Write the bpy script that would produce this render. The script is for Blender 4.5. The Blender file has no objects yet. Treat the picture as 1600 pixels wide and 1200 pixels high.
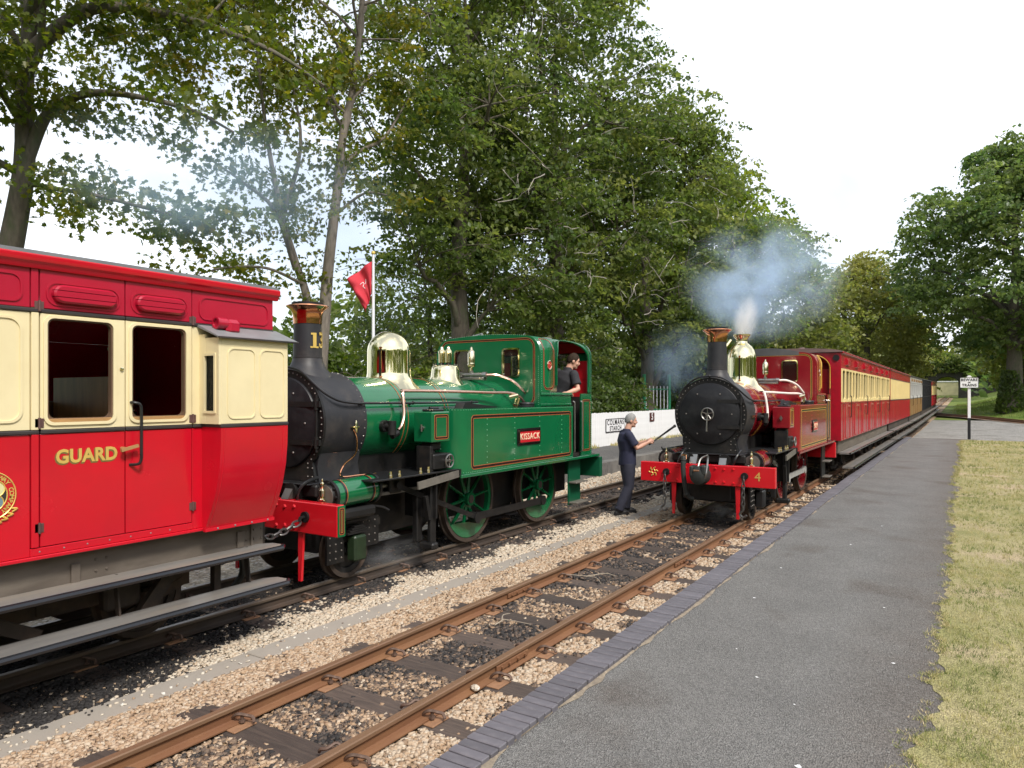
import bpy, math, random
import numpy as np
from mathutils import Vector, Matrix
PI = math.pi
scene = bpy.context.scene
col = scene.collection
random.seed(7)

# ------------------------------------------------------------------ camera, sky, sun, exposure
cam_d = bpy.data.cameras.new("camera")
cam = bpy.data.objects.new("camera", cam_d)
col.objects.link(cam)
cam_d.sensor_width = 36.0
cam_d.lens = 36.0 * 1110 / 1600
cam_d.shift_y = 18.0 / 1600
cam_d.clip_start = 0.05
cam_d.clip_end = 4000
cam.location = (0, 0, 1.95)
cam.rotation_euler = (math.radians(90), 0, math.atan(710 / 1110))
scene.camera = cam

SUN_EL, SUN_AZ = math.radians(49), math.radians(118)      # azimuth clockwise from +Y
world = bpy.data.worlds.new("World")
scene.world = world
world.use_nodes = True
wn, wl = world.node_tree.nodes, world.node_tree.links
wn.clear()
w_out = wn.new("ShaderNodeOutputWorld")
w_bg = wn.new("ShaderNodeBackground")
w_sky = wn.new("ShaderNodeTexSky")
w_sky.sky_type = 'NISHITA'
w_sky.sun_disc = False
w_sky.sun_elevation = SUN_EL
w_sky.sun_rotation = SUN_AZ
w_sky.air_density = 1.0
w_sky.dust_density = 2.5
w_tc = wn.new("ShaderNodeTexCoord")
w_noise = wn.new("ShaderNodeTexNoise")
w_noise.inputs["Scale"].default_value = 1.6
w_noise.inputs["Detail"].default_value = 5
w_noise.inputs["Roughness"].default_value = 0.55
w_ramp = wn.new("ShaderNodeValToRGB")
w_ramp.color_ramp.elements[0].position = 0.42
w_ramp.color_ramp.elements[0].color = (0.30, 0.30, 0.30, 1)
w_ramp.color_ramp.elements[1].position = 0.66
w_ramp.color_ramp.elements[1].color = (0.97, 0.97, 0.97, 1)
w_mix = wn.new("ShaderNodeMixRGB")
w_mix.inputs[2].default_value = (10.2, 10.5, 11.0, 1)     # thin bright cloud veil
wl.new(w_tc.outputs["Generated"], w_noise.inputs["Vector"])
wl.new(w_noise.outputs["Fac"], w_ramp.inputs["Fac"])
wl.new(w_ramp.outputs["Color"], w_mix.inputs[0])
wl.new(w_sky.outputs["Color"], w_mix.inputs[1])
wl.new(w_mix.outputs["Color"], w_bg.inputs["Color"])
w_bg.inputs["Strength"].default_value = 0.112
wl.new(w_bg.outputs["Background"], w_out.inputs["Surface"])

sun_d = bpy.data.lights.new("sun", 'SUN')
sun_d.energy = 2.7
sun_d.angle = math.radians(11)
sun_d.color = (1.0, 0.955, 0.88)
sun = bpy.data.objects.new("sun", sun_d)
col.objects.link(sun)
sd = Vector((math.sin(SUN_AZ) * math.cos(SUN_EL), math.cos(SUN_AZ) * math.cos(SUN_EL), math.sin(SUN_EL)))
sun.rotation_euler = (-sd).to_track_quat('-Z', 'Y').to_euler()
sun.location = (20, -10, 40)

scene.view_settings.view_transform = 'Standard'
scene.view_settings.look = 'None'
scene.view_settings.exposure = 0.58
scene.view_settings.gamma = 1.0
scene.view_settings.use_curve_mapping = False
scene.render.engine = 'CYCLES'
scene.cycles.use_denoising = True
scene.cycles.max_bounces = 9
scene.cycles.diffuse_bounces = 4
scene.cycles.glossy_bounces = 3
scene.cycles.transmission_bounces = 6
scene.cycles.transparent_max_bounces = 12
scene.cycles.volume_bounces = 4
scene.cycles.volume_step_rate = 1.0
scene.cycles.caustics_reflective = False
scene.cycles.caustics_refractive = False

# ------------------------------------------------------------------ materials
MATS = {}
def nodes_of(m):
    m.use_nodes = True
    return m.node_tree.nodes, m.node_tree.links

def rgba(c): return (c[0], c[1], c[2], 1.0)

def pm(name, base, rough=0.5, metal=0.0, var=0.12, scale=6.0, bump=0.0, bscale=60.0, coat=0.0, second=None, amount=0.5,
       sscale=3.0, soft=0.12, coords="Object", detail=4.0, rvar=0.0, stretch=None, emit=None, spec=0.5, indep=0.0):
    """Principled material: base colour broken by noise, an optional second colour in patches (wear, dirt), fine relief."""
    m = bpy.data.materials.new(name)
    n, l = nodes_of(m)
    b = n["Principled BSDF"]
    tc = n.new("ShaderNodeTexCoord")
    vec = tc.outputs[coords]
    if coords == "World":
        pass
    if stretch:
        mp = n.new("ShaderNodeMapping"); mp.inputs["Scale"].default_value = stretch
        l.new(vec, mp.inputs["Vector"]); vec = mp.outputs["Vector"]
    no = n.new("ShaderNodeTexNoise"); no.inputs["Scale"].default_value = scale; no.inputs["Detail"].default_value = detail
    l.new(vec, no.inputs["Vector"])
    mr = n.new("ShaderNodeMapRange")
    mr.inputs["From Min"].default_value = 0.25; mr.inputs["From Max"].default_value = 0.75
    mr.inputs["To Min"].default_value = 1 - var; mr.inputs["To Max"].default_value = 1 + var
    l.new(no.outputs["Fac"], mr.inputs["Value"])
    hsv = n.new("ShaderNodeHueSaturation"); hsv.inputs["Color"].default_value = rgba(base)
    l.new(mr.outputs["Result"], hsv.inputs["Value"])
    out = hsv.outputs["Color"]
    if second is not None:
        n2 = n.new("ShaderNodeTexNoise"); n2.inputs["Scale"].default_value = sscale; n2.inputs["Detail"].default_value = 6
        n2.inputs["Roughness"].default_value = 0.65
        l.new(vec, n2.inputs["Vector"])
        r2 = n.new("ShaderNodeMapRange")
        r2.inputs["From Min"].default_value = 1 - amount - soft + 0.0; r2.inputs["From Max"].default_value = 1 - amount + soft
        l.new(n2.outputs["Fac"], r2.inputs["Value"])
        mx = n.new("ShaderNodeMixRGB"); mx.inputs[2].default_value = rgba(second)
        l.new(r2.outputs["Result"], mx.inputs[0]); l.new(out, mx.inputs[1]); out = mx.outputs["Color"]
    if indep > 0:
        oi = n.new("ShaderNodeObjectInfo")
        r3 = n.new("ShaderNodeMapRange"); r3.inputs["To Min"].default_value = 1 - indep; r3.inputs["To Max"].default_value = 1 + indep
        l.new(oi.outputs["Random"], r3.inputs["Value"])
        h3 = n.new("ShaderNodeHueSaturation"); l.new(out, h3.inputs["Color"]); l.new(r3.outputs["Result"], h3.inputs["Value"])
        out = h3.outputs["Color"]
    l.new(out, b.inputs["Base Color"])
    b.inputs["Metallic"].default_value = metal
    b.inputs["Roughness"].default_value = rough
    b.inputs["Specular IOR Level"].default_value = spec
    if rvar > 0:
        rr = n.new("ShaderNodeMapRange"); rr.inputs["From Min"].default_value = 0.3; rr.inputs["From Max"].default_value = 0.7
        rr.inputs["To Min"].default_value = max(0.02, rough - rvar); rr.inputs["To Max"].default_value = rough + rvar
        l.new(no.outputs["Fac"], rr.inputs["Value"]); l.new(rr.outputs["Result"], b.inputs["Roughness"])
    if coat: 
        b.inputs["Coat Weight"].default_value = coat; b.inputs["Coat Roughness"].default_value = 0.06
    if bump:
        nb = n.new("ShaderNodeTexNoise"); nb.inputs["Scale"].default_value = bscale; nb.inputs["Detail"].default_value = 3
        l.new(vec, nb.inputs["Vector"])
        bp = n.new("ShaderNodeBump"); bp.inputs["Strength"].default_value = bump; bp.inputs["Distance"].default_value = 0.01
        l.new(nb.outputs["Fac"], bp.inputs["Height"]); l.new(bp.outputs["Normal"], b.inputs["Normal"])
    if emit:
        b.inputs["Emission Color"].default_value = rgba(emit[:3]); b.inputs["Emission Strength"].default_value = emit[3]
    MATS[name] = m
    return m

def leaf_mat(name, dark, mid, light, trans=0.52):
    m = bpy.data.materials.new(name)
    n, l = nodes_of(m)
    b = n["Principled BSDF"]; out = n["Material Output"]
    at = n.new("ShaderNodeAttribute"); at.attribute_name = "tint"
    cr = n.new("ShaderNodeValToRGB"); e = cr.color_ramp.elements
    e[0].position = 0.0; e[0].color = rgba(dark); e[1].position = 1.0; e[1].color = rgba(light)
    k = cr.color_ramp.elements.new(0.5); k.color = rgba(mid)
    l.new(at.outputs["Fac"], cr.inputs["Fac"])
    l.new(cr.outputs["Color"], b.inputs["Base Color"])
    b.inputs["Roughness"].default_value = 0.42
    b.inputs["Specular IOR Level"].default_value = 0.45
    tr = n.new("ShaderNodeBsdfTranslucent")
    h = n.new("ShaderNodeHueSaturation"); h.inputs["Saturation"].default_value = 1.15; h.inputs["Value"].default_value = 1.9
    l.new(cr.outputs["Color"], h.inputs["Color"]); l.new(h.outputs["Color"], tr.inputs["Color"])
    ms = n.new("ShaderNodeMixShader"); ms.inputs[0].default_value = trans
    l.new(b.outputs[0], ms.inputs[1]); l.new(tr.outputs[0], ms.inputs[2]); l.new(ms.outputs[0], out.inputs["Surface"])
    MATS[name] = m
    return m

def tint_mat(name, stops, rough=0.8, bump=0.0):
    """Colour picked along a ramp by the per-face 'tint' attribute (stones, grass blades)."""
    m = bpy.data.materials.new(name)
    n, l = nodes_of(m); b = n["Principled BSDF"]
    at = n.new("ShaderNodeAttribute"); at.attribute_name = "tint"
    cr = n.new("ShaderNodeValToRGB"); e = cr.color_ramp.elements
    e[0].position = stops[0][0]; e[0].color = rgba(stops[0][1]); e[1].position = stops[-1][0]; e[1].color = rgba(stops[-1][1])
    for p, c in stops[1:-1]:
        k = cr.color_ramp.elements.new(p); k.color = rgba(c)
    cr.color_ramp.interpolation = 'LINEAR'
    l.new(at.outputs["Fac"], cr.inputs["Fac"]); l.new(cr.outputs["Color"], b.inputs["Base Color"])
    b.inputs["Roughness"].default_value = rough
    b.inputs["Specular IOR Level"].default_value = 0.3
    MATS[name] = m
    return m

def ground_mat(name, colors, scale, scale2, rough=0.9, bump=0.3, bscale=90.0, speck=None, patch=None, cell=0.45, verge=None):
    """Ground cover in world units: two colours at a coarse scale, stone-sized cells on top, patches of a third colour."""
    m = bpy.data.materials.new(name)
    n, l = nodes_of(m); b = n["Principled BSDF"]
    geo = n.new("ShaderNodeNewGeometry"); vec = geo.outputs["Position"]
    n1 = n.new("ShaderNodeTexNoise"); n1.inputs["Scale"].default_value = scale; n1.inputs["Detail"].default_value = 6; n1.inputs["Roughness"].default_value = 0.6
    l.new(vec, n1.inputs["Vector"])
    c1 = n.new("ShaderNodeValToRGB"); e = c1.color_ramp.elements
    e[0].position = 0.36; e[0].color = rgba(colors[0]); e[1].position = 0.64; e[1].color = rgba(colors[1])
    l.new(n1.outputs["Fac"], c1.inputs["Fac"]); out = c1.outputs["Color"]
    if patch:
        n3 = n.new("ShaderNodeTexNoise"); n3.inputs["Scale"].default_value = patch[1]; n3.inputs["Detail"].default_value = 5
        l.new(vec, n3.inputs["Vector"])
        r3 = n.new("ShaderNodeMapRange"); r3.inputs["From Min"].default_value = patch[2]; r3.inputs["From Max"].default_value = patch[2] + 0.12
        l.new(n3.outputs["Fac"], r3.inputs["Value"])
        m3 = n.new("ShaderNodeMixRGB"); m3.inputs[2].default_value = rgba(patch[0])
        l.new(r3.outputs["Result"], m3.inputs[0]); l.new(out, m3.inputs[1]); out = m3.outputs["Color"]
    if verge:                                   # dirt trodden in beside the lawn
        sx_ = n.new("ShaderNodeSeparateXYZ"); l.new(vec, sx_.inputs[0])
        rv = n.new("ShaderNodeMapRange"); rv.inputs["From Min"].default_value = verge[0]; rv.inputs["From Max"].default_value = verge[1]
        l.new(sx_.outputs["X"], rv.inputs["Value"])
        nv = n.new("ShaderNodeTexNoise"); nv.inputs["Scale"].default_value = 2.2; nv.inputs["Detail"].default_value = 6; l.new(vec, nv.inputs["Vector"])
        mv = n.new("ShaderNodeMath"); mv.operation = 'MULTIPLY'; l.new(rv.outputs["Result"], mv.inputs[0]); l.new(nv.outputs["Fac"], mv.inputs[1])
        m4 = n.new("ShaderNodeMixRGB"); m4.inputs[2].default_value = rgba(verge[2]); l.new(mv.outputs[0], m4.inputs[0]); l.new(out, m4.inputs[1]); out = m4.outputs["Color"]
    vo = n.new("ShaderNodeTexVoronoi"); vo.inputs["Scale"].default_value = scale2
    l.new(vec, vo.inputs["Vector"])
    sep = n.new("ShaderNodeSeparateColor"); l.new(vo.outputs["Color"], sep.inputs["Color"])
    mr = n.new("ShaderNodeMapRange"); mr.inputs["To Min"].default_value = 1 - cell; mr.inputs["To Max"].default_value = 1 + cell
    l.new(sep.outputs["Red"], mr.inputs["Value"])
    hs = n.new("ShaderNodeHueSaturation"); l.new(out, hs.inputs["Color"]); l.new(mr.outputs["Result"], hs.inputs["Value"])
    out = hs.outputs["Color"]
    if speck:
        v2 = n.new("ShaderNodeTexVoronoi"); v2.inputs["Scale"].default_value = speck[1]
        l.new(vec, v2.inputs["Vector"])
        s2 = n.new("ShaderNodeSeparateColor"); l.new(v2.outputs["Color"], s2.inputs["Color"])
        g2 = n.new("ShaderNodeMath"); g2.operation = 'GREATER_THAN'; g2.inputs[1].default_value = speck[2]
        l.new(s2.outputs["Green"], g2.inputs[0])
        m2 = n.new("ShaderNodeMixRGB"); m2.inputs[2].default_value = rgba(speck[0])
        l.new(g2.outputs[0], m2.inputs[0]); l.new(out, m2.inputs[1]); out = m2.outputs["Color"]
    l.new(out, b.inputs["Base Color"])
    b.inputs["Roughness"].default_value = rough
    b.inputs["Specular IOR Level"].default_value = 0.25
    vb = n.new("ShaderNodeTexVoronoi"); vb.inputs["Scale"].default_value = bscale
    l.new(vec, vb.inputs["Vector"])
    bp = n.new("ShaderNodeBump"); bp.inputs["Strength"].default_value = bump; bp.inputs["Distance"].default_value = 0.02
    l.new(vb.outputs["Distance"], bp.inputs["Height"]); l.new(bp.outputs["Normal"], b.inputs["Normal"])
    MATS[name] = m
    return m

def smoke_mat(name, color, density, nscale, aniso=0.2, lo=0.42, hi=0.75, absorb=None, power=1.0):
    m = bpy.data.materials.new(name)
    n, l = nodes_of(m); n.remove(n["Principled BSDF"]); out = n["Material Output"]
    pv = n.new("ShaderNodeVolumePrincipled")
    pv.inputs["Color"].default_value = rgba(color); pv.inputs["Anisotropy"].default_value = aniso
    if absorb: pv.inputs["Absorption Color"].default_value = rgba(absorb)
    tc = n.new("ShaderNodeTexCoord")
    no = n.new("ShaderNodeTexNoise"); no.inputs["Scale"].default_value = nscale; no.inputs["Detail"].default_value = 4; no.inputs["Distortion"].default_value = 0.6
    l.new(tc.outputs["Object"], no.inputs["Vector"])
    mr = n.new("ShaderNodeMapRange"); mr.inputs["From Min"].default_value = lo; mr.inputs["From Max"].default_value = hi
    l.new(no.outputs["Fac"], mr.inputs["Value"])
    # fades out towards the skin of the unit-sphere-shaped domain
    ln = n.new("ShaderNodeVectorMath"); ln.operation = 'LENGTH'; l.new(tc.outputs["Object"], ln.inputs[0])
    fr = n.new("ShaderNodeMapRange"); fr.interpolation_type = 'SMOOTHSTEP'
    fr.inputs["From Min"].default_value = 0.15; fr.inputs["From Max"].default_value = 0.98
    fr.inputs["To Min"].default_value = 1.0; fr.inputs["To Max"].default_value = 0.0
    l.new(ln.outputs["Value"], fr.inputs["Value"])
    mu = n.new("ShaderNodeMath"); mu.operation = 'MULTIPLY'; l.new(mr.outputs["Result"], mu.inputs[0]); l.new(fr.outputs["Result"], mu.inputs[1])
    m2 = n.new("ShaderNodeMath"); m2.operation = 'MULTIPLY'; m2.inputs[1].default_value = density
    l.new(mu.outputs[0], m2.inputs[0]); l.new(m2.outputs[0], pv.inputs["Density"])
    l.new(pv.outputs[0], out.inputs["Volume"])
    MATS[name] = m
    return m

# paints
pm("carriage_red", (0.53, 0.005, 0.018), bump=0.10, bscale=3.5, rough=0.22, var=0.06, scale=3, coat=0.25, rvar=0.06, second=(0.45, 0.008, 0.02), amount=0.42, sscale=2.2, soft=0.2)
pm("carriage_cream", (0.72, 0.625, 0.385), bump=0.10, bscale=3.5, rough=0.32, var=0.04, scale=4, coat=0.15, second=(0.66, 0.56, 0.33), amount=0.36, sscale=3.0, soft=0.2)
pm("crimson_frieze", (0.38, 0.008, 0.03), bump=0.10, bscale=3.5, rough=0.25, var=0.06, scale=4, coat=0.25)
pm("far_red", (0.42, 0.010, 0.024), rough=0.25, var=0.10, scale=3, coat=0.2, second=(0.26, 0.012, 0.02), amount=0.45)
pm("far_cream", (0.72, 0.57, 0.27), rough=0.35, var=0.06, scale=3)
pm("loco_green", (0.004, 0.118, 0.040), bump=0.06, bscale=5, rough=0.16, var=0.05, scale=3, coat=0.5, rvar=0.05, second=(0.005, 0.098, 0.036), amount=0.42, sscale=4, soft=0.25)
pm("loco_red", (0.20, 0.006, 0.014), bump=0.06, bscale=5, rough=0.16, var=0.08, scale=3, coat=0.5, rvar=0.06, second=(0.235, 0.010, 0.014), amount=0.42, sscale=5, soft=0.25)
pm("beam_red", (0.55, 0.008, 0.016), rough=0.25, var=0.05, scale=5, coat=0.2)
pm("cab_red", (0.42, 0.008, 0.014), rough=0.4, var=0.05)
pm("dark_green_edge", (0.006, 0.075, 0.035), rough=0.3, var=0.1)
pm("lining_black", (0.012, 0.010, 0.010), rough=0.25, var=0.1)
pm("lining_orange", (0.42, 0.10, 0.03), rough=0.3, var=0.05)
pm("lining_yellow", (0.62, 0.36, 0.06), rough=0.3, var=0.05)
pm("smokebox_grey", (0.022, 0.022, 0.025), spec=0.35, rough=0.48, var=0.15, scale=5, bump=0.05, bscale=30, second=(0.045, 0.04, 0.038), amount=0.40, sscale=4)
pm("door_black", (0.011, 0.011, 0.013), spec=0.3, rough=0.42, var=0.1, scale=5, second=(0.028, 0.028, 0.03), amount=0.42, sscale=4)
pm("black_paint", (0.012, 0.012, 0.013), rough=0.38, var=0.2, scale=8)
pm("frame_black", (0.010, 0.0095, 0.0095), spec=0.35, rough=0.5, var=0.3, scale=9, second=(0.028, 0.023, 0.019), amount=0.36, sscale=6)
pm("oily_steel", (0.30, 0.29, 0.27), rough=0.35, metal=0.9, var=0.2, scale=10)
pm("bright_rod", (0.62, 0.61, 0.58), rough=0.4, metal=0.5, var=0.1)
pm("grey_bar", (0.13, 0.118, 0.10), rough=0.5, var=0.2, scale=12)
pm("brass", (0.90, 0.79, 0.50), rough=0.045, metal=1.0, var=0.03, scale=4)
pm("pale_brass", (0.83, 0.72, 0.50), rough=0.12, metal=1.0, var=0.04, scale=4)
pm("copper", (0.78, 0.36, 0.20), rough=0.14, metal=1.0, var=0.12, scale=9, rvar=0.05)
pm("copper_pipe", (0.72, 0.46, 0.36), rough=0.22, metal=1.0, var=0.1, scale=12)
pm("white_lagging", (0.74, 0.68, 0.62), rough=0.6, var=0.1, scale=12)
pm("rivet_green", (0.12, 0.33, 0.19), rough=0.25, var=0.05)
pm("rivet_pale", (0.24, 0.22, 0.20), rough=0.3, metal=0.4, var=0.05)
pm("rivet_red", (0.42, 0.10, 0.09), rough=0.25, var=0.05)
pm("rubber", (0.016, 0.018, 0.016), rough=0.65, var=0.2, scale=10)
pm("chain_steel", (0.12, 0.115, 0.11), rough=0.4, metal=0.7, var=0.2, scale=20)
pm("gold_leaf", (0.72, 0.50, 0.13), rough=0.35, metal=0.35, var=0.06)
pm("gold_shade", (0.16, 0.12, 0.03), rough=0.5, var=0.06)
pm("plate_red", (0.48, 0.012, 0.02), rough=0.3, var=0.05)
pm("white_paint", (0.78, 0.78, 0.78), rough=0.45, var=0.04)
pm("lead_roof", (0.19, 0.195, 0.20), rough=0.5, var=0.12, scale=8, bump=0.05)
pm("dark_roof", (0.09, 0.09, 0.09), rough=0.7, var=0.2, scale=5)
pm("far_roof", (0.16, 0.10, 0.09), rough=0.7, var=0.2, scale=5)
pm("solebar_brown", (0.105, 0.085, 0.068), rough=0.6, var=0.2, scale=7, second=(0.16, 0.135, 0.11), amount=0.42, sscale=3, stretch=(1, 0.5, 2))
pm("bogie_brown", (0.030, 0.022, 0.017), rough=0.75, var=0.3, scale=8, second=(0.09, 0.06, 0.042), amount=0.42)
pm("footboard_black", (0.18, 0.17, 0.16), rough=0.34, var=0.25, scale=14, second=(0.24, 0.20, 0.16), amount=0.42, sscale=5, stretch=(1, 0.12, 1), bump=0.1, bscale=50)
pm("board_edge", (0.018, 0.019, 0.022), rough=0.15, var=0.2, scale=10, stretch=(1, 0.2, 1))
pm("dark_interior", (0.10, 0.055, 0.030), rough=0.7, var=0.3, scale=4)
pm("brown_wood", (0.42, 0.21, 0.075), rough=0.4, var=0.25, scale=5, stretch=(3, 3, 0.6))
pm("sill_wood", (0.36, 0.20, 0.08), rough=0.45, var=0.2, scale=8, stretch=(4, 0.6, 4))
pm("hinge_dark", (0.10, 0.05, 0.045), rough=0.5, var=0.2, scale=20)
pm("moulding_dark", (0.035, 0.03, 0.03), rough=0.4, var=0.2)
pm("grey_pillar", (0.44, 0.43, 0.40), rough=0.4, var=0.06)
pm("teak", (0.24, 0.13, 0.045), rough=0.4, var=0.2, scale=4)
pm("dark_van", (0.03, 0.032, 0.04), rough=0.5, var=0.2)
pm("window_glass", (0.02, 0.025, 0.027), rough=0.06, var=0.1, spec=0.6)
pm("cab_dark", (0.02, 0.016, 0.014), rough=0.6, var=0.3)
# people
pm("skin", (0.56, 0.31, 0.22), rough=0.5, var=0.08, scale=30)
pm("navy_shirt", (0.017, 0.019, 0.045), rough=0.85, var=0.15, scale=30, bump=0.15, bscale=12)
pm("navy_trousers", (0.020, 0.021, 0.036), rough=0.85, var=0.2, scale=20, bump=0.2, bscale=9)
pm("black_shirt", (0.020, 0.020, 0.024), rough=0.85, var=0.2, scale=20, bump=0.2, bscale=10)
pm("boot_black", (0.013, 0.012, 0.012), rough=0.5, var=0.2)
pm("grey_hair", (0.24, 0.235, 0.225), rough=0.7, var=0.35, scale=60, bump=0.4, bscale=80)
pm("brown_hair", (0.028, 0.018, 0.011), spec=0.2, rough=0.8, var=0.4, scale=50, bump=0.4, bscale=80)
pm("white_cloth", (0.72, 0.72, 0.74), rough=0.8, var=0.08)
# ground things
pm("rail_rust", (0.185, 0.088, 0.038), rough=0.75, var=0.18, scale=9, bump=0.12, bscale=70, second=(0.16, 0.068, 0.03), amount=0.48, sscale=4, stretch=(1, 0.3, 1), coords="Object")
pm("rail_head", (0.20, 0.118, 0.068), rough=0.45, metal=0.25, var=0.15, scale=12, stretch=(4, 0.15, 1), second=(0.20, 0.11, 0.065), amount=0.45)
pm("rail_dark", (0.040, 0.028, 0.021), rough=0.7, var=0.25, scale=9, second=(0.075, 0.047, 0.03), amount=0.42, stretch=(1, 0.3, 1))
pm("rail_head_dull", (0.13, 0.10, 0.075), rough=0.4, metal=0.4, var=0.15, scale=12, stretch=(4, 0.15, 1))
pm("sleeper_wood", (0.058, 0.042, 0.034), rough=0.8, var=0.3, scale=7, stretch=(0.6, 7, 3), bump=0.4, bscale=25, second=(0.10, 0.072, 0.055), amount=0.42, sscale=5, indep=0.3)
pm("letter_pale", (0.80, 0.62, 0.42), rough=0.4, var=0.05)
pm("clip_steel", (0.12, 0.075, 0.055), rough=0.6, metal=0.3, var=0.25, scale=30)
pm("plate_rust", (0.24, 0.125, 0.065), rough=0.8, var=0.25, scale=15)
pm("edge_brick", (0.112, 0.105, 0.118), rough=0.62, var=0.12, scale=10, bump=0.12, bscale=90, second=(0.15, 0.14, 0.15), amount=0.36, sscale=9, indep=0.16)
pm("joint_mortar", (0.06, 0.055, 0.05), rough=0.9, var=0.2, scale=20)
pm("concrete", (0.30, 0.265, 0.225), rough=0.9, var=0.12, scale=6, bump=0.25, bscale=120, second=(0.27, 0.235, 0.195), amount=0.46, sscale=3.0, soft=0.2)
pm("twig_bark", (0.30, 0.25, 0.19), rough=0.9, var=0.2)
pm("fence_white", (0.74, 0.74, 0.73), rough=0.6, var=0.08, scale=5, second=(0.5, 0.5, 0.46), amount=0.30, sscale=4)
pm("gate_green", (0.02, 0.22, 0.10), rough=0.45, var=0.1)
pm("sign_white", (0.80, 0.80, 0.80), rough=0.35, var=0.03)
pm("sign_black", (0.012, 0.012, 0.014), rough=0.4, var=0.05)
pm("sign_brown", (0.09, 0.035, 0.03), rough=0.4, var=0.1)
pm("flag_red", (0.50, 0.028, 0.045), rough=0.8, var=0.08)
pm("pole_white", (0.72, 0.72, 0.76), rough=0.4, var=0.05)
pm("bark", (0.115, 0.095, 0.075), rough=0.95, var=0.3, scale=5, bump=0.6, bscale=22, stretch=(3, 3, 0.8), second=(0.075, 0.085, 0.045), amount=0.42, sscale=2)
pm("bark_pale", (0.165, 0.14, 0.115), rough=0.95, var=0.3, scale=5, bump=0.5, bscale=22, stretch=(3, 3, 0.8))
pm("shaded_bridge_stone", (0.045, 0.042, 0.037), rough=0.95, var=0.35, scale=2.5, bump=0.5, bscale=6)  # stone colour darkened to carry the shade of the trees
pm("pale_stone", (0.62, 0.55, 0.36), rough=0.9, var=0.15, scale=1.2)
leaf_mat("sycamore_leaf", (0.044, 0.076, 0.016), (0.105, 0.128, 0.022), (0.245, 0.195, 0.038))
leaf_mat("dark_leaf", (0.048, 0.082, 0.026), (0.100, 0.140, 0.036), (0.205, 0.225, 0.064))
leaf_mat("bright_leaf", (0.058, 0.105, 0.018), (0.125, 0.178, 0.030), (0.225, 0.240, 0.048))
leaf_mat("olive_leaf", (0.080, 0.110, 0.026), (0.155, 0.178, 0.046), (0.26, 0.255, 0.08))
leaf_mat("blue_green_leaf", (0.040, 0.080, 0.030), (0.080, 0.130, 0.042), (0.155, 0.195, 0.060))
tint_mat("ballast_stone", [(0.0, (0.014, 0.013, 0.014)), (0.18, (0.042, 0.038, 0.036)), (0.32, (0.13, 0.095, 0.073)), (0.46, (0.35, 0.235, 0.145)), (0.60, (0.44, 0.345, 0.25)),
                           (0.76, (0.50, 0.435, 0.345)), (0.9, (0.52, 0.475, 0.40)), (1.0, (0.58, 0.55, 0.49))], rough=0.85)
tint_mat("grass_blade", [(0.0, (0.055, 0.095, 0.022)), (0.35, (0.20, 0.24, 0.062)), (0.6, (0.36, 0.335, 0.125)), (0.85, (0.50, 0.425, 0.21)), (1.0, (0.62, 0.50, 0.29))], rough=0.8)
tint_mat("bank_grass_blade", [(0.0, (0.08, 0.15, 0.022)), (0.5, (0.18, 0.26, 0.045)), (1.0, (0.34, 0.33, 0.10))], rough=0.8)
ground_mat("ballast_yellow", ((0.24, 0.155, 0.09), (0.40, 0.285, 0.175)), 2.5, 38, bump=0.9, bscale=34, speck=((0.6, 0.56, 0.5), 38, 0.9))
ground_mat("ballast_pale", ((0.36, 0.30, 0.23), (0.50, 0.44, 0.36)), 2.5, 34, bump=0.9, bscale=30, speck=((0.66, 0.63, 0.58), 34, 0.88))
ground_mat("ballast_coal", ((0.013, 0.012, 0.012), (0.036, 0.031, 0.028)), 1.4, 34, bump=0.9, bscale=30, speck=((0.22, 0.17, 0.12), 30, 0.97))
ground_mat("ballast_mixed", ((0.055, 0.05, 0.047), (0.26, 0.165, 0.10)), 1.1, 36, bump=0.9, bscale=32, speck=((0.5, 0.42, 0.32), 33, 0.93))
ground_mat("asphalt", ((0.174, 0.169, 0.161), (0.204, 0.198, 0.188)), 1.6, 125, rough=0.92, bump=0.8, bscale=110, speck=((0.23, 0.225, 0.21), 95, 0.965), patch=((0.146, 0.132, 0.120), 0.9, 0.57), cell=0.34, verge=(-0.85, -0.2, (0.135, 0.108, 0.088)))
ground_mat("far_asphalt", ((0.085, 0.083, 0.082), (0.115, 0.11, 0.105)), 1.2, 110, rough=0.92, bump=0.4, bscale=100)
ground_mat("path_gravel", ((0.175, 0.167, 0.155), (0.25, 0.238, 0.22)), 1.2, 45, bump=0.5, bscale=45, speck=((0.42, 0.41, 0.38), 40, 0.9), patch=((0.15, 0.14, 0.125), 0.5, 0.55))
ground_mat("lawn_soil", ((0.26, 0.25, 0.10), (0.40, 0.345, 0.18)), 1.3, 160, bump=0.7, bscale=120, patch=((0.46, 0.36, 0.235), 0.8, 0.56))
ground_mat("bank_soil", ((0.085, 0.14, 0.025), (0.18, 0.205, 0.05)), 0.35, 14, bump=0.8, bscale=12)
# ------------------------------------------------------------------ mesh helpers
def V(*a): return Vector(a)

def rrect(a0, a1, b0, b1, r, n=4):
    """Rounded rectangle outline, counter-clockwise, 4*(n+1) points."""
    out = []
    for (ca, cb, s) in ((a1 - r, b1 - r, 0), (a0 + r, b1 - r, 1), (a0 + r, b0 + r, 2), (a1 - r, b0 + r, 3)):
        for k in range(n + 1):
            t = (s + k / n) * PI / 2
            out.append((ca + r * math.cos(t), cb + r * math.sin(t)))
    return out

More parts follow.
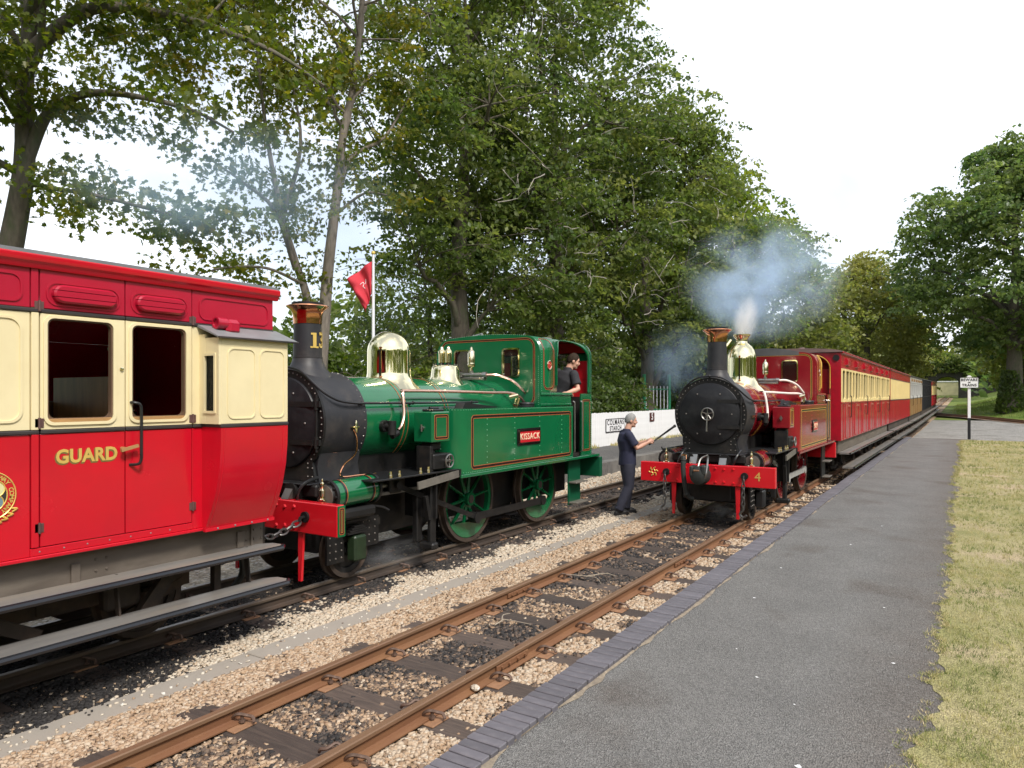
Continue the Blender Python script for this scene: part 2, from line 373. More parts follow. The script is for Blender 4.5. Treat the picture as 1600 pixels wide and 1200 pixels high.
# parts whose separate pieces each become an object of their own
SPLIT = {"footplate_edge", "flare_beading", "frieze_beading", "panel_beading", "step_hanger", "oil_cup", "window_pillar", "side_beading", "rib", "step_bracket", "slide_bar",
         "brake_gear", "frieze_moulding", "waist_moulding", "roof_beading", "valve_stud"}
def dens(poly, k=6):
    n = len(poly); out = []
    for i in range(n):
        a, b = poly[i], poly[(i + 1) % n]
        for j in range(k): out.append((a[0] + (b[0] - a[0]) * j / k, a[1] + (b[1] - a[1]) * j / k))
    return out

class MB:
    def __init__(s):
        s.v = []; s.f = []; s.m = []
    def add(s, vs, fs, mi=0):
        b = len(s.v)
        s.v.extend(tuple(p) for p in vs)
        for f in fs:
            s.f.append(tuple(b + i for i in f)); s.m.append(mi)
        return s
    def box(s, x0, x1, y0, y1, z0, z1, mi=0, c=0.0, rot=None):
        """Box; c chamfers every edge; rot is a Matrix applied about the box centre."""
        if x0 > x1: x0, x1 = x1, x0
        if y0 > y1: y0, y1 = y1, y0
        if z0 > z1: z0, z1 = z1, z0
        cx, cy, cz = (x0 + x1) / 2, (y0 + y1) / 2, (z0 + z1) / 2
        h = ((x1 - x0) / 2, (y1 - y0) / 2, (z1 - z0) / 2)
        vs, fs = [], []
        if c <= 0:
            vs = [(sx * h[0], sy * h[1], sz * h[2]) for sx in (-1, 1) for sy in (-1, 1) for sz in (-1, 1)]
            fs = [(0, 1, 3, 2), (4, 6, 7, 5), (0, 4, 5, 1), (2, 3, 7, 6), (0, 2, 6, 4), (1, 5, 7, 3)]
        else:
            c = min(c, min(h) * 0.98)
            idx = {}
            for sx in (-1, 1):
                for sy in (-1, 1):
                    for sz in (-1, 1):
                        sg = (sx, sy, sz)
                        for ax in range(3):
                            idx[(sg, ax)] = len(vs)
                            vs.append(tuple(sg[k] * (h[k] if k == ax else h[k] - c) for k in range(3)))
            S = (-1, 1)
            for ax in range(3):
                o1, o2 = (ax + 1) % 3, (ax + 2) % 3
                for sg in S:
                    q = []
                    for (a, b_) in ((-1, -1), (1, -1), (1, 1), (-1, 1)):
                        t = [0, 0, 0]; t[ax] = sg; t[o1] = a; t[o2] = b_
                        q.append(idx[(tuple(t), ax)])
                    fs.append(tuple(q if sg > 0 else q[::-1]))
                for a in S:
                    for b_ in S:
                        t0 = [0, 0, 0]; t1 = [0, 0, 0]
                        t0[ax] = -1; t1[ax] = 1
                        for t in (t0, t1): t[o1] = a; t[o2] = b_
                        t0, t1 = tuple(t0), tuple(t1)
                        q = (idx[(t0, o1)], idx[(t1, o1)], idx[(t1, o2)], idx[(t0, o2)])
                        fs.append(q if a * b_ > 0 else q[::-1])
            for sx in S:
                for sy in S:
                    for sz in S:
                        t = (sx, sy, sz)
                        q = (idx[(t, 0)], idx[(t, 1)], idx[(t, 2)])
                        fs.append(q if sx * sy * sz > 0 else q[::-1])
        if rot is not None:
            vs = [tuple(rot @ Vector(p)) for p in vs]
        return s.add([(p[0] + cx, p[1] + cy, p[2] + cz) for p in vs], fs, mi)
    def bar(s, a, b, w, h, mi=0, up=(0, 0, 1)):
        """Rectangular bar from a to b, w wide, h high."""
        a, b = Vector(a), Vector(b); d = (b - a).normalized(); u = Vector(up)
        sx = d.cross(u); 
        if sx.length < 1e-5: sx = d.cross(Vector((1, 0, 0)))
        sx.normalize(); uz = sx.cross(d)
        vs = []
        for p in (a, b):
            for (i, j) in ((-1, -1), (1, -1), (1, 1), (-1, 1)):
                vs.append(p + sx * (i * w / 2) + uz * (j * h / 2))
        return s.add(vs, [(0, 1, 2, 3), (7, 6, 5, 4), (0, 4, 5, 1), (1, 5, 6, 2), (2, 6, 7, 3), (3, 7, 4, 0)], mi)
    def tube(s, pts, r, n=8, mi=0, caps=True, closed=False, flat=None):
        pts = [Vector(p) for p in pts]; m = len(pts)
        rs = r if isinstance(r, (list, tuple)) else [r] * m
        T = []
        for i in range(m):
            if closed: t = pts[(i + 1) % m] - pts[i - 1]
            elif i == 0: t = pts[1] - pts[0]
            elif i == m - 1: t = pts[-1] - pts[-2]
            else: t = (pts[i + 1] - pts[i]).normalized() + (pts[i] - pts[i - 1]).normalized()
            T.append(t.normalized() if t.length > 1e-9 else Vector((0, 0, 1)))
        ref = Vector((0, 0, 1)) if abs(T[0].z) < 0.9 else Vector((1, 0, 0))
        N = (ref - T[0] * ref.dot(T[0])).normalized()
        vs, fs = [], []
        for i in range(m):
            N = N - T[i] * N.dot(T[i])
            if N.length < 1e-6: N = T[i].orthogonal()
            N.normalize(); B = T[i].cross(N)
            for k in range(n):
                t = 2 * PI * k / n
                fl = flat if flat else (1, 1)
                vs.append(pts[i] + N * (rs[i] * fl[0] * math.cos(t)) + B * (rs[i] * fl[1] * math.sin(t)))
        for i in range(m if closed else m - 1):
            j = (i + 1) % m
            for k in range(n):
                k2 = (k + 1) % n
                fs.append((i * n + k, i * n + k2, j * n + k2, j * n + k))
        if caps and not closed:
            fs.append(tuple(range(n))[::-1]); fs.append(tuple((m - 1) * n + k for k in range(n)))
        return s.add(vs, fs, mi)
    def cyl(s, a, b, r, n=16, mi=0, r2=None):
        return s.tube([a, b], [r, r if r2 is None else r2], n, mi)
    def lathe(s, prof, o, ax=(0, 0, 1), n=24, mi=0, a0=0.0, a1=2 * PI, caps=True):
        """Profile [(radius, height)] turned about ax through o; mi may be a list, one per segment."""
        o = Vector(o); ax = Vector(ax).normalized()
        X = ax.orthogonal().normalized()
        if abs(ax.z) > 0.9: X = Vector((1, 0, 0))
        elif abs(ax.y) > 0.9: X = Vector((1, 0, 0))
        elif abs(ax.x) > 0.9: X = Vector((0, 1, 0))
        Y = ax.cross(X)
        full = abs(a1 - a0 - 2 * PI) < 1e-6
        cols = n if full else n + 1
        vs = []
        for (r, h) in prof:
            for k in range(cols):
                t = a0 + (a1 - a0) * k / n
                vs.append(o + ax * h + X * (r * math.cos(t)) + Y * (r * math.sin(t)))
        for i in range(len(prof) - 1):
            fs = []
            for k in range(n):
                k2 = (k + 1) % cols
                fs.append((i * cols + k, i * cols + k2, (i + 1) * cols + k2, (i + 1) * cols + k))
            b = len(s.v)
            if i == 0: s.v.extend(tuple(p) for p in vs); b0 = b
            for f in fs:
                s.f.append(tuple(b0 + q for q in f)); s.m.append(mi[i] if isinstance(mi, list) else mi)
        if caps and full:
            m0 = mi[0] if isinstance(mi, list) else mi
            m1 = mi[-1] if isinstance(mi, list) else mi
            if prof[0][0] > 1e-5: s.f.append(tuple(b0 + k for k in range(cols))[::-1]); s.m.append(m0)
            if prof[-1][0] > 1e-5: s.f.append(tuple(b0 + (len(prof) - 1) * cols + k for k in range(cols))); s.m.append(m1)
        return s
    def prism(s, poly, a0, a1, P, mi=0):
        """Closed 2-D outline extruded from depth a0 to a1; P(a, b, depth) -> xyz."""
        n = len(poly)
        vs = [P(a, b, a0) for a, b in poly] + [P(a, b, a1) for a, b in poly]
        fs = [tuple(range(n))[::-1], tuple(range(n, 2 * n))]
        for k in range(n):
            k2 = (k + 1) % n
            fs.append((k, k2, n + k2, n + k))
        return s.add(vs, fs, mi)
    def ring(s, outer, inner, d0, d1, P, mi=0):
        """Flat frame between two outlines of equal length, standing from depth d0 to d1."""
        n = len(outer)
        vs = [P(a, b, d1) for a, b in outer] + [P(a, b, d1) for a, b in inner] + [P(a, b, d0) for a, b in outer] + [P(a, b, d0) for a, b in inner]
        fs = []
        for k in range(n):
            j = (k + 1) % n
            fs += [(k, j, n + j, n + k), (2 * n + j, 2 * n + k, 3 * n + k, 3 * n + j), (k, 2 * n + k, 2 * n + j, j), (n + k, n + j, 3 * n + j, 3 * n + k)]
        return s.add(vs, fs, mi)
    def sph(s, c, r, n=10, m=6, mi=0, sc=(1, 1, 1)):
        c = Vector(c); vs = []; fs = []
        for i in range(m + 1):
            p = PI * i / m
            for k in range(n):
                t = 2 * PI * k / n
                vs.append((c.x + r * sc[0] * math.sin(p) * math.cos(t), c.y + r * sc[1] * math.sin(p) * math.sin(t), c.z + r * sc[2] * math.cos(p)))
        for i in range(m):
            for k in range(n):
                k2 = (k + 1) % n
                fs.append((i * n + k, (i + 1) * n + k, (i + 1) * n + k2, i * n + k2))
        return s.add(vs, fs, mi)
    def dome_rivet(s, c, nrm, r, h=0.5, mi=0):
        """Six-sided low dome: a rivet head."""
        c = Vector(c); nn = Vector(nrm).normalized(); X = nn.orthogonal().normalized(); Y = nn.cross(X)
        vs = [c + (X * math.cos(PI * k / 3) + Y * math.sin(PI * k / 3)) * r for k in range(6)]
        vs += [c + nn * (r * h) + (X * math.cos(PI * k / 3) + Y * math.sin(PI * k / 3)) * r * 0.6 for k in range(6)]
        fs = [(k, (k + 1) % 6, 6 + (k + 1) % 6, 6 + k) for k in range(6)] + [tuple(range(6, 12))]
        return s.add(vs, fs, mi)
    def helix(s, *a): return s
    def apply(s, M):
        s.v = [tuple(M @ Vector(p)) for p in s.v]; return s
    def islands(s):
        par = list(range(len(s.v)))
        def fd(a):
            while par[a] != a: par[a] = par[par[a]]; a = par[a]
            return a
        for f in s.f:
            r = fd(f[0])
            for q in f[1:]: par[fd(q)] = r
        out = {}
        for i, f in enumerate(s.f): out.setdefault(fd(f[0]), []).append(i)
        res = []
        for ids in out.values():
            m = MB(); mp = {}
            for i in ids:
                for q in s.f[i]:
                    if q not in mp: mp[q] = len(m.v); m.v.append(s.v[q])
                m.f.append(tuple(mp[q] for q in s.f[i])); m.m.append(s.m[i])
            res.append(m)
        return res
    def build(s, name, mats, parent=None, sharp=32, smooth=True, loc=None, kind=None, label=None):
        if name in SPLIT and kind is None:
            o = None
            for m in s.islands(): o = m.build1(name, mats, parent, sharp, smooth, loc, kind, label)
            return o
        return s.build1(name, mats, parent, sharp, smooth, loc, kind, label)
    def build1(s, name, mats, parent=None, sharp=32, smooth=True, loc=None, kind=None, label=None):
        me = bpy.data.meshes.new(name)
        me.from_pydata(s.v, [], s.f)
        if not isinstance(mats, (list, tuple)): mats = [mats]
        for m in mats: me.materials.append(MATS[m] if isinstance(m, str) else m)
        if len(mats) > 1: me.polygons.foreach_set("material_index", s.m)
        if smooth:
            me.polygons.foreach_set("use_smooth", [True] * len(s.f))
            me.update()
            try: me.set_sharp_from_angle(angle=math.radians(sharp))
            except Exception: pass
        me.update()
        return link(name, me, parent, loc, kind, label)

def link(name, me, parent=None, loc=None, kind=None, label=None):
    o = bpy.data.objects.new(name, me)
    col.objects.link(o)
    if parent is not None: o.parent = parent
    if loc is not None: o.location = loc
    if kind: o["kind"] = kind
    if label: o["label"] = label
    return o

def tag(o, label=None, cat=None, group=None, kind=None):
    if label: o["label"] = label
    if cat: o["category"] = cat
    if group: o["group"] = group
    if kind: o["kind"] = kind
    return o

def thing(name, label, cat, loc=(0, 0, 0), rz=0.0, group=None):
    o = bpy.data.objects.new(name, None)
    o.empty_display_size = 0.3
    col.objects.link(o)
    o.location = loc; o.rotation_euler = (0, 0, rz)
    return tag(o, label, cat, group)

def np_mesh(name, verts, nper, faces, mat, parent=None, tint=None, kind=None, smooth=False):
    """Big meshes: verts (N,3); faces an (M,k) index array; tint one float per face."""
    me = bpy.data.meshes.new(name)
    V_ = np.ascontiguousarray(verts, dtype=np.float32); F_ = np.ascontiguousarray(faces, dtype=np.int32)
    k = F_.shape[1]
    me.vertices.add(len(V_)); me.vertices.foreach_set("co", V_.ravel())
    me.loops.add(F_.size); me.loops.foreach_set("vertex_index", F_.ravel())
    me.polygons.add(len(F_)); me.polygons.foreach_set("loop_start", np.arange(0, F_.size, k, dtype=np.int32))
    try: me.polygons.foreach_set("loop_total", np.full(len(F_), k, dtype=np.int32))
    except Exception: pass
    if smooth: me.polygons.foreach_set("use_smooth", np.ones(len(F_), dtype=bool))
    if tint is not None:
        at = me.attributes.new("tint", 'FLOAT', 'FACE'); at.data.foreach_set("value", np.ascontiguousarray(tint, dtype=np.float32))
    me.materials.append(MATS[mat])
    me.update(calc_edges=True)
    return link(name, me, parent, None, kind)

# text as real letters: 'side' reads from +x, 'front' reads from -y, 'plain' lies in xy
def text_mesh(body, size, extrude=0.002, spacing=1.0, bold=0.0):
    cu = bpy.data.curves.new("lettering", 'FONT')
    cu.body = body; cu.size = size; cu.extrude = extrude; cu.align_x = 'CENTER'; cu.align_y = 'CENTER'
    cu.space_character = spacing; cu.offset = bold; cu.resolution_u = 3
    ob = bpy.data.objects.new("lettering", cu)
    me = bpy.data.meshes.new_from_object(ob)
    bpy.data.objects.remove(ob); bpy.data.curves.remove(cu)
    return me

def lettering(body, size, loc, facing, mat, parent, extrude=0.002, sx=1.0, spacing=1.0, bold=0.0, name="lettering"):
    me = text_mesh(body, size, extrude, spacing, bold)
    if facing == 'side': R = Matrix(((0, 0, 1), (sx, 0, 0), (0, 1, 0)))
    elif facing == 'front': R = Matrix(((sx, 0, 0), (0, 0, -1), (0, 1, 0)))
    else: R = Matrix(((sx, 0, 0), (0, 1, 0), (0, 0, 1)))
    me.transform(R.to_4x4())
    me.materials.clear(); me.materials.append(MATS[mat])
    return link(name, me, parent, loc)

def smooth_path(pts, k=4):
    """Catmull-Rom through the points."""
    P = [Vector(p) for p in pts]
    if len(P) < 3: return P
    Q = [P[0] * 2 - P[1]] + P + [P[-1] * 2 - P[-2]]
    out = []
    for i in range(1, len(Q) - 2):
        for j in range(k):
            t = j / k
            a, b, c, d = Q[i - 1], Q[i], Q[i + 1], Q[i + 2]
            out.append(0.5 * ((2 * b) + (c - a) * t + (2 * a - 5 * b + 4 * c - d) * t * t + (3 * b - a - 3 * c + d) * t ** 3))
    out.append(P[-1])
    return out

def chain_links(mb, pts, L=0.05, r=0.006, mi=0):
    """Interlocking oval links along a path."""
    P = smooth_path(pts, 12)
    d = [0.0]
    for i in range(1, len(P)): d.append(d[-1] + (P[i] - P[i - 1]).length)
    n = max(2, int(d[-1] / (L * 0.72)))
    for k in range(n):
        t = (k + 0.5) / n * d[-1]
        i = max(j for j in range(len(d)) if d[j] <= t); i = min(i, len(P) - 2)
        p = P[i].lerp(P[i + 1], (t - d[i]) / max(1e-6, d[i + 1] - d[i])); D = (P[i + 1] - P[i]).normalized()
        s1 = D.orthogonal().normalized(); s2 = D.cross(s1)
        w = s1 if k % 2 else s2
        oval = [p + D * (L / 2 * math.cos(a)) + w * (L * 0.27 * math.sin(a)) for a in [2 * PI * q / 10 for q in range(10)]]
        mb.tube(oval, r, 5, mi, closed=True)
    return mb

# value noise for scatter work
_tab = np.random.RandomState(3).rand(64, 64)
def vnoise(x, y, s):
    x = np.asarray(x) * s; y = np.asarray(y) * s
    xi = np.floor(x).astype(int); yi = np.floor(y).astype(int); fx = x - xi; fy = y - yi
    fx = fx * fx * (3 - 2 * fx); fy = fy * fy * (3 - 2 * fy)
    g = lambda a, b: _tab[a % 64, b % 64]
    return (g(xi, yi) * (1 - fx) + g(xi + 1, yi) * fx) * (1 - fy) + (g(xi, yi + 1) * (1 - fx) + g(xi + 1, yi + 1) * fx) * fy

def rise(y):
    """The line climbs gently beyond the platforms."""
    t = np.clip((np.asarray(y, dtype=float) - 40) / 140.0, 0, 3)
    return 1.75 * t ** 1.4

SIDING = [(-3.2, 84.0), (-2.7, 78.0), (-1.0, 73.2), (0.84, 69.4), (3.33, 61.5), (6.5, 53.5), (11.0, 46.0), (18.0, 39.0), (28.0, 33.0)]
_sy = np.array([p[1] for p in SIDING][::-1]); _sx = np.array([p[0] for p in SIDING][::-1])
def siding_x(y): return np.interp(y, _sy, _sx)

def terrain(x, y):
    x = np.asarray(x, dtype=float); y = np.asarray(y, dtype=float)
    z = -0.215 + rise(y)
    d = np.where(y > 80, x + 1.2, x - siding_x(y) - 1.6)
    k = np.clip(d / 9.0, 0, 1); k = k * k * (3 - 2 * k)
    far = np.clip((y - 36) / 12.0, 0, 1)
    z = z + 1.75 * k * far * (y > 30)
    z = z + 0.20 * (vnoise(x, y, 0.13) - 0.5) * np.clip(np.abs(x + 4) / 14 - 0.6, 0, 1)
    # low ground behind the white fence
    z = z + 0.30 * np.clip((-10.7 - x) / 2.0, 0, 1) * (y < 120)
    return z
# ================================================================== THE SETTING
def strip_sheet(name, x0, x1, y0, y1, z, mat, step=4.0, parent=None, kind="structure", nx=1):
    ys = np.arange(y0, y1 + 1e-6, step)
    if ys[-1] < y1: ys = np.append(ys, y1)
    xs = np.linspace(x0, x1, nx + 1)
    mb = MB()
    vs = [(x, y, z + float(rise(y))) for y in ys for x in xs]; w = nx + 1
    fs = [(i * w + j, i * w + j + 1, (i + 1) * w + j + 1, (i + 1) * w + j) for i in range(len(ys) - 1) for j in range(nx)]
    mb.add(vs, fs)
    return mb.build(name, mat, parent, smooth=True, kind=kind)

# ground: one sheet to the horizon
gx = np.unique(np.concatenate([np.arange(-40, 60, 2.0), np.array([-900, -500, -300, -200, -140, -100, -70, -55, 75, 100, 140, 200, 300, 500, 900])]))
gy = np.unique(np.concatenate([np.arange(-20, 200, 3.0), np.array([-300, -150, -80, -40, 220, 260, 320, 400, 550, 800, 1200, 1800])]))
GX, GY = np.meshgrid(gx, gy)
GZ = terrain(GX, GY)
gv = np.stack([GX.ravel(), GY.ravel(), GZ.ravel()], 1)
w = len(gx)
ii, jj = np.meshgrid(np.arange(len(gy) - 1), np.arange(w - 1), indexing='ij')
b0 = (ii * w + jj).ravel()
gf = np.stack([b0, b0 + 1, b0 + w + 1, b0 + w], 1)
np_mesh("ground", gv, 4, gf, "bank_soil", kind="structure", smooth=True)

# ballast lying in bands between the two lines
strip_sheet("ballast_bed", -4.70, -2.215, -12, 170, -0.150, "ballast_yellow")
strip_sheet("ballast_between_rails", -3.74, -3.08, -12, 170, -0.146, "ballast_mixed")
strip_sheet("pale_ballast", -5.50, -4.88, -12, 120, -0.150, "ballast_pale")
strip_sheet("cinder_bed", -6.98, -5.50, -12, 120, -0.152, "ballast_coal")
strip_sheet("far_ballast", -8.05, -6.98, -12, 120, -0.150, "ballast_pale")
strip_sheet("ballast_verge", -10.5, -8.0, 60, 170, -0.16, "path_gravel")

# concrete strip between the lines: cast slabs butted end to end
strip = thing("concrete_strip", "narrow concrete kerb laid in the gravel between the two railway lines", "kerb", (-4.79, 0, -0.13))
strip["kind"] = "structure"
y = -6.0
k = 0
slab_me = None
while y < 60:
    L = 2.42
    mb = MB(); mb.box(-0.128, 0.128, 0.004, L - 0.004, -0.10, 0.0, 0, 0.008)
    o = mb.build("slab", "concrete", strip) if slab_me is None else link("slab", slab_me, strip)
    slab_me = o.data
    o.location = (random.uniform(-0.006, 0.006), y, random.uniform(-0.006, 0.004) + float(rise(y)))
    o.rotation_euler = (random.uniform(-0.002, 0.002), 0, random.uniform(-0.002, 0.002))
    y += L; k += 1

# near platform: asphalt walk, blue brick edge, lawn
PZ = 0.115
mb = MB()
ys = np.arange(-8, 35.6, 1.0)
mb.box(-2.20, 0.4, -8, 35.4, -0.25, PZ, 0, 0.0)
platform = mb.build("platform", "asphalt", None, kind="structure", label="grey asphalt station platform beside the rusty track")
bm_ = MB(); bm_.box(-0.107, 0.107, -0.0335, 0.0335, -0.1, 0.0, 0, 0.005)
brick_me = None
pitch = 0.0785
n_b = 300
for k in range(n_b):
    yb = 0.55 + k * pitch
    if brick_me is None:
        o = bm_.build("brick", "edge_brick", platform); brick_me = o.data
    else: o = link("brick", brick_me, platform)
    o.location = (-2.115 + random.uniform(-0.004, 0.004) + 0.006 * math.sin(k * 0.11), yb, PZ + 0.036 + random.uniform(-0.0025, 0.0025))
    o.rotation_euler = (random.uniform(-0.012, 0.012), random.uniform(-0.012, 0.012), random.uniform(-0.012, 0.012))
mb = MB()
yb = 0.55 + n_b * pitch
while yb < 35.3:
    mb.box(-2.222, -2.008, yb - 0.0335, yb + 0.0335, PZ - 0.06, PZ + 0.036 + random.uniform(-0.002, 0.002), 0, 0.005); yb += pitch
yb = 0.55 - pitch
while yb > -5:
    mb.box(-2.222, -2.008, yb - 0.0335, yb + 0.0335, PZ - 0.06, PZ + 0.036 + random.uniform(-0.002, 0.002), 0, 0.005); yb -= pitch
mb.build("far_bricks", "edge_brick", platform, kind="stuff")
MB().box(-2.21, -2.02, -5, 35.3, -0.2, PZ + 0.020).build("mortar_bed", "joint_mortar", platform)
# thin band of grit and dead grass against the bricks
mb = MB()
ys = np.arange(0.3, 34, 0.06)
e = -2.012 + 0.060 * np.clip(vnoise(ys, ys * 0, 1.7) * 1.3 + 0.9 * vnoise(ys, ys * 0 + 9, 7.0) - 1.02, 0.0, 1.0)
vs = []
for a, b in zip(ys, e): vs += [(-2.012, a, PZ + 0.013), (float(b), a, PZ + 0.004)]
mb.add(vs, [(2 * i, 2 * i + 1, 2 * i + 3, 2 * i + 2) for i in range(len(ys) - 1)])
pm("grit", (0.25, 0.205, 0.15), rough=0.95, var=0.3, scale=40, bump=0.5, bscale=150, second=(0.16, 0.13, 0.10), amount=0.45, sscale=12)
mb.build("edge_grit", "grit", platform)

# white specks trodden into the asphalt
mb = MB()
for (x, y, r) in ((-0.70, 3.72, 0.016), (-1.15, 4.75, 0.010), (-0.42, 5.5, 0.012), (-1.62, 6.6, 0.013), (-1.66, 7.9, 0.011), (-1.2, 9.6, 0.014), (-0.86, 4.45, 0.006), (-1.4, 5.2, 0.006), (-0.6, 6.9, 0.009), (-1.0, 11.2, 0.012)):
    a = random.random() * 6
    vs = [(x + r * (1 + 0.4 * math.sin(3 * t + a)) * math.cos(t), y + r * 0.8 * (1 + 0.4 * math.cos(2 * t + a)) * math.sin(t), PZ + 0.004) for t in [2 * PI * k / 9 for k in range(9)]]
    mb.add(vs + [(x, y, PZ + 0.008)], [(k, (k + 1) % 9, 9) for k in range(9)])
o = mb.build("platform_litter", "white_paint", None); o["kind"] = "stuff"

# lawn: soil sheet with a ragged edge over the asphalt
ys = np.arange(-7, 34.6, 0.03)
edge = -0.170 + 0.07 * (vnoise(ys, ys * 0 + 3, 0.55) - 0.5) + 0.085 * (vnoise(ys, ys * 0 + 7, 2.1) - 0.5) + 0.06 * (vnoise(ys, ys * 0 + 1, 6.0) - 0.5) + 0.07 * (vnoise(ys, ys * 0 + 5, 15.0) - 0.5)
def lawn_edge(y): return np.interp(y, ys, edge)
mb = MB(); vs = []
for a, b in zip(ys, edge): vs += [(float(b), a, PZ + 0.004), (float(b) + 0.14, a, PZ + 0.010), (18.0, a, PZ + 0.030)]
mb.add(vs, [f for i in range(len(ys) - 1) for f in ((3 * i, 3 * i + 1, 3 * i + 4, 3 * i + 3), (3 * i + 1, 3 * i + 2, 3 * i + 5, 3 * i + 4))])
lawn = mb.build("lawn", "lawn_soil", None, kind="structure")
mb = MB(); mb.box(0.38, 18, -8, 34.6, -0.3, PZ + 0.002)
mb.build("lawn_base", "lawn_soil", None, kind="structure")

# gravel path crossing beyond the platform end, and the bank
strip_sheet("gravel_path", -2.20, 22.0, 35.0, 64.0, -0.09, "path_gravel", step=2.0, nx=6)

# far platform with its asphalt top
mb = MB()
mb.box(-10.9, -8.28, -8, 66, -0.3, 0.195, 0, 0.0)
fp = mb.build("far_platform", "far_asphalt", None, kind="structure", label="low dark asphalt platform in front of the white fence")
mb = MB(); y = -8
while y < 66:
    mb.box(-8.285, -8.0, y + 0.006, y + 0.894, -0.24, 0.20 + random.uniform(-0.004, 0.004), 0, 0.012); y += 0.9
pm("platform_wall", (0.125, 0.118, 0.11), rough=0.9, var=0.2, scale=5, bump=0.3, bscale=60, second=(0.2, 0.19, 0.175), amount=0.4, sscale=2)
mb.build("edging_blocks", "platform_wall", fp, kind="stuff")

# ------------------------------------------------------------------ tracks
def sweep(prof, path, mats, name, parent, head_from=None, head_to=None, lateral=None):
    """Closed rail section [(x, z)] carried along a path."""
    mb = MB(); n = len(prof); m = len(path)
    vs = []
    for i, p in enumerate(path):
        a = Vector(path[max(0, i - 1)]); b = Vector(path[min(m - 1, i + 1)]); d = (b - a); d.z = 0; d.normalize()
        lat = Vector((d.y, -d.x, 0))
        for (px, pz) in prof: vs.append(Vector(p) + lat * px + Vector((0, 0, pz)))
    base = len(mb.v); mb.v.extend(tuple(v) for v in vs)
    for i in range(m - 1):
        for k in range(n):
            k2 = (k + 1) % n
            mb.f.append((i * n + k, i * n + k2, (i + 1) * n + k2, (i + 1) * n + k)); mb.m.append(1 if (head_from is not None and head_from <= k <= head_to) else 0)
    mb.f.append(tuple(range(n))[::-1]); mb.m.append(0)
    mb.f.append(tuple((m - 1) * n + k for k in range(n))); mb.m.append(0)
    return mb.build(name, mats, parent, sharp=25)

RAIL = [(-0.050, -0.116), (0.050, -0.116), (0.050, -0.108), (0.012, -0.096), (0.007, -0.088), (0.007, -0.038), (0.0255, -0.030), (0.0275, -0.026), (0.0275, -0.007), (0.022, 0.0),
        (-0.022, 0.0), (-0.0275, -0.007), (-0.0275, -0.026), (-0.0255, -0.030), (-0.007, -0.038), (-0.007, -0.088), (-0.012, -0.096), (-0.050, -0.108)]
def line_path(x, y0, y1, step=3.0):
    return [(x, float(y), float(rise(y))) for y in np.arange(y0, y1 + 0.01, step)]

sl_mb = MB(); sl_mb.box(-1.0, 1.0, -0.118, 0.118, -0.13, 0.0, 0, 0.010)
plate_mb = MB(); plate_mb.box(-0.15, 0.15, -0.085, 0.085, 0.0, 0.012, 0, 0.004)
clip_mb = MB()
clip_mb.cyl((0.088, 0, 0.01), (0.088, 0, 0.062), 0.011, 8); clip_mb.cyl((0.088, 0, 0.012), (0.088, 0, 0.026), 0.021, 6)
clip_mb.tube(smooth_path([(0.030, -0.030, 0.030), (0.062, -0.034, 0.060), (0.090, -0.022, 0.070), (0.112, 0.016, 0.052), (0.150, 0.032, 0.044), (0.172, 0.024, 0.020)], 4), 0.0105, 6)
MESH = {}
def shared(name, mb, mat, parent):
    if name not in MESH:
        o = mb.build(name, mat, parent); MESH[name] = o.data
        return o
    return link(name.split(":")[0], MESH[name], parent)

def make_track(label, xc, y0, y1, first, spacing, mats, detail_to, sx=0.0, length=1.0, sl_mat="sleeper_wood"):
    t = thing("railway_track", label, "railway track", (xc, 0, 0)); t["kind"] = "structure"
    for s in (-1, 1):
        sweep(RAIL, [(p[0] - xc, p[1], p[2]) for p in line_path(xc + s * 0.484, y0, y1)], mats, "rail", t, 7, 11)
    y = first
    while y < detail_to:
        o = shared("sleeper", sl_mb, sl_mat, t)
        o.location = (sx + random.uniform(-0.03, 0.03), y + random.uniform(-0.02, 0.02), -0.128 + float(rise(y)) + random.uniform(-0.004, 0.003))
        o.rotation_euler = (random.uniform(-0.01, 0.01), 0, random.uniform(-0.015, 0.015))
        o.scale = (length, 1, 1)
        if y < 13:
            for s in (-1, 1):
                p = shared("base_plate", plate_mb, "plate_rust", o); p.location = (s * 0.484 - sx, 0, 0.0); p.rotation_euler = (0, 0, 0)
                for q in (-1, 1):
                    c = shared("rail_clip", clip_mb, "clip_steel", o); c.location = (s * 0.484 - sx, random.uniform(-0.03, 0.03), 0.012)
                    c.rotation_euler = (0, 0, 0 if q > 0 else PI)
        y += spacing
    return t
track1 = make_track("rusty railway line beside the brick platform edge, red engine standing on it", -3.41, -10, 190, 3.55 - 0.70 * 9, 0.70, ["rail_rust", "rail_head"], 62, sx=0.10)
track2 = make_track("oil darkened railway line under the green engine and guard van", -6.16, -10, 100, -8.0, 0.72, ["rail_dark", "rail_head_dull"], 40, sx=0.0, length=0.9)
# fishplates on the near line
for (x, y) in ((-2.926, 4.55), (-3.894, 6.2), (-2.926, 8.35)):
    mb = MB()
    for s in (-1, 1):
        mb.box(s * 0.010, s * 0.028, -0.22, 0.22, -0.085, -0.040, 0, 0.004)
        for q in (-0.16, -0.06, 0.06, 0.16): mb.cyl((s * 0.026, q, -0.062), (s * 0.044, q, -0.062), 0.013, 6)
    o = mb.build("fishplate", "rail_rust", track1); o.location = (x + 3.41, y, 0)
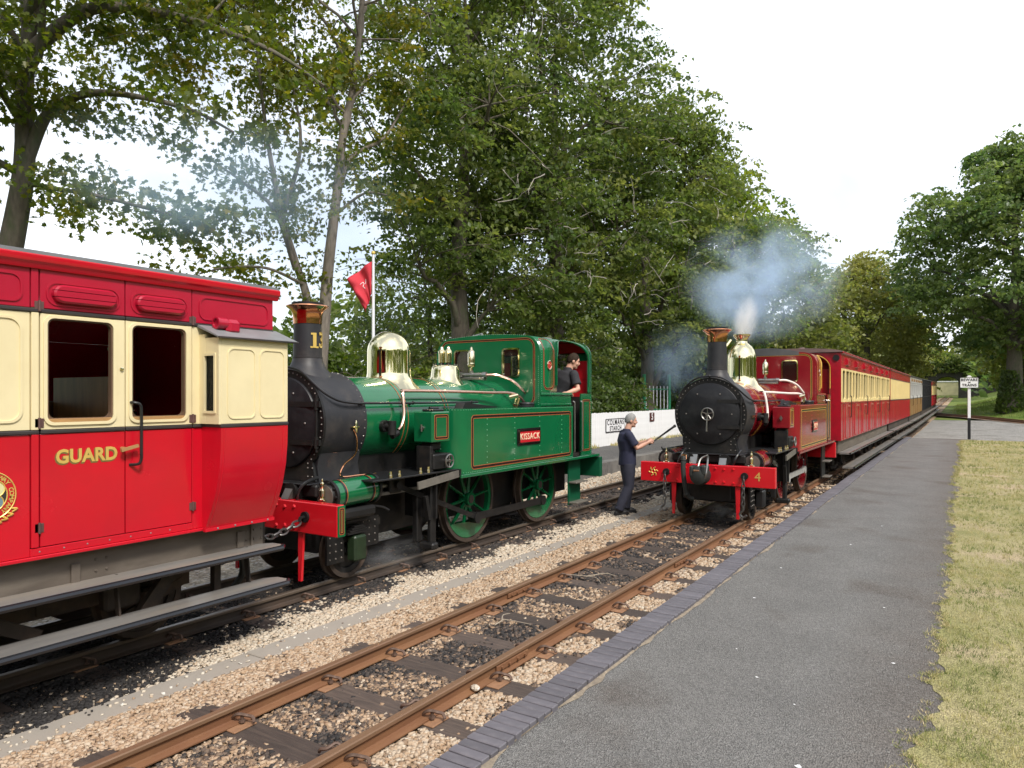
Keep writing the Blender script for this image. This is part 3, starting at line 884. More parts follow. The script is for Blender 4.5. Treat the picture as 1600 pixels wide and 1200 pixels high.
# siding that swings away across the gravel
sid = thing("siding_track", "dark siding rails curving across the gravel path to the grass bank", "railway track", (0, 0, 0)); sid["kind"] = "structure"
mb = MB(); P_ = smooth_path([(p[0], p[1], 0) for p in SIDING], 6); vs_ = []
for i, p in enumerate(P_):
    d = (P_[min(len(P_) - 1, i + 1)] - P_[max(0, i - 1)]).normalized()
    for k in (-1.0, 1.0): vs_.append((p.x + d.y * k, p.y - d.x * k, float(rise(p.y)) - 0.070))
mb.add(vs_, [(2 * i, 2 * i + 1, 2 * i + 3, 2 * i + 2) for i in range(len(P_) - 1)]); mb.build("siding_bed", "ballast_mixed", sid)
for s in (-1, 1):
    P = smooth_path([(p[0], p[1], 0) for p in SIDING], 6)
    path = []
    for i, p in enumerate(P):
        d = (P[min(len(P) - 1, i + 1)] - P[max(0, i - 1)]).normalized()
        q = p + Vector((d.y, -d.x, 0)) * (s * 0.484)
        path.append((q.x, q.y, float(rise(q.y)) + 0.055))
    sweep(RAIL, path, ["rail_rust", "rail_head"], "rail", sid, 7, 11)

# ------------------------------------------------------------------ loose stones
def stones(name, xs, ys, zs, size, tint, seed):
    r = np.random.RandomState(seed); N = len(xs)
    cube = np.array([(a, b, c) for a in (-1, 1) for b in (-1, 1) for c in (-1, 1)], float)
    v = np.repeat(cube[None], N, 0) * (0.62 + 0.38 * r.rand(N, 8, 1)) + (r.rand(N, 8, 3) - 0.5) * 0.5
    v *= np.stack([0.8 + 0.7 * r.rand(N), 0.7 + 0.5 * r.rand(N), 0.45 + 0.4 * r.rand(N)], 1)[:, None, :] * (size * 0.5)[:, None, None]
    a = r.rand(N) * 2 * PI; tl = (r.rand(N) - 0.5) * 1.1
    ct, st = np.cos(tl)[:, None], np.sin(tl)[:, None]
    y2 = v[:, :, 1] * ct - v[:, :, 2] * st; z2 = v[:, :, 1] * st + v[:, :, 2] * ct
    ca, sa = np.cos(a)[:, None], np.sin(a)[:, None]
    X = v[:, :, 0] * ca - y2 * sa + xs[:, None]; Y = v[:, :, 0] * sa + y2 * ca + ys[:, None]; Z = z2 + zs[:, None]
    vv = np.stack([X, Y, Z], 2).reshape(-1, 3)
    q = np.array([(0, 1, 3, 2), (4, 6, 7, 5), (0, 4, 5, 1), (2, 3, 7, 6), (1, 5, 7, 3)])   # the hidden underside is left off
    ff = (np.arange(N)[:, None, None] * 8 + q[None]).reshape(-1, 4)
    tt = np.repeat(np.clip(tint, 0, 1), 5)
    return np_mesh(name, vv, 4, ff, "ballast_stone", None, tt, kind="stuff")

def stone_field():
    r = np.random.RandomState(11)
    out = []
    for (y0, y1, dens, s) in ((1.2, 4.6, 3500, 0.0235), (4.6, 8.0, 2000, 0.028), (8.0, 13.0, 900, 0.036), (13.0, 24.0, 170, 0.052)):
        for (x0, x1) in ((-8.0, -4.92), (-4.66, -2.235)):
            n = int(dens * (y1 - y0) * (x1 - x0))
            if x0 < -5 and y0 < 2: n = int(n * 0.7)
            x = x0 + r.rand(n) * (x1 - x0); y = y0 + r.rand(n) * (y1 - y0)
            # leave out what lies behind the trains, far from any view
            keep = ~((x < -6.9) & (y < 9))
            keep &= ~((x < -5.3) & (y < 2.2))
            out.append(np.stack([x, y, s * (0.65 + 0.7 * r.rand(n))], 1)[keep])
        n = int(dens * 0.04 * (y1 - y0) * 0.26)                      # strays lying on the concrete
        out.append(np.stack([-4.92 + 0.26 * r.rand(n) ** 1.0, y0 + r.rand(n) * (y1 - y0), s * (0.5 + 0.5 * r.rand(n))], 1))
    P = np.concatenate(out); x, y, s = P[:, 0], P[:, 1], P[:, 2]
    n = len(x)
    z = np.full(n, -0.142) + r.rand(n) * 0.012
    z[(x > -4.92) & (x < -4.66)] = -0.124
    # colour bands: rust tinted by the near line, pale between, coal and oil under the far line
    t = 0.70 + 0.18 * r.randn(n)
    near = x > -4.66
    t[near] = 0.535 + 0.075 * r.randn(near.sum())
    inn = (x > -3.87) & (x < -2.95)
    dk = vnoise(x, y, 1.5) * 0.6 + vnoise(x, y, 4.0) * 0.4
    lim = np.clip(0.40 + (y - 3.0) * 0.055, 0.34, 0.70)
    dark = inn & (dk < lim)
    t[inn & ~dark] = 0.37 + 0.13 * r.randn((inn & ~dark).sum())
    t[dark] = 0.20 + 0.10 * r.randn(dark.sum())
    right = x > -2.9
    t[right] = 0.56 + 0.085 * r.randn(right.sum())
    dr = right & (vnoise(x, y, 1.3) * 0.6 + vnoise(x, y, 5) * 0.4 + (x < -2.7) * 0.13 < 0.44) 
    t[dr] = 0.33 + 0.12 * r.randn(dr.sum())
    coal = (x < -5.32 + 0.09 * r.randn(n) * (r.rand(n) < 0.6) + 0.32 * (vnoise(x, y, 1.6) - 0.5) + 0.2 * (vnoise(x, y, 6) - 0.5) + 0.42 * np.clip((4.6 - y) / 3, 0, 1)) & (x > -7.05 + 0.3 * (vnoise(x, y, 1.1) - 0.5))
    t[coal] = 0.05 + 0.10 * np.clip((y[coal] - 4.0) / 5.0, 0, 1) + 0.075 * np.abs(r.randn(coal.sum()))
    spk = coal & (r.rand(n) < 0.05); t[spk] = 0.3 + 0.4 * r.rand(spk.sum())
    pale = (x < -4.9) & ~coal
    t[pale] = 0.70 + 0.06 * r.randn(pale.sum())
    fr = (x < -7.0) & (x > -7.5); t[fr & ~coal] = 0.62 + 0.12 * r.randn((fr & ~coal).sum())
    # clear of sleepers and rails
    keep = np.ones(n, bool)
    for xc in (-3.894, -2.926, -6.644, -5.676): keep &= np.abs(x - xc) > 0.052 - 0.02 * r.rand(n)
    ph = np.abs((y - 3.55 + 0.35) % 0.70 - 0.35)
    keep &= ~((ph < 0.112) & (x > -4.27) & (x < -2.28) & (r.rand(n) < 0.97))
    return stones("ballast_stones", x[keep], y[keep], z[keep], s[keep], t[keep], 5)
stone_field()
# the pale stone perched on the rail foot and twigs lying across the line
mb = MB(); mb.sph((0, 0, 0.022), 0.03, 9, 6, 0, (1.2, 0.9, 0.75))
o = mb.build("pebble", "ballast_pale", None, loc=(-2.875, 4.02, -0.102)); tag(o, "pale rounded pebble resting on the foot of the rusty rail", "stone")
def twig(loc, rz, pts, label):
    mb = MB()
    for p in pts: mb.tube(smooth_path(p, 4), [0.007 - 0.004 * i / (4 * (len(p) - 1)) for i in range(4 * (len(p) - 1) + 1)], 5)
    o = mb.build("fallen_twig", "twig_bark", None, loc=loc); o.rotation_euler = (0, 0, rz); tag(o, label, "twig")
twig((-3.55, 5.38, -0.105), 0.1, [[(-0.02, -0.1, 0), (0, 0, 0.01), (0.02, 0.05, 0.01), (0.26, 0.06, 0)], [(0.0, 0.0, 0.01), (-0.04, 0.10, 0.03), (-0.02, 0.2, 0.02)]], "pale forked twig lying on a dark sleeper between the rusty rails")
twig((-3.70, 7.15, -0.10), -0.2, [[(-0.25, -0.05, 0.01), (0, 0, 0.02), (0.2, 0.07, 0.02), (0.38, -0.06, 0.01)], [(0.1, 0.03, 0.02), (0.25, 0.2, 0.05), (0.35, 0.24, 0.03)]], "longer branching twig lying against the inside of a rusty rail")

# ------------------------------------------------------------------ grass
def blades(name, x, y, z, h, tint, nb, spread, seed, mat, w=0.006, kind="stuff", lean=0.55):
    r = np.random.RandomState(seed); N = len(x)
    n = N * nb
    bx = np.repeat(x, nb) + (r.rand(n) - 0.5) * spread; by = np.repeat(y, nb) + (r.rand(n) - 0.5) * spread
    bz = np.repeat(z, nb); hh = np.repeat(h, nb) * (0.5 + 0.8 * r.rand(n))
    a = r.rand(n) * 2 * PI; le = hh * lean * (0.3 + r.rand(n)); la = r.rand(n) * 2 * PI
    ww = w * (0.6 + 0.8 * r.rand(n)) * np.repeat(np.clip(h / 0.04, 0.8, 3), nb)
    v = np.empty((n, 3, 3))
    v[:, 0] = np.stack([bx - np.cos(a) * ww, by - np.sin(a) * ww, bz], 1)
    v[:, 1] = np.stack([bx + np.cos(a) * ww, by + np.sin(a) * ww, bz], 1)
    v[:, 2] = np.stack([bx + np.cos(la) * le, by + np.sin(la) * le, bz + hh], 1)
    t = np.clip(np.repeat(tint, nb) + 0.12 * r.randn(n), 0, 1)
    return np_mesh(name, v.reshape(-1, 3), 3, np.arange(n * 3).reshape(-1, 3), mat, None, t, kind=kind)

def lawn_grass():
    r = np.random.RandomState(21)
    X, Y, H = [], [], []
    for (y0, y1, xw, dens, h) in ((1.6, 5.0, 2.6, 1500, 0.022), (5.0, 9.0, 4.2, 800, 0.026), (9.0, 16.0, 6.5, 300, 0.036), (16.0, 34.3, 9.5, 85, 0.055)):
        n = int((y1 - y0) * (xw + 0.3) * dens)
        x = -0.35 + r.rand(n) * (xw + 0.35); y = y0 + r.rand(n) * (y1 - y0)
        k = (x > lawn_edge(y) + 0.01) & (x < 0.5 + 0.36 * y)
        X.append(x[k]); Y.append(y[k]); H.append(np.full(k.sum(), h))
    x, y, h = np.concatenate(X), np.concatenate(Y), np.concatenate(H)
    g = 0.36 * vnoise(x, y, 1.3) + 0.34 * vnoise(x + 5, y, 4.0) + 0.30 * vnoise(x, y + 3, 11)
    t = 0.57 + 1.4 * (g - 0.5) + 0.25 * (vnoise(x + 20, y, 0.35) - 0.5)
    e = np.clip(1 - (x - lawn_edge(y)) / 0.14, 0, 1)
    t = t + 0.45 * e * (vnoise(x, y, 2.2) > 0.42)
    bare = ((t > 0.80) & (r.rand(len(x)) < 0.6)) | ((e > 0.25) & (vnoise(x, y, 3.0) > 0.5) & (r.rand(len(x)) < 0.8))
    k = ~bare
    blades("lawn_grass", x[k], y[k], np.full(k.sum(), PZ + 0.016), h[k] * (0.7 + 0.6 * r.rand(k.sum())), t[k], 5, 0.035, 22, "grass_blade", 0.0022)
lawn_grass()
def lawn_fringe():
    # straggling tufts creeping out over the tarmac
    r = np.random.RandomState(27); n = 9000
    y = 1.6 + 32 * r.rand(n) ** 1.6; x = lawn_edge(y) - 0.045 * np.abs(r.randn(n)) + 0.03
    k = vnoise(x * 2, y, 3.1) * 0.6 + vnoise(x, y, 9.0) * 0.4 > 0.47
    x, y = x[k], y[k]
    blades("lawn_fringe", x, y, np.full(len(x), PZ + 0.004), (0.014 + 0.0012 * y) * (0.5 + 0.8 * r.rand(len(x))), 0.62 + 0.30 * r.randn(len(x)), 4, 0.03, 28, "grass_blade", 0.0022, lean=1.2)
lawn_fringe()
def bank_grass():
    r = np.random.RandomState(31)
    n = 20000
    y = 44 + r.rand(n) * 80; x = -4 + r.rand(n) * 34
    d = np.where(y > 80, x + 1.2, x - siding_x(y) - 1.6)
    k = (d > -0.3 + 0.8 * r.rand(n))
    x, y = x[k], y[k]
    t = 0.45 + 1.2 * (vnoise(x, y, 0.22) - 0.5) + 0.4 * np.clip(1 - d[k] / 3, 0, 1)
    blades("bank_grass", x, y, terrain(x, y), 0.20 * (0.6 + 0.9 * r.rand(len(x))), t, 5, 0.35, 32, "bank_grass_blade", 0.006, lean=0.5)
    # dry weeds along the foot of the white fence
    m = 900
    y = 14 + r.rand(m) * 26; x = -10.50 + 0.20 * r.rand(m) ** 2
    kk = vnoise(x, y, 0.9) > 0.35
    blades("fence_weeds", x[kk], y[kk], np.full(kk.sum(), 0.195), 0.09 * (0.5 + 1.1 * r.rand(kk.sum())), 0.5 + 0.5 * r.rand(kk.sum()), 5, 0.12, 33, "grass_blade", 0.004)
bank_grass()

# ------------------------------------------------------------------ white board fence and what stands by it
fence = thing("board_fence", "long white fence of upright boards along the far platform", "fence", (-10.56, 0, 0.19))
bd = MB(); bd.box(-0.010, 0.010, -0.0345, 0.0345, 0, 1.16, 0, 0.004)
y = 20.4
while y < 32.2:
    o = shared("fence_board", bd, "fence_white", fence); o.location = (random.uniform(-0.003, 0.003), y, random.uniform(-0.01, 0.01)); y += 0.0755
mb = MB()
for (a, b) in ((8.0, 20.36), (32.25, 70.0)):
    y = a
    while y < b:
        mb.box(-0.010, 0.010, y - 0.0345, y + 0.0345, 0, 1.16 + random.uniform(-0.01, 0.01)); y += 0.0755
mb.build("more_boards", "fence_white", fence, kind="stuff")
for z in (0.28, 0.92): MB().box(-0.07, -0.011, 8, 70, z - 0.04, z + 0.04).build("fence_rail", "fence_white", fence)
pb = MB(); pb.box(-0.16, -0.072, -0.045, 0.045, -0.3, 1.14, 0, 0.006)
for k in range(26):
    o = shared("fence_post", pb, "fence_white", fence); o.location = (0, 8.6 + 2.4 * k, 0)

def enamel_sign(name, label, yc, zc, wd, ht, board, edge, lines, tcol):
    t = thing(name, label, "sign", (-10.535, yc, zc))
    P = lambda a, b, d: (d, a, b)
    mb = MB(); mb.prism(rrect(-wd / 2, wd / 2, -ht / 2, ht / 2, 0.015, 2), 0, 0.012, P); mb.build("sign_board", board, t)
    mb = MB(); mb.ring(rrect(-wd / 2, wd / 2, -ht / 2, ht / 2, 0.015, 2), rrect(-wd / 2 + 0.025, wd / 2 - 0.025, -ht / 2 + 0.025, ht / 2 - 0.025, 0.01, 2), 0.0, 0.016, P); mb.build("sign_border", edge, t)
    for (txt, sz, dz, sp) in lines: lettering(txt, sz, (0.014, 0, dz), 'side', tcol, t, 0.003, spacing=sp, bold=0.006)
enamel_sign("enamel_sign", "long white enamel sign with black COLMANS STARCH letters on the fence", 23.3, 0.90, 1.60, 0.47, "sign_white", "sign_black", [("COLMANS", 0.26, 0.095, 1.25), ("STARCH", 0.22, -0.115, 1.3)], "sign_black")
enamel_sign("number_sign", "small dark brown sign with a pale figure 5 on the white fence", 26.8, 1.10, 0.46, 0.34, "sign_brown", "sign_brown", [("5", 0.36, 0.0, 1.0)], "sign_white")

gate = thing("metal_gate", "tall green metal gate with pale bars behind the white fence", "gate", (-12.3, 31.9, 0.05), math.radians(58))
for s in (-1, 1): MB().box(s * 0.72 - 0.06, s * 0.72 + 0.06, -0.06, 0.06, 0, 2.9, 0, 0.01).build("gate_post", "gate_green", gate)
for k in range(7):
    MB().box(-0.62 + 0.207 * k - 0.018, -0.62 + 0.207 * k + 0.018, -0.02, 0.02, 0.15, 2.35).build("gate_bar", "pole_white", gate)
for z in (0.3, 1.25, 2.2): MB().box(-0.66, 0.66, -0.025, 0.025, z - 0.025, z + 0.025).build("gate_rail", "gate_green", gate)

lever = thing("point_lever", "short dark iron stand at the foot of the far platform", "lever", (-7.85, 21.0, -0.15))
MB().box(-0.06, 0.06, -0.09, 0.09, 0, 0.36, 0, 0.015).build("stand", "black_paint", lever)
mb = MB(); mb.cyl((0, 0, 0.34), (-0.05, -0.12, 0.52), 0.018, 8); mb.build("handle", "black_paint", lever)

# flagpole with the red flag
fpole = thing("flagpole", "tall white flagpole with a red flag beyond the green engine", "flagpole", (-12.66, 13.27, -0.1))
mb = MB(); mb.tube([(0, 0, 0), (0, 0, 2.0), (0, 0, 5.62)], [0.05, 0.045, 0.034], 12); mb.build("pole", "pole_white", fpole)
mb = MB(); mb.sph((0, 0, 5.66), 0.055, 10, 6); mb.build("finial", "gold_leaf", fpole)
# flag droops away from the pole to the left: a folded sheet
def flag_pt(u, v):
    # u 0..1 from pole to fly, v 0..1 from top to foot
    a = (0.0, 5.46); b = (0.62, 4.98); c = (0.17, 4.16); d = (0.02, 4.60)
    out = [(a[k] * (1 - u) + b[k] * u) * (1 - v) + (d[k] * (1 - u) + c[k] * u) * v for k in (0, 1)]
    fold = 0.075 * math.sin(8.5 * u + 1.5 * v) * (0.3 + u) + 0.03 * math.sin(17 * u * (0.4 + v))
    return Vector((-0.036 - out[0] * 0.84 + fold * 0.5, -out[0] * 0.54 - fold * 0.84, out[1] + 0.05 * u * (1 - v) * math.sin(3 * u)))
mb = MB(); n, m = 18, 14
mb.add([flag_pt(i / n, j / m) for i in range(n + 1) for j in range(m + 1)], [(i * (m + 1) + j, i * (m + 1) + j + 1, (i + 1) * (m + 1) + j + 1, (i + 1) * (m + 1) + j) for i in range(n) for j in range(m)])
fl = mb.build("flag", "flag_red", fpole, sharp=180)
sm = fl.modifiers.new("thickness", 'SOLIDIFY'); sm.thickness = 0.004
mb = MB()
for k in range(3):                                          # pale three-legged badge, half lost in the folds
    a0 = k * 2 * PI / 3 + 0.5
    pts = []
    for (rr, da) in ((0.01, 0.0), (0.055, 0.25), (0.075, 0.9), (0.11, 1.15)):
        pts.append((0.5 + rr * math.cos(a0 + da) / 0.62, 0.42 + rr * math.sin(a0 + da) / 0.78))
    for side in (1, -1):
        P = [flag_pt(a, b) + Vector((0.54, -0.84, 0)).normalized() * 0.008 for a, b in pts]
        mb.tube(smooth_path(P, 3), 0.008, 4)
        break
mb.build("badge", "white_paint", fpole)

# BEWARE OF TRAINS board
post = thing("warning_sign", "white post with black foot and a BEWARE OF TRAINS board", "sign", (0.10, 37.0, -0.1), math.radians(4))
MB().box(-0.055, 0.055, -0.055, 0.055, 0, 1.06, 0, 0.008).build("post_foot", "sign_black", post)
MB().box(-0.055, 0.055, -0.055, 0.055, 1.0605, 2.92, 0, 0.008).build("post", "white_paint", post)
FP = lambda a, b, d: (a, -d, b)
mb = MB(); mb.prism(rrect(-0.345, 0.345, 2.38, 2.84, 0.03, 3), 0.058, 0.078, FP); mb.prism(rrect(-0.09, 0.09, 2.80, 2.90, 0.04, 3), 0.057, 0.077, FP); mb.build("sign_board", "sign_white", post)
mb = MB(); mb.ring(rrect(-0.345, 0.345, 2.38, 2.84, 0.03, 3), rrect(-0.33, 0.33, 2.395, 2.825, 0.025, 3), 0.060, 0.084, FP); mb.build("sign_border", "sign_black", post)
for (txt, sz, z) in (("BEWARE", 0.155, 2.73), ("OF", 0.075, 2.615), ("TRAINS", 0.155, 2.50)):
    lettering(txt, sz, (0, -0.082, z), 'front', "sign_black", post, 0.003, sx=0.95, spacing=1.12, bold=0.004)

# road bridge over the line, far off
br = thing("road_bridge", "stone arch bridge, dark with tree shade, over the line in the far distance", "bridge", (-3.4, 172.0, float(rise(172)) - 0.2))
mb = MB()
arch = [(-2.0, 0.0)] + [(-2.0 * math.cos(t), 3.2 + 1.25 * math.sin(t)) for t in [PI * k / 14 for k in range(15)]] + [(2.0, 0.0)]
outer = [(14, -1), (14, 6.3), (-14, 6.3), (-14, -1)]
mb.prism([(2.0, 0.0), (2.0, -1)] + outer + [(-2.0, -1)] + arch[:-1], 0, 6.0, lambda a, b, d: (a, d, b)); mb.build("wall", "shaded_bridge_stone", br)
mb = MB(); mb.box(-14, 14, -0.12, 0.32, 6.3, 7.2, 0, 0.05); mb.build("parapet", "shaded_bridge_stone", br)
mb = MB()
for k in range(15):
    t0, t1 = PI * k / 15 + 0.008, PI * (k + 1) / 15 - 0.008
    mb.prism([(-2.02 * math.cos(t0), 3.2 + 1.27 * math.sin(t0)), (-2.45 * math.cos(t0), 3.2 + 1.68 * math.sin(t0)), (-2.45 * math.cos(t1), 3.2 + 1.68 * math.sin(t1)), (-2.02 * math.cos(t1), 3.2 + 1.27 * math.sin(t1))], -0.06, 0.02, lambda a, b, d: (a, d, b))
mb.build("arch_ring", "shaded_bridge_stone", br)
wl_ = thing("retaining_wall", "pale sunlit wall seen through the arch of the far bridge", "wall", (-3.4, 200.0, float(rise(200)) - 0.2))
mb = MB(); mb.box(-9, 9, 0, 0.6, 0, 3.2, 0, 0.05); mb.build("wall", "pale_stone", wl_)
mb = MB(); mb.box(-9.2, 9.2, -0.1, 0.7, 3.2, 3.5, 0, 0.05); mb.build("coping", "white_paint", wl_)
# ================================================================== LOCOMOTIVES
m = bpy.data.materials.new("clear_glass"); n_, l_ = nodes_of(m)
b_ = n_["Principled BSDF"]; b_.inputs["Base Color"].default_value = (0.02, 0.025, 0.025, 1); b_.inputs["Roughness"].default_value = 0.04
tr_ = n_.new("ShaderNodeBsdfTransparent"); ms_ = n_.new("ShaderNodeMixShader"); fr_ = n_.new("ShaderNodeFresnel"); fr_.inputs["IOR"].default_value = 1.5
ad_ = n_.new("ShaderNodeMath"); ad_.operation = 'ADD'; ad_.inputs[1].default_value = 0.22; l_.new(fr_.outputs[0], ad_.inputs[0])
l_.new(ad_.outputs[0], ms_.inputs[0]); l_.new(tr_.outputs[0], ms_.inputs[1]); l_.new(b_.outputs[0], ms_.inputs[2]); l_.new(ms_.outputs[0], n_["Material Output"].inputs["Surface"])
MATS["clear_glass"] = m

def lining_frame(a0, a1, b0, b1, r, P, parent, band=0.026, line=0.006, mats=("lining_black", "lining_orange"), name="lining", fine=False):
    mb = MB()
    f = lambda k: (dens if fine else (lambda p: p))(rrect(a0 + k, a1 - k, b0 + k, b1 - k, max(0.004, r - k), 4))
    if band > 0: mb.ring(f(0), f(band), 0, 0.0022, P, 0)
    mb.ring(f(-line), f(0), 0, 0.0026, P, 1)
    mb.ring(f(band), f(band + line), 0, 0.0026, P, 1)
    return mb.build(name, list(mats), parent, sharp=20)

def wheel_mesh(r, spokes, hub=0.09, width=0.10, weight=True):
    mb = MB()   # axis along x, outer face towards +x; 0 centre paint, 1 tyre
    mb.lathe([(r - 0.05, -width / 2), (r + 0.024, -width / 2), (r + 0.024, -width / 2 + 0.028), (r, -width / 2 + 0.034), (r - 0.004, width / 2), (r - 0.05, width / 2), (r - 0.05, -width / 2)], (0, 0, 0), (1, 0, 0), 40, 1, caps=False)
    mb.lathe([(r - 0.105, -0.03), (r - 0.048, -0.04), (r - 0.048, 0.036), (r - 0.10, 0.030), (r - 0.105, -0.03)], (0, 0, 0), (1, 0, 0), 40, 0, caps=False)
    mb.cyl((-0.07, 0, 0), (0.075, 0, 0), hub, 20, 0); mb.cyl((0.075, 0, 0), (0.082, 0, 0), hub * 0.6, 16, 1)
    if spokes:
        for k in range(spokes):
            a = 2 * PI * k / spokes + 0.12
            d = Vector((0, math.cos(a), math.sin(a)))
            mb.tube([d * (hub - 0.01), d * (r - 0.085)], [0.034, 0.024], 6, 0, flat=(0.7, 1.0))
    else:
        mb.lathe([(hub, 0.02), (r - 0.08, 0.0), (r - 0.08, -0.015), (hub, -0.02)], (0, 0, 0), (1, 0, 0), 32, 0, caps=False)
    if weight:
        a0, a1 = math.radians(215), math.radians(325)
        n = 12
        o = [((r - 0.06) * math.cos(a0 + (a1 - a0) * k / n), (r - 0.06) * math.sin(a0 + (a1 - a0) * k / n)) for k in range(n + 1)]
        i = [((r - 0.06) * 0.995 * math.cos(a), -(r - 0.06) * 0.60 + 0.03 * abs(math.cos(a))) for a in [a1 + (a0 - a1) * k / n for k in range(1, n)]]
        mb.prism(o + i, -0.035, 0.045, lambda a, b, d: (d, a, b), 0)
    return mb

def make_loco(name, label, xc, y0, o):
    """o: options. Local frame: x across, y back from the front beam, z up from rail top."""
    L = thing(name, label, "steam locomotive", (xc, y0, 0), 0, "steam engines standing in the station")
    body, riv = o["body"], o["rivet"]
    zc, R, Rb = 1.66, 0.555, 0.515
    lm = o["lining"]
    # ---- frames, running board, beam
    fr = MB()
    for s in (-1, 1): fr.box(s * 0.36 - 0.014, s * 0.36 + 0.014, 0.12, 5.86, 0.34, 1.03)
    fr.box(-0.40, 0.40, 2.3, 5.6, 0.55, 0.95); fr.box(-0.34, 0.34, 0.9, 2.2, 0.78, 1.0)
    fr.build("main_frame", "frame_black", L)
    mb = MB(); mb.box(-0.52, 0.52, 0.10, 0.60, 1.030, 1.046, 0, 0.004); mb.box(-0.93, 0.93, 0.62, 2.12, 1.035, 1.055, 0, 0.004); mb.box(-1.0, 1.0, 2.122, 5.88, 0.958, 0.980, 0, 0.006)
    mb.box(-0.96, 0.96, 2.10, 2.120, 0.975, 1.05)
    mb.build("running_board", "black_paint", L)
    mb = MB()
    for s in (-1, 1): mb.box(s * 1.001 - 0.01, s * 1.001 + 0.01, 2.06, 5.90, 0.945, 0.985, 0, 0.004)
    mb.build("footplate_edge", body, L)
    beam = thing_part("buffer_beam", L)
    mb = MB(); mb.box(-1.05, 1.05, 0.0, 0.10, 0.575, 0.885, 0, 0.008)
    bp = mb.build("beam_plate", "beam_red", beam)
    if o.get("green_ends"):
        for s in (-1, 1):
            mb = MB(); mb.box(s * 1.052 - 0.0, s * 1.060, 0.004, 0.098, 0.58, 0.88); mb.build("beam_end", "loco_green", beam)
            P = (lambda s: lambda a, b, d: (s * (1.061 + d), a, b))(s)
            lining_frame(0.026, 0.076, 0.605, 0.855, 0.01, P, beam, 0.012, 0.005, lm)
    mb = MB()
    for x in (-0.56, -0.44, -0.30, -0.17, 0.17, 0.30, 0.44, 0.56):
        for z in ((0.62, 0.83) if abs(x) in (0.17, 0.44) else (0.73,) if abs(x) != 0.30 else (0.63, 0.82)):
            mb.dome_rivet((x, 0.0, z), (0, -1, 0), 0.022, 0.7)
    mb.build("rivets", "beam_red", beam, kind="stuff")
    if o["number"] == "4":
        lettering("4", 0.19, (0.80, -0.003, 0.735), 'front', "gold_leaf", beam, 0.001, name="number")
        mb = MB()
        for k in range(6):
            a = 2 * PI * k / 6 + 0.2
            c, s_ = math.cos(a), math.sin(a)
            mb.tube([(-0.83 + 0.030 * c, -0.002, 0.735 + 0.030 * s_), (-0.83 + 0.055 * c - 0.012 * s_, -0.003, 0.735 + 0.055 * s_ + 0.012 * c), (-0.83 + 0.075 * c + 0.012 * s_, -0.003, 0.735 + 0.075 * s_ - 0.012 * c)], 0.0085, 5)
        mb.tube([(-0.83 + 0.03 * math.cos(t), -0.002, 0.735 + 0.03 * math.sin(t)) for t in [2 * PI * k / 12 for k in range(12)]], 0.005, 4, closed=True)
        mb.build("emblem", "gold_leaf", beam)
    # guard irons
    for s in (-1, 1):
        mb = MB(); mb.prism([(0.462, 0.60), (0.538, 0.60), (0.522, 0.08), (0.482, 0.08)], 0.03, 0.058, (lambda s: lambda a, b, d: (s * a, d - 0.03 * (0.6 - b), b))(s)); mb.build("guard_iron", "beam_red", L)
    # coupling, hose, safety chains
    cp = thing_part("coupling", L)
    mb = MB()
    mb.lathe([(0.05, 0.0), (0.09, -0.06), (0.14, -0.12), (0.15, -0.24), (0.13, -0.31), (0.07, -0.34)], (0, 0, 0.735), (0, 1, 0), 20)
    mb.box(-0.135, -0.075, -0.335, -0.13, 0.72, 0.885, 0, 0.02); mb.box(0.03, 0.125, -0.335, -0.13, 0.74, 0.905, 0, 0.03)
    mb.build("coupling_cup", "rubber", cp)
    mb = MB(); mb.box(-0.07, 0.025, -0.345, -0.12, 0.80, 0.83, 0, 0.01); mb.build("coupling_pin", "rail_rust", cp)
    mb = MB(); mb.tube(smooth_path([(0.09, -0.30, 0.68), (0.13, -0.32, 0.80), (0.11, -0.18, 0.99), (0.05, 0.0, 1.02)], 5), 0.014, 7)
    mb.tube(smooth_path([(-0.02, -0.25, 0.86), (-0.01, -0.15, 0.98), (0.05, 0.0, 1.03)], 5), 0.014, 7); mb.tube([(0.05, 0.0, 1.02), (0.10, -0.17, 1.0)], 0.012, 6); mb.build("coupling_link", "oily_steel", cp)
    hose = MB(); hose.tube(smooth_path([(-0.30, 0.05, 1.0), (-0.30, -0.07, 1.0), (-0.30, -0.11, 0.86), (-0.28, -0.12, 0.62), (-0.24, -0.09, 0.40), (-0.18, -0.02, 0.34)], 5), 0.038, 10)
    for z in (0.95, 0.90, 0.42): hose.lathe([(0.042, -0.012), (0.046, 0), (0.042, 0.012)], (-0.30 if z > 0.5 else -0.245, -0.095 if z > 0.5 else -0.1, z), (0, 0, 1), 12)
    hose.build("vacuum_hose", "rubber", L)
    mb = MB(); mb.lathe([(0.0, 0.05), (0.035, 0.045), (0.04, 0.0), (0.04, -0.03)], (-0.30, -0.07, 0.99), (0, 0, 1), 12); mb.build("hose_cap", "copper", L)
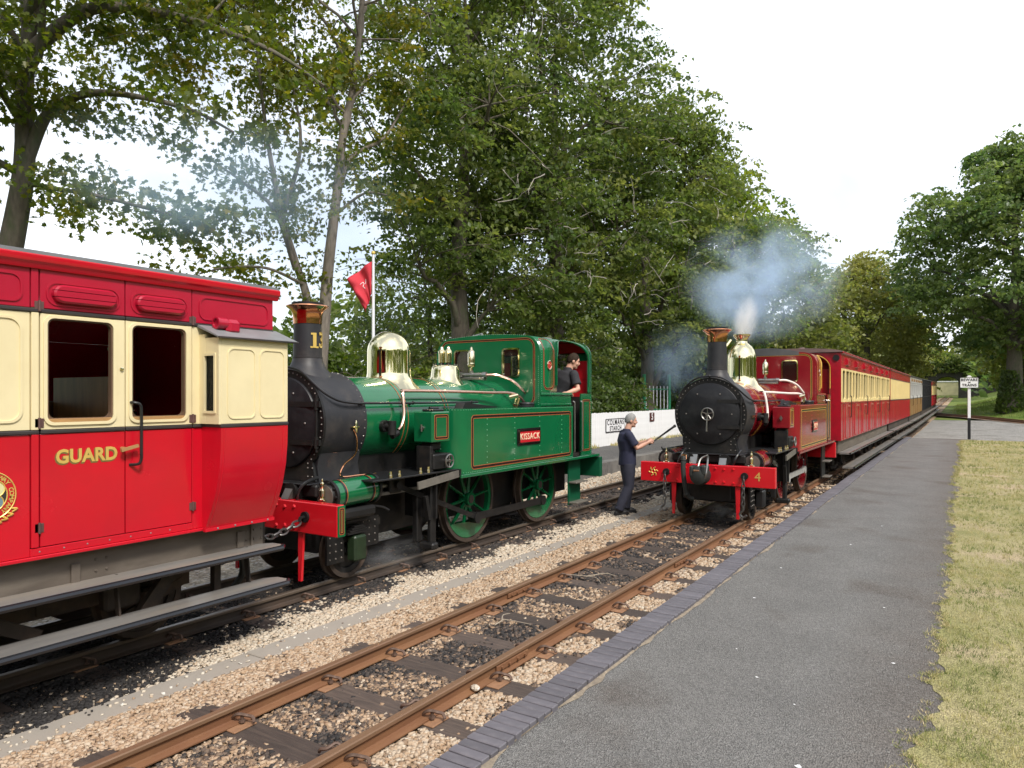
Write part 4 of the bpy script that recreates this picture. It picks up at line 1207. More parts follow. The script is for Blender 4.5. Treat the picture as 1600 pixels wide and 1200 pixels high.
    for s in (-1, 1):
        sc = thing_part("safety_chain", L)
        mb = MB(); mb.cyl((s * 0.61, 0.0, 0.74), (s * 0.61, -0.025, 0.74), 0.055, 14); mb.tube([(s * 0.61, -0.02, 0.74), (s * 0.61, -0.07, 0.74), (s * 0.61, -0.08, 0.70)], 0.018, 7); mb.build("eye_bolt", "frame_black", sc)
        mb = MB()
        if o.get("coupled") and s > 0: chain_links(mb, [(0.61, -0.08, 0.70), (0.60, -0.35, 0.615), (0.62, -0.70, 0.63)], 0.105, 0.011)
        else:
            chain_links(mb, [(s * 0.61, -0.085, 0.70), (s * 0.61, -0.085, 0.50), (s * 0.61, -0.085, 0.30)], 0.085, 0.010)
            mb.tube(smooth_path([(s * 0.61, -0.085, 0.31), (s * 0.61, -0.085, 0.24), (s * 0.61 - 0.05, -0.085, 0.18), (s * 0.61, -0.085, 0.135), (s * 0.61 + 0.05, -0.085, 0.17)], 5), 0.017, 7)
        mb.build("chain", "chain_steel", sc)
    # ---- smokebox, door
    sb = MB()
    sb.lathe([(R, 0.30), (R, o["sb_end"])], (0, 0, zc), (0, 1, 0), 56)
    for (ya, yb) in ((0.32, o["sb_end"] - 0.01),):
        sb.prism([(-0.45, 1.045), (0.45, 1.045), (0.42, 1.20), (0.47, 1.42), (-0.47, 1.42), (-0.42, 1.20)], ya, yb, lambda a, b, d: (a, d, b))
    smoke = sb.build("smokebox", "smokebox_grey", L)
    mb = MB()
    a_ = [math.radians(-46 + 272 * k / 48) for k in range(49)]
    poly = [(0.572 * math.cos(t), zc + 0.572 * math.sin(t)) for t in a_] + [(-0.44, 1.05), (0.44, 1.05)]
    mb.prism(poly, 0.272, 0.302, lambda a, b, d: (a, d, b)); mb.build("front_plate", "frame_black", smoke)
    mb = MB()
    for k in range(40):
        t = math.radians(-52 + 284 * k / 39)
        mb.dome_rivet((0.537 * math.cos(t), 0.272, zc + 0.537 * math.sin(t)), (0, -1, 0), 0.0095, 0.7)
    for k in range(28):
        t = math.radians(-35 + 250 * k / 27)
        mb.dome_rivet((R * math.cos(t), o["sb_end"] - 0.035, zc + R * math.sin(t)), (math.cos(t), 0, math.sin(t)), 0.008, 0.6)
    for x in (-0.40, -0.33, 0.33, 0.40):
        for z in (1.10, 1.19): mb.dome_rivet((x, 0.272, z), (0, -1, 0), 0.010, 0.7)
    mb.build("rivets", "rivet_pale", smoke, kind="stuff")
    dr = thing_part("smokebox_door", L)
    mb = MB(); mb.lathe([(0.485, 0.0), (0.487, -0.018), (0.478, -0.030), (0.40, -0.055), (0.28, -0.075), (0.14, -0.087), (0.0001, -0.090)], (0, 0.272, zc), (0, 1, 0), 48)
    mb.build("door_plate", "door_black", dr)
    for z in (zc + 0.20, zc - 0.20):
        mb = MB(); mb.bar((0.14, 0.195, z), (0.46, 0.222, z), 0.012, 0.055); mb.cyl((0.49, 0.245, z - 0.06), (0.49, 0.245, z + 0.06), 0.022, 10)
        mb.bar((0.44, 0.24, z), (0.54, 0.25, z), 0.03, 0.06); mb.build("hinge", "frame_black", dr)
    mb = MB(); mb.cyl((0.49, 0.245, zc - 0.30), (0.49, 0.245, zc + 0.30), 0.012, 8); mb.build("hinge_pin", "frame_black", dr)
    mb = MB(); c_ = (0, 0.145, zc)
    mb.tube([(0.095 * math.cos(t), 0.145, zc + 0.095 * math.sin(t)) for t in [2 * PI * k / 24 for k in range(24)]], 0.011, 7, closed=True)
    for k in range(5):
        t = 2 * PI * k / 5 + 0.3; mb.tube([(0, 0.15, zc), (0.092 * math.cos(t), 0.146, zc + 0.092 * math.sin(t))], 0.008, 5)
    mb.cyl((0, 0.18, zc), (0, 0.115, zc), 0.022, 10); mb.build("hand_wheel", "oily_steel", dr)
    mb = MB(); mb.tube([(0.01, 0.125, zc), (0.0, 0.12, zc - 0.14), (-0.005, 0.125, zc - 0.27)], [0.012, 0.010, 0.014], 7); mb.build("door_handle", "oily_steel", dr)
    mb = MB()
    for k in range(6):
        t = PI / 3 * k; mb.dome_rivet((0.36 * math.cos(t), 0.272 - 0.063, zc + 0.36 * math.sin(t)), (0, -1, 0), 0.013, 0.8)
    mb.build("door_bolts", "rivet_pale", dr, kind="stuff")
    # ---- chimney
    ch = thing_part("chimney", L); yc = o["chim_y"]; zt = o["chim_top"]
    mb = MB(); mb.lathe([(0.31, 2.09), (0.255, 2.19), (0.20, 2.255), (0.170, 2.32), (0.160, 2.36), (0.163, 2.362), (0.163, 2.378), (0.157, 2.38), (0.148, zt - 0.235), (0.148, zt - 0.20)], (0, yc, 0), n=32)
    mb.build("chimney_barrel", "smokebox_grey", ch)
    mb = MB(); mb.lathe([(0.152, zt - 0.235), (0.156, zt - 0.19), (0.160, zt - 0.13), (0.178, zt - 0.085), (0.222, zt - 0.052), (0.232, zt - 0.043), (0.230, zt - 0.034), (0.17, zt - 0.030)], (0, yc, 0), n=36, caps=False)
    mb.build("chimney_cap", "copper", ch)
    mb = MB(); mb.lathe([(0.172, zt - 0.034), (0.172, zt), (0.150, zt), (0.140, zt - 0.20), (0.0001, zt - 0.20)], (0, yc, 0), n=28, caps=False); mb.build("chimney_rim", "frame_black", ch)
    if o["number"] == "13":
        for dig, off in (("1", -0.062), ("3", 0.05)):
            me = text_mesh(dig, 0.235, 0.002, 1.0, 0.006)
            if dig == "1":
                q = MB(); q.box(-0.020, 0.020, -0.082, 0.082, -0.002, 0.002); q.box(-0.048, 0.048, -0.084, -0.066, -0.002, 0.0025); q.box(-0.042, 0.0, 0.060, 0.080, -0.002, 0.0025)
                me = bpy.data.meshes.new("number"); me.from_pydata(q.v, [], q.f)
            else:
                bm2 = __import__("bmesh").new(); bm2.from_mesh(me); __import__("bmesh").ops.triangulate(bm2, faces=bm2.faces); bm2.to_mesh(me); bm2.free()
            a_mid = math.radians(62) ; rr = 0.156          # plate faces front, turned a little to the near side
            for v in me.vertices:
                a = a_mid + (v.co.x + off) / rr
                rad = rr + v.co.z + 0.002
                v.co = Vector((rad * math.sin(a + math.radians(38)), yc - rad * math.cos(a + math.radians(38)), 2.555 + v.co.y))
            me.materials.clear(); me.materials.append(MATS["gold_leaf"]); link("number", me, ch)
    # ---- boiler with bands
    bo = MB(); bo.lathe([(Rb, o["sb_end"]), (Rb, 4.04)], (0, 0, zc), (0, 1, 0), 64)
    boiler = bo.build("boiler", body, L)
    for yb in o["bands"]:
        mb = MB(); mb.lathe([(Rb + 0.001, yb - 0.030), (Rb + 0.004, yb - 0.030), (Rb + 0.004, yb + 0.030), (Rb + 0.001, yb + 0.030)], (0, 0, zc), (0, 1, 0), 64, 0, caps=False)
        for q in (-0.034, 0.034): mb.lathe([(Rb + 0.001, yb + q - 0.004), (Rb + 0.0045, yb + q - 0.004), (Rb + 0.0045, yb + q + 0.004), (Rb + 0.001, yb + q + 0.004)], (0, 0, zc), (0, 1, 0), 64, 1, caps=False)
        mb.build("boiler_band", [body if not o.get("dark_bands") else "lining_black", lm[1]], boiler)
    mb = MB(); mb.lathe([(Rb + 0.002, o["sb_end"]), (Rb + 0.012, o["sb_end"] + 0.002), (Rb + 0.012, o["sb_end"] + 0.022), (Rb + 0.002, o["sb_end"] + 0.024)], (0, 0, zc), (0, 1, 0), 64, caps=False); mb.build("boiler_band", "pale_brass" if o["number"] == "4" else "lining_black", boiler)
    mb = MB(); mb.box(-0.33, 0.33, 0.95, 2.3, 1.056, 1.30); mb.build("boiler_cradle", "frame_black", L)
    # ---- dome and safety valves
    dm = MB(); dm.lathe(o["dome"], (0, o["dome_y"], 0), n=48); dome = dm.build("dome", "brass", L, sharp=60)
    if o["number"] == "13":
        sv = thing_part("safety_valve", L); ys_ = 3.03
        mb = MB(); mb.lathe([(0.29, 2.08), (0.235, 2.145), (0.205, 2.21), (0.195, 2.30), (0.185, 2.345), (0.165, 2.37), (0.0001, 2.372)], (0, ys_, 0), n=32); mb.build("valve_casing", "brass", sv, sharp=60)
        for q in (-0.058, 0.058):
            mb = MB(); mb.lathe([(0.055, 2.372), (0.055, 2.385), (0.036, 2.39), (0.036, 2.41)], (q, ys_, 0), n=14); mb.build("valve_base", "frame_black", sv)
            mb = MB(); mb.lathe([(0.046, 2.41), (0.048, 2.54), (0.053, 2.545), (0.050, 2.57), (0.024, 2.60), (0.015, 2.635), (0.0001, 2.64)], (q, ys_, 0), n=18); mb.build("valve_column", "brass", sv)
        mb = MB()
        for k in range(10): mb.cyl((0.165 * math.cos(k * PI / 5), ys_ + 0.165 * math.sin(k * PI / 5), 2.36), (0.165 * math.cos(k * PI / 5), ys_ + 0.165 * math.sin(k * PI / 5), 2.392), 0.010, 6)
        mb.build("valve_stud", "oily_steel", sv)
    else:
        mb = MB(); mb.tube(smooth_path([(-0.16, o["dome_y"] - 0.10, 2.95), (-0.26, o["dome_y"] - 0.2, 2.78), (-0.30, o["dome_y"] - 0.24, 2.66)], 4), 0.02, 7); mb.build("spring_lever", "brass", dome)
        mb = MB(); mb.cyl((0.02, 2.55, 2.15), (0.02, 2.55, 3.02), 0.013, 7); mb.build("lamp_iron", "black_paint", L)
        mb = MB(); mb.box(-0.16, 0.0, 2.53, 2.57, 2.84, 2.90, 0, 0.01); mb.build("marker_arm", "beam_red", L)
    # ---- whistle, manifold, pipes
    wy = 3.52
    mb = MB(); mb.lathe([(0.022, 2.30), (0.022, 2.35), (0.05, 2.365), (0.058, 2.40), (0.052, 2.42), (0.052, 2.425), (0.056, 2.43), (0.056, 2.56), (0.045, 2.59), (0.020, 2.615), (0.016, 2.645), (0.0001, 2.66)], (0.10, wy, 0), n=20)
    mb.build("whistle", "pale_brass", L)
    mb = MB(); mb.box(-0.22, 0.34, wy - 0.05, wy + 0.05, 2.17, 2.215, 0, 0.01); mb.cyl((-0.15, wy, 2.245), (0.30, wy, 2.245), 0.035, 12); mb.cyl((0.10, wy, 2.20), (0.10, wy, 2.31), 0.030, 12)
    mb.cyl((0.30, wy, 2.245), (0.36, wy + 0.01, 2.245), 0.045, 8); mb.cyl((-0.05, wy - 0.09, 2.25), (-0.05, wy - 0.02, 2.25), 0.035, 8); mb.build("steam_manifold", "oily_steel", L)
    pm_ = o["pipe"]
    mb = MB(); mb.tube(smooth_path([(0.34, wy + 0.02, 2.245), (0.48, wy + 0.12, 2.24), (0.62, wy + 0.30, 2.16), (0.70, wy + 0.44, 2.03), (0.71, wy + 0.50, 1.99)], 5), 0.021, 8); mb.build("steam_pipe", pm_, L)
    for s in (1, -1):
        mb = MB(); mb.tube(smooth_path([(s * 0.76, 3.95, 1.82), (s * 0.755, 3.80, 1.93), (s * 0.70, 3.62, 1.985), (s * 0.58, 3.3, 1.99), (s * 0.53, 2.6, 2.0), (s * 0.53, 1.62, 2.005), (s * 0.545, 1.52, 1.985), (s * 0.57, 1.50, 1.90), (s * 0.60, 1.48, 1.72), (s * 0.615, 1.42, 1.60), (s * 0.62, 1.36, 1.55)], 5), 0.021, 8)
        mb.build("feed_pipe", pm_, L)
        mb = MB()
        mb.cyl((s * 0.50, 1.22, 1.60), (s * 0.56, 1.22, 1.60), 0.068, 14); mb.cyl((s * 0.53, 1.22, 1.60), (s * 0.62, 1.24, 1.60), 0.038, 12)
        mb.cyl((s * 0.62, 1.25, 1.50), (s * 0.62, 1.25, 1.66), 0.050, 14); mb.cyl((s * 0.62, 1.25, 1.48), (s * 0.62, 1.35, 1.52), 0.036, 10)
        for k in range(6): mb.cyl((s * 0.555, 1.22 + 0.052 * math.cos(k * PI / 3), 1.60 + 0.052 * math.sin(k * PI / 3)), (s * 0.572, 1.22 + 0.052 * math.cos(k * PI / 3), 1.60 + 0.052 * math.sin(k * PI / 3)), 0.009, 6)
        mb.build("clack_valve", "frame_black", L)
        mb = MB(); mb.cyl((s * 0.70, 3.60, 1.92), (s * 0.78, 3.70, 1.95), 0.032, 10); mb.cyl((s * 0.74, 3.72, 1.82), (s * 0.76, 3.74, 1.92), 0.036, 10); mb.build("pipe_joint", "pale_brass", L)
        if o["number"] == "4": mb = MB(); mb.bar((s * 0.57, 0.60, 1.62), (s * 0.57, 0.86, 1.62), 0.02, 0.035); mb.build("brass_strip", "pale_brass", L); continue
        mb = MB(); mb.tube(smooth_path([(s * 0.545, 0.72, 1.58), (s * 0.575, 0.74, 1.48), (s * 0.575, 0.72, 1.32), (s * 0.52, 0.60, 1.20), (s * 0.52, 0.56, 1.085), (s * 0.54, 0.80, 1.075), (s * 0.56, 1.05, 1.072)], 5), 0.009, 6); mb.build("oil_pipe", "copper", L)
        mb = MB(); mb.cyl((s * 0.54, 0.72, 1.60), (s * 0.59, 0.72, 1.60), 0.022, 10); mb.lathe([(0.012, 1.55), (0.018, 1.60), (0.012, 1.66), (0.006, 1.68)], (s * 0.585, 0.72, 0), n=10); mb.cyl((s * 0.57, 0.66, 1.61), (s * 0.57, 0.78, 1.61), 0.009, 6); mb.build("oil_cup", "brass", L)
    hr = MB()
    P = [(0.545, 3.05, 1.86), (0.545, 2.0, 1.86), (0.56, 1.0, 1.865), (0.575, 0.70, 1.87), (0.56, 0.48, 1.90), (0.50, 0.34, 1.98), (0.40, 0.275, 2.085), (0.27, 0.255, 2.19), (0.14, 0.25, 2.24), (0.0, 0.25, 2.255)]
    P = P + [(-p[0], p[1], p[2]) for p in P[-2::-1]]
    hr.tube(smooth_path(P, 4), 0.0145, 8)
    for s in (-1, 1):
        for (x, y) in ((0.545, 2.9), (0.55, 1.7), (0.565, 0.82)): hr.cyl((s * 0.48, y, 1.84), (s * x, y, 1.862), 0.012, 7); hr.sph((s * x, y, 1.862), 0.024, 8, 5)
    hr.cyl((0, 0.29, 2.22), (0, 0.25, 2.255), 0.012, 7); hr.sph((0, 0.25, 2.255), 0.024, 8, 5)
    hr.build("handrail", "black_paint", L)
    # ---- side tanks
    for s in (1, -1):
        tk = thing_part("side_tank", L)
        xo, xi, ya, yb, r = 0.985, 0.60, 2.04, 5.0, 0.21
        poly = [(xi, yb), (xi, ya), (xo - r, ya)] + [(xo - r + r * math.sin(t), ya + r - r * math.cos(t)) for t in [PI / 2 * k / 8 for k in range(1, 9)]] + [(xo, yb)]
        mb = MB(); mb.prism(poly, 0.982, 1.785, (lambda s: lambda a, b, d: (s * a, b, d))(s)); mb.build("tank_shell", body, tk, sharp=20)
        P = (lambda s: lambda a, b, d: (s * (xo + d), a, b))(s)
        lining_frame(2.30, 4.92, 1.035, 1.70, 0.05, P, tk, 0.030, 0.007, lm)
        mb = MB()
        for yy in (2.64, 3.30, 3.97, 4.63):
            for k in range(9): mb.dome_rivet((s * xo, yy, 1.09 + 0.070 * k), (s, 0, 0), 0.0085, 0.6)
        k = 0
        while 2.28 + k * 0.036 < 4.99:
            mb.dome_rivet((s * xo, 2.28 + k * 0.036, 1.772), (s, 0, 0), 0.0065, 0.6)
            mb.dome_rivet((s * xo, 2.28 + k * 0.036, 0.998), (s, 0, 0), 0.0065, 0.6); k += 1
        for q in range(9):
            t = PI / 2 * (q + 0.5) / 9
            for z in (1.772, 0.998): mb.dome_rivet((s * (xo - r + r * math.sin(t)), ya + r - r * math.cos(t), z), (s * math.sin(t), -math.cos(t), 0), 0.0065, 0.6)
        for k in range(10): mb.dome_rivet((s * 0.70, ya, 1.02 + 0.045 * k), (0, -1, 0), 0.0075, 0.6)
        mb.build("rivets", riv, tk, kind="stuff")
        mb = MB(); mb.prism([(2.45, 1.787), (3.25, 1.787), (3.20, 1.80), (2.50, 1.86)], 0.60, 0.74, (lambda s: lambda a, b, d: (s * d, a, b))(s)); mb.build("tank_cover", "black_paint", tk)
        mb = MB(); mb.lathe([(0.12, 1.785), (0.12, 1.83), (0.13, 1.835), (0.12, 1.85), (0.0001, 1.86)], (s * 0.80, 3.9, 0), n=18); mb.build("filler_lid", "black_paint", tk)
        # sand box on the front of the tank
        sbx = thing_part("sand_box", L)
        mb = MB(); mb.box(s * 0.66, s * 0.94, 1.58, 1.92, 1.40, 1.76, 0, 0.012); mb.build("box", body, sbx)
        lining_frame(1.63, 1.88, 1.44, 1.72, 0.02, (lambda s: lambda a, b, d: (s * (0.9405 + d), a, b))(s), sbx, 0.020, 0.006, lm)
        mb = MB(); mb.box(s * 0.72, s * 0.90, 1.66, 1.86, 1.76, 1.79, 0, 0.008); mb.cyl((s * 0.82, 1.68, 1.80), (s * 0.82, 1.84, 1.80), 0.018, 8); mb.build("lid", "black_paint", sbx)
        mb = MB(); mb.box(s * 0.70, s * 0.86, 1.66, 1.86, 1.30, 1.40, 0, 0.02); mb.tube([(s * 0.80, 1.76, 1.32), (s * 0.80, 1.76, 1.06)], 0.03, 8); mb.build("sand_pipe", "frame_black", sbx)
        mb = MB(); mb.cyl((s * 0.8, 1.58, 1.57), (s * 0.8, 1.555, 1.57), 0.025, 8); mb.cyl((s * 0.8, 1.56, 1.53), (s * 0.8, 1.555, 1.61), 0.012, 6); mb.build("latch", "oily_steel", sbx)
        # oil box with its wheel
        mo = thing_part("oil_box", L)
        mb = MB(); mb.box(s * 0.70, s * 0.92, 1.64, 1.98, 1.075, 1.26, 0, 0.015); mb.box(s * 0.68, s * 0.90, 1.60, 1.66, 1.05, 1.36, 0, 0.01); mb.cyl((s * 0.78, 1.7, 1.26), (s * 0.78, 1.7, 1.31), 0.03, 8); mb.build("box", "frame_black", mo)
        mb = MB(); mb.tube([(s * 0.965, 1.88 + 0.075 * math.cos(t), 1.17 + 0.075 * math.sin(t)) for t in [2 * PI * k / 20 for k in range(20)]], 0.011, 7, closed=True)
        for k in range(4): mb.tube([(s * 0.955, 1.88, 1.17), (s * 0.963, 1.88 + 0.07 * math.cos(k * PI / 2), 1.17 + 0.07 * math.sin(k * PI / 2))], 0.008, 5)
        mb.cyl((s * 0.92, 1.88, 1.17), (s * 0.975, 1.88, 1.17), 0.022, 10); mb.build("wheel", "oily_steel", mo)
    mb = MB()
    for (x, y) in ((0.90, 0.92), (0.90, 1.06), (0.90, 1.42), (0.90, 1.56)):
        mb.lathe([(0.022, 1.055), (0.022, 1.085), (0.016, 1.09), (0.016, 1.125), (0.0001, 1.13)], (x, y, 0), n=10)
    mb.build("oil_cup", "pale_brass", L)
    # ---- cab
    cab = thing_part("cab", L)
    hx = 0.95; ztop = o["roof"]
    zk = ztop - 0.295
    arc = [(hx - 0.26 + 0.26 * math.cos(t), zk + 0.26 * math.sin(t)) for t in [PI / 2 * k / 9 for k in range(10)]]
    S = [(hx, 1.98), (hx, 2.12), (hx, 2.28), (hx, 2.40)] + [p for p in arc if p[1] > 2.41] + [(0.52, ztop - 0.020), (0.30, ztop - 0.007), (0.12, ztop - 0.001), (0, ztop)]
    sl = [0.0]
    for i in range(1, len(S)): sl.append(sl[-1] + math.hypot(S[i][0] - S[i - 1][0], S[i][1] - S[i - 1][1]))
    i_top = max(i for i in range(len(S)) if S[i][0] > hx - 0.26 * 0.80); s_top = sl[i_top]
    yA, yB, o0, o1 = 4.055, 5.70, 4.54, 5.60; ym = (o0 + o1) / 2; hw = (o1 - o0) / 2; rr = 0.42
    def edges(s):
        d = s_top - s
        if d >= rr: return o0, o1
        k = math.sqrt(max(0.0, 1 - ((rr - d) / rr) ** 2))
        return ym - hw * k, ym + hw * k
    fine = []
    for i in range(i_top):
        for q in range(4):
            t = q / 4; fine.append((S[i][0] + (S[i + 1][0] - S[i][0]) * t, S[i][1] + (S[i + 1][1] - S[i][1]) * t, sl[i] + (sl[i + 1] - sl[i]) * t))
    fine += [(S[i][0], S[i][1], sl[i]) for i in range(i_top, len(S))]
    for s in (1, -1):
        mb = MB(); rows = []
        for (x, z, ss) in fine:
            if ss < s_top - 1e-6: a, b = edges(ss)
            else: a = b = ym
            base = len(mb.v)
            mb.v += [(s * x, yA, z), (s * x, a, z), (s * x, b, z), (s * x, yB, z)]; rows.append(base)
        for i in range(len(rows) - 1):
            for (p, q) in ((0, 1), (2, 3)):
                f = (rows[i] + p, rows[i] + q, rows[i + 1] + q, rows[i + 1] + p)
                mb.f.append(f if s > 0 else f[::-1]); mb.m.append(0)
        ob = mb.build("cab_side", [body, "cab_red"], cab, sharp=50)
        so = ob.modifiers.new("plate", 'SOLIDIFY'); so.thickness = 0.022; so.offset = -1; so.material_offset = 1; so.material_offset_rim = 0
        mb = MB(); mb.box(s * hx, s * (hx - 0.022), 4.055, 4.998, 1.787, 1.98); mb.box(s * hx, s * (hx - 0.022), 5.34, 5.70, 0.98, 1.979); mb.build("lower_side", body, cab)
        mb = MB(); mb.box(s * (hx + 0.004), s * (hx + 0.016), 4.05, 5.0, 1.955, 1.995, 0, 0.003); mb.box(s * (hx + 0.004), s * (hx + 0.016), 4.05, 4.99, 1.80, 1.83, 0, 0.003)
        mb.build("beading", body, cab)
        lining_frame(4.14, 4.46, 2.04, ztop - 0.03, 0.10, (lambda s: lambda a, b, d: (s * (hx + d), a, b) if b < zk else (s * (hx - 0.26 + (0.262 + d) * math.cos(min(PI / 2, (b - zk) / 0.26))), a, zk + (0.262 + d) * math.sin(min(PI / 2, (b - zk) / 0.26))))(s), cab, 0.018, 0.006, lm, fine=True)
        lining_frame(5.40, 5.66, 1.06, 1.88, 0.03, (lambda s: lambda a, b, d: (s * (hx + 0.0005 + d), a, b))(s), cab, 0.016, 0.006, lm)
        mb = MB()
        P = []
        for k in range(21):
            sss = 0.12 + (s_top - 0.12) * k / 20; a, b = edges(sss); P.append((sss, a, b))
        def at_s(q):
            i = max(j for j in range(len(sl)) if sl[j] <= q + 1e-9); i = min(i, len(sl) - 2); t = (q - sl[i]) / (sl[i + 1] - sl[i])
            return S[i][0] + (S[i + 1][0] - S[i][0]) * t, S[i][1] + (S[i + 1][1] - S[i][1]) * t
        path = []
        for (q, a, b) in P: x, z = at_s(q); path.append((s * (x + 0.004), a - 0.006, z))
        for (q, a, b) in P[-2::-1]: x, z = at_s(q); path.append((s * (x + 0.004), b + 0.006, z))
        mb.tube(path, 0.010, 6); mb.build("opening_beading", lm[1] if o["number"] == "4" else body, cab)
        for yy in (5.06, 5.32):
            mb = MB(); mb.tube([(s * 0.955, yy, 1.05), (s * 0.985, yy, 1.07), (s * 0.985, yy, 1.84), (s * 0.955, yy, 1.86)], 0.011, 7); mb.build("grab_rail", "oily_steel", cab)
        mb = MB()
        for k in range(18): mb.dome_rivet((s * hx, 4.085, 2.02 + 0.035 * k), (s, 0, 0), 0.007, 0.6)
        for k in range(28): mb.dome_rivet((s * (hx + 0.016), 4.07 + 0.034 * k, 1.975), (s, 0, 0), 0.006, 0.6)
        for k in range(26): mb.dome_rivet((s * hx, 5.685, 1.02 + 0.036 * k), (s, 0, 0), 0.006, 0.6)
        mb.build("rivets", riv, cab, kind="stuff")
        st = thing_part("cab_step", L)
        mb = MB(); mb.box(s * 0.86, s * 0.88, 5.05, 5.45, 0.22, 0.955); mb.build("step_plate", "dark_green_edge" if o["number"] == "13" else "frame_black", st)
        for z in (0.26, 0.58): MB().box(s * 0.88, s * 1.02, 5.05, 5.45, z - 0.012, z + 0.012, 0, 0.004).build("tread", "grey_bar", st)
    # front and back sheets with their windows
    outl = [(hx, zk + 0.001)] + arc + [(0.52, ztop - 0.020), (0.30, ztop - 0.007), (0.12, ztop - 0.001)]
    top = [p for p in outl if p[1] > 2.65]; 
    x265 = hx if 2.65 <= zk else hx - 0.26 + 0.26 * math.sqrt(max(0, 1 - ((2.65 - zk) / 0.26) ** 2))
    low = [(hx, 2.225)] + [p for p in arc if 2.23 < p[1] < 2.65] + [(x265, 2.65)]
    for (ya, yb, mats, z0) in ((4.035, 4.054, (body,), 1.0), (5.70, 5.718, (body,), 0.98)):
        mb = MB(); D = lambda a, b, d: (a, d, b)
        mb.prism([(-x265, 2.65), (x265, 2.65)] + top + [(-p[0], p[1]) for p in top[::-1]], ya, yb, D)
        for s in (1, -1): mb.prism([(s * 0.60, 2.225)] + [(s * p[0], p[1]) for p in low] + [(s * 0.60, 2.65)], ya, yb, D)
        mb.box(-0.30, 0.30, ya, yb, 2.225, 2.65)
        mb.box(-hx, hx, ya, yb, z0, 2.225)
        sh = mb.build("cab_front" if ya < 5 else "cab_back", body, cab)
        for s in (1, -1):
            q = -0.007 if ya < 5 else 0.018
            mb = MB(); F = (lambda q: lambda a, b, d: (a, ya + q + d, b))(q if ya < 5 else -0.012)
            mb.ring(rrect(s * 0.45 - 0.156, s * 0.45 + 0.156, 2.218, 2.657, 0.055, 4), rrect(s * 0.45 - 0.134, s * 0.45 + 0.134, 2.240, 2.635, 0.045, 4), -0.004, 0.030 if ya < 5 else 0.026, F)
            wf = mb.build("window_frame", "brass", cab)
            MB().box(s * 0.45 - 0.145, s * 0.45 + 0.145, ya + 0.006, ya + 0.010, 2.235, 2.645).build("window_pane", "clear_glass", cab)
    FD = lambda a, b, d: (a, 4.035 - d, b)
    lining_frame(-0.86, 0.86, 1.80, ztop - 0.075, 0.14, FD, cab, 0.018, 0.006, lm)
    mb = MB()
    for k in range(26):
        for s in (1, -1): mb.dome_rivet((s * 0.925, 4.035, 1.82 + 0.026 * k if False else 1.82 + 0.028 * k), (0, -1, 0), 0.0065, 0.6)
    for k in range(40):
        x = -0.7 + 1.4 * k / 39; mb.dome_rivet((x, 4.045, ztop + 0.002 - 0.035 * (abs(x) / 0.7) ** 1.7), (0, -0.3, 1), 0.0065, 0.6)
    mb.build("rivets", riv, cab, kind="stuff")
    mb = MB(); mb.box(-0.92, 0.92, 5.676, 5.697, 1.06, 1.93, 0, 0.0); mb.build("bunker_front", "cab_dark", cab)
    mb = MB(); mb.prism([(-x265 + 0.03, 2.655), (x265 - 0.03, 2.655)] + [(p[0] - 0.03 if p[0] > 0.3 else p[0], p[1] - 0.025) for p in top] + [(-p[0] + 0.03 if p[0] > 0.3 else -p[0], p[1] - 0.025) for p in top[::-1]], 5.676, 5.697, D); mb.box(-0.92, 0.92, 5.676, 5.697, 1.931, 2.22); mb.box(-0.92, -0.62, 5.676, 5.697, 2.225, 2.52); mb.box(0.62, 0.92, 5.676, 5.697, 2.225, 2.52); mb.box(-0.29, 0.29, 5.676, 5.697, 2.225, 2.64); mb.build("back_lining", "cab_red", cab)
    mb = MB(); mb.box(-0.92, 0.92, 4.07, 5.67, 0.985, 1.03); mb.build("cab_floor", "cab_dark", cab)
    mb = MB(); mb.box(-0.6, 0.6, 4.06, 4.4, 1.03, 2.1, 0, 0.05); mb.build("backhead", "frame_black", cab)
    mb = MB(); mb.tube([(0.55 + 0.10 * math.cos(t), 5.2 , 1.86 + 0.10 * math.sin(t)) for t in [2 * PI * k / 18 for k in range(18)]], 0.012, 6, closed=True); mb.cyl((0.55, 5.2, 1.03), (0.55, 5.2, 1.86), 0.02, 8); mb.tube([(0.45, 5.2, 1.86), (0.65, 5.2, 1.86)], 0.008, 5); mb.build("brake_wheel", "oily_steel", cab)
    mb = MB(); mb.cyl((-0.55, 4.25, ztop - 0.03), (-0.20, 4.22, ztop + 0.035), 0.022, 8); mb.build("roof_bracket", "lead_roof", cab)
    mb = MB(); mb.tube(smooth_path([(-0.1, 5.25, ztop + 0.03), (0.05, 5.3, ztop + 0.035), (0.2, 5.4, ztop + 0.03), (0.32, 5.5, ztop + 0.02)], 4), [0.03, 0.03, 0.02, 0.02, 0.02, 0.025, 0.03, 0.035, 0.04, 0.045, 0.05, 0.045, 0.03], 8, flat=(0.5, 1)); mb.build("roof_vent", "lead_roof", cab)
    if o["number"] == "4":
        mb = MB(); mb.prism([(-0.62, ztop - 0.09)] + [(-0.62 + 1.24 * k / 12, ztop + 0.005 + 0.060 * math.sin(PI * k / 12) - 0.03 * abs(-1 + 2 * k / 12) ** 2) for k in range(13)] + [(0.62, ztop - 0.09)], 4.03, 5.0, D); mb.build("roof_slide", "dark_roof", cab)
    # ---- rear beam
    mb = MB(); mb.box(-1.02, 1.02, 5.90, 5.985, 0.60, 0.93, 0, 0.008); mb.build("rear_beam", "dark_green_edge" if o["number"] == "13" else "beam_red", L)
    mb = MB(); mb.box(-0.98, 0.98, 5.72, 5.90, 0.935, 0.957); mb.build("rear_footplate", "black_paint", L)
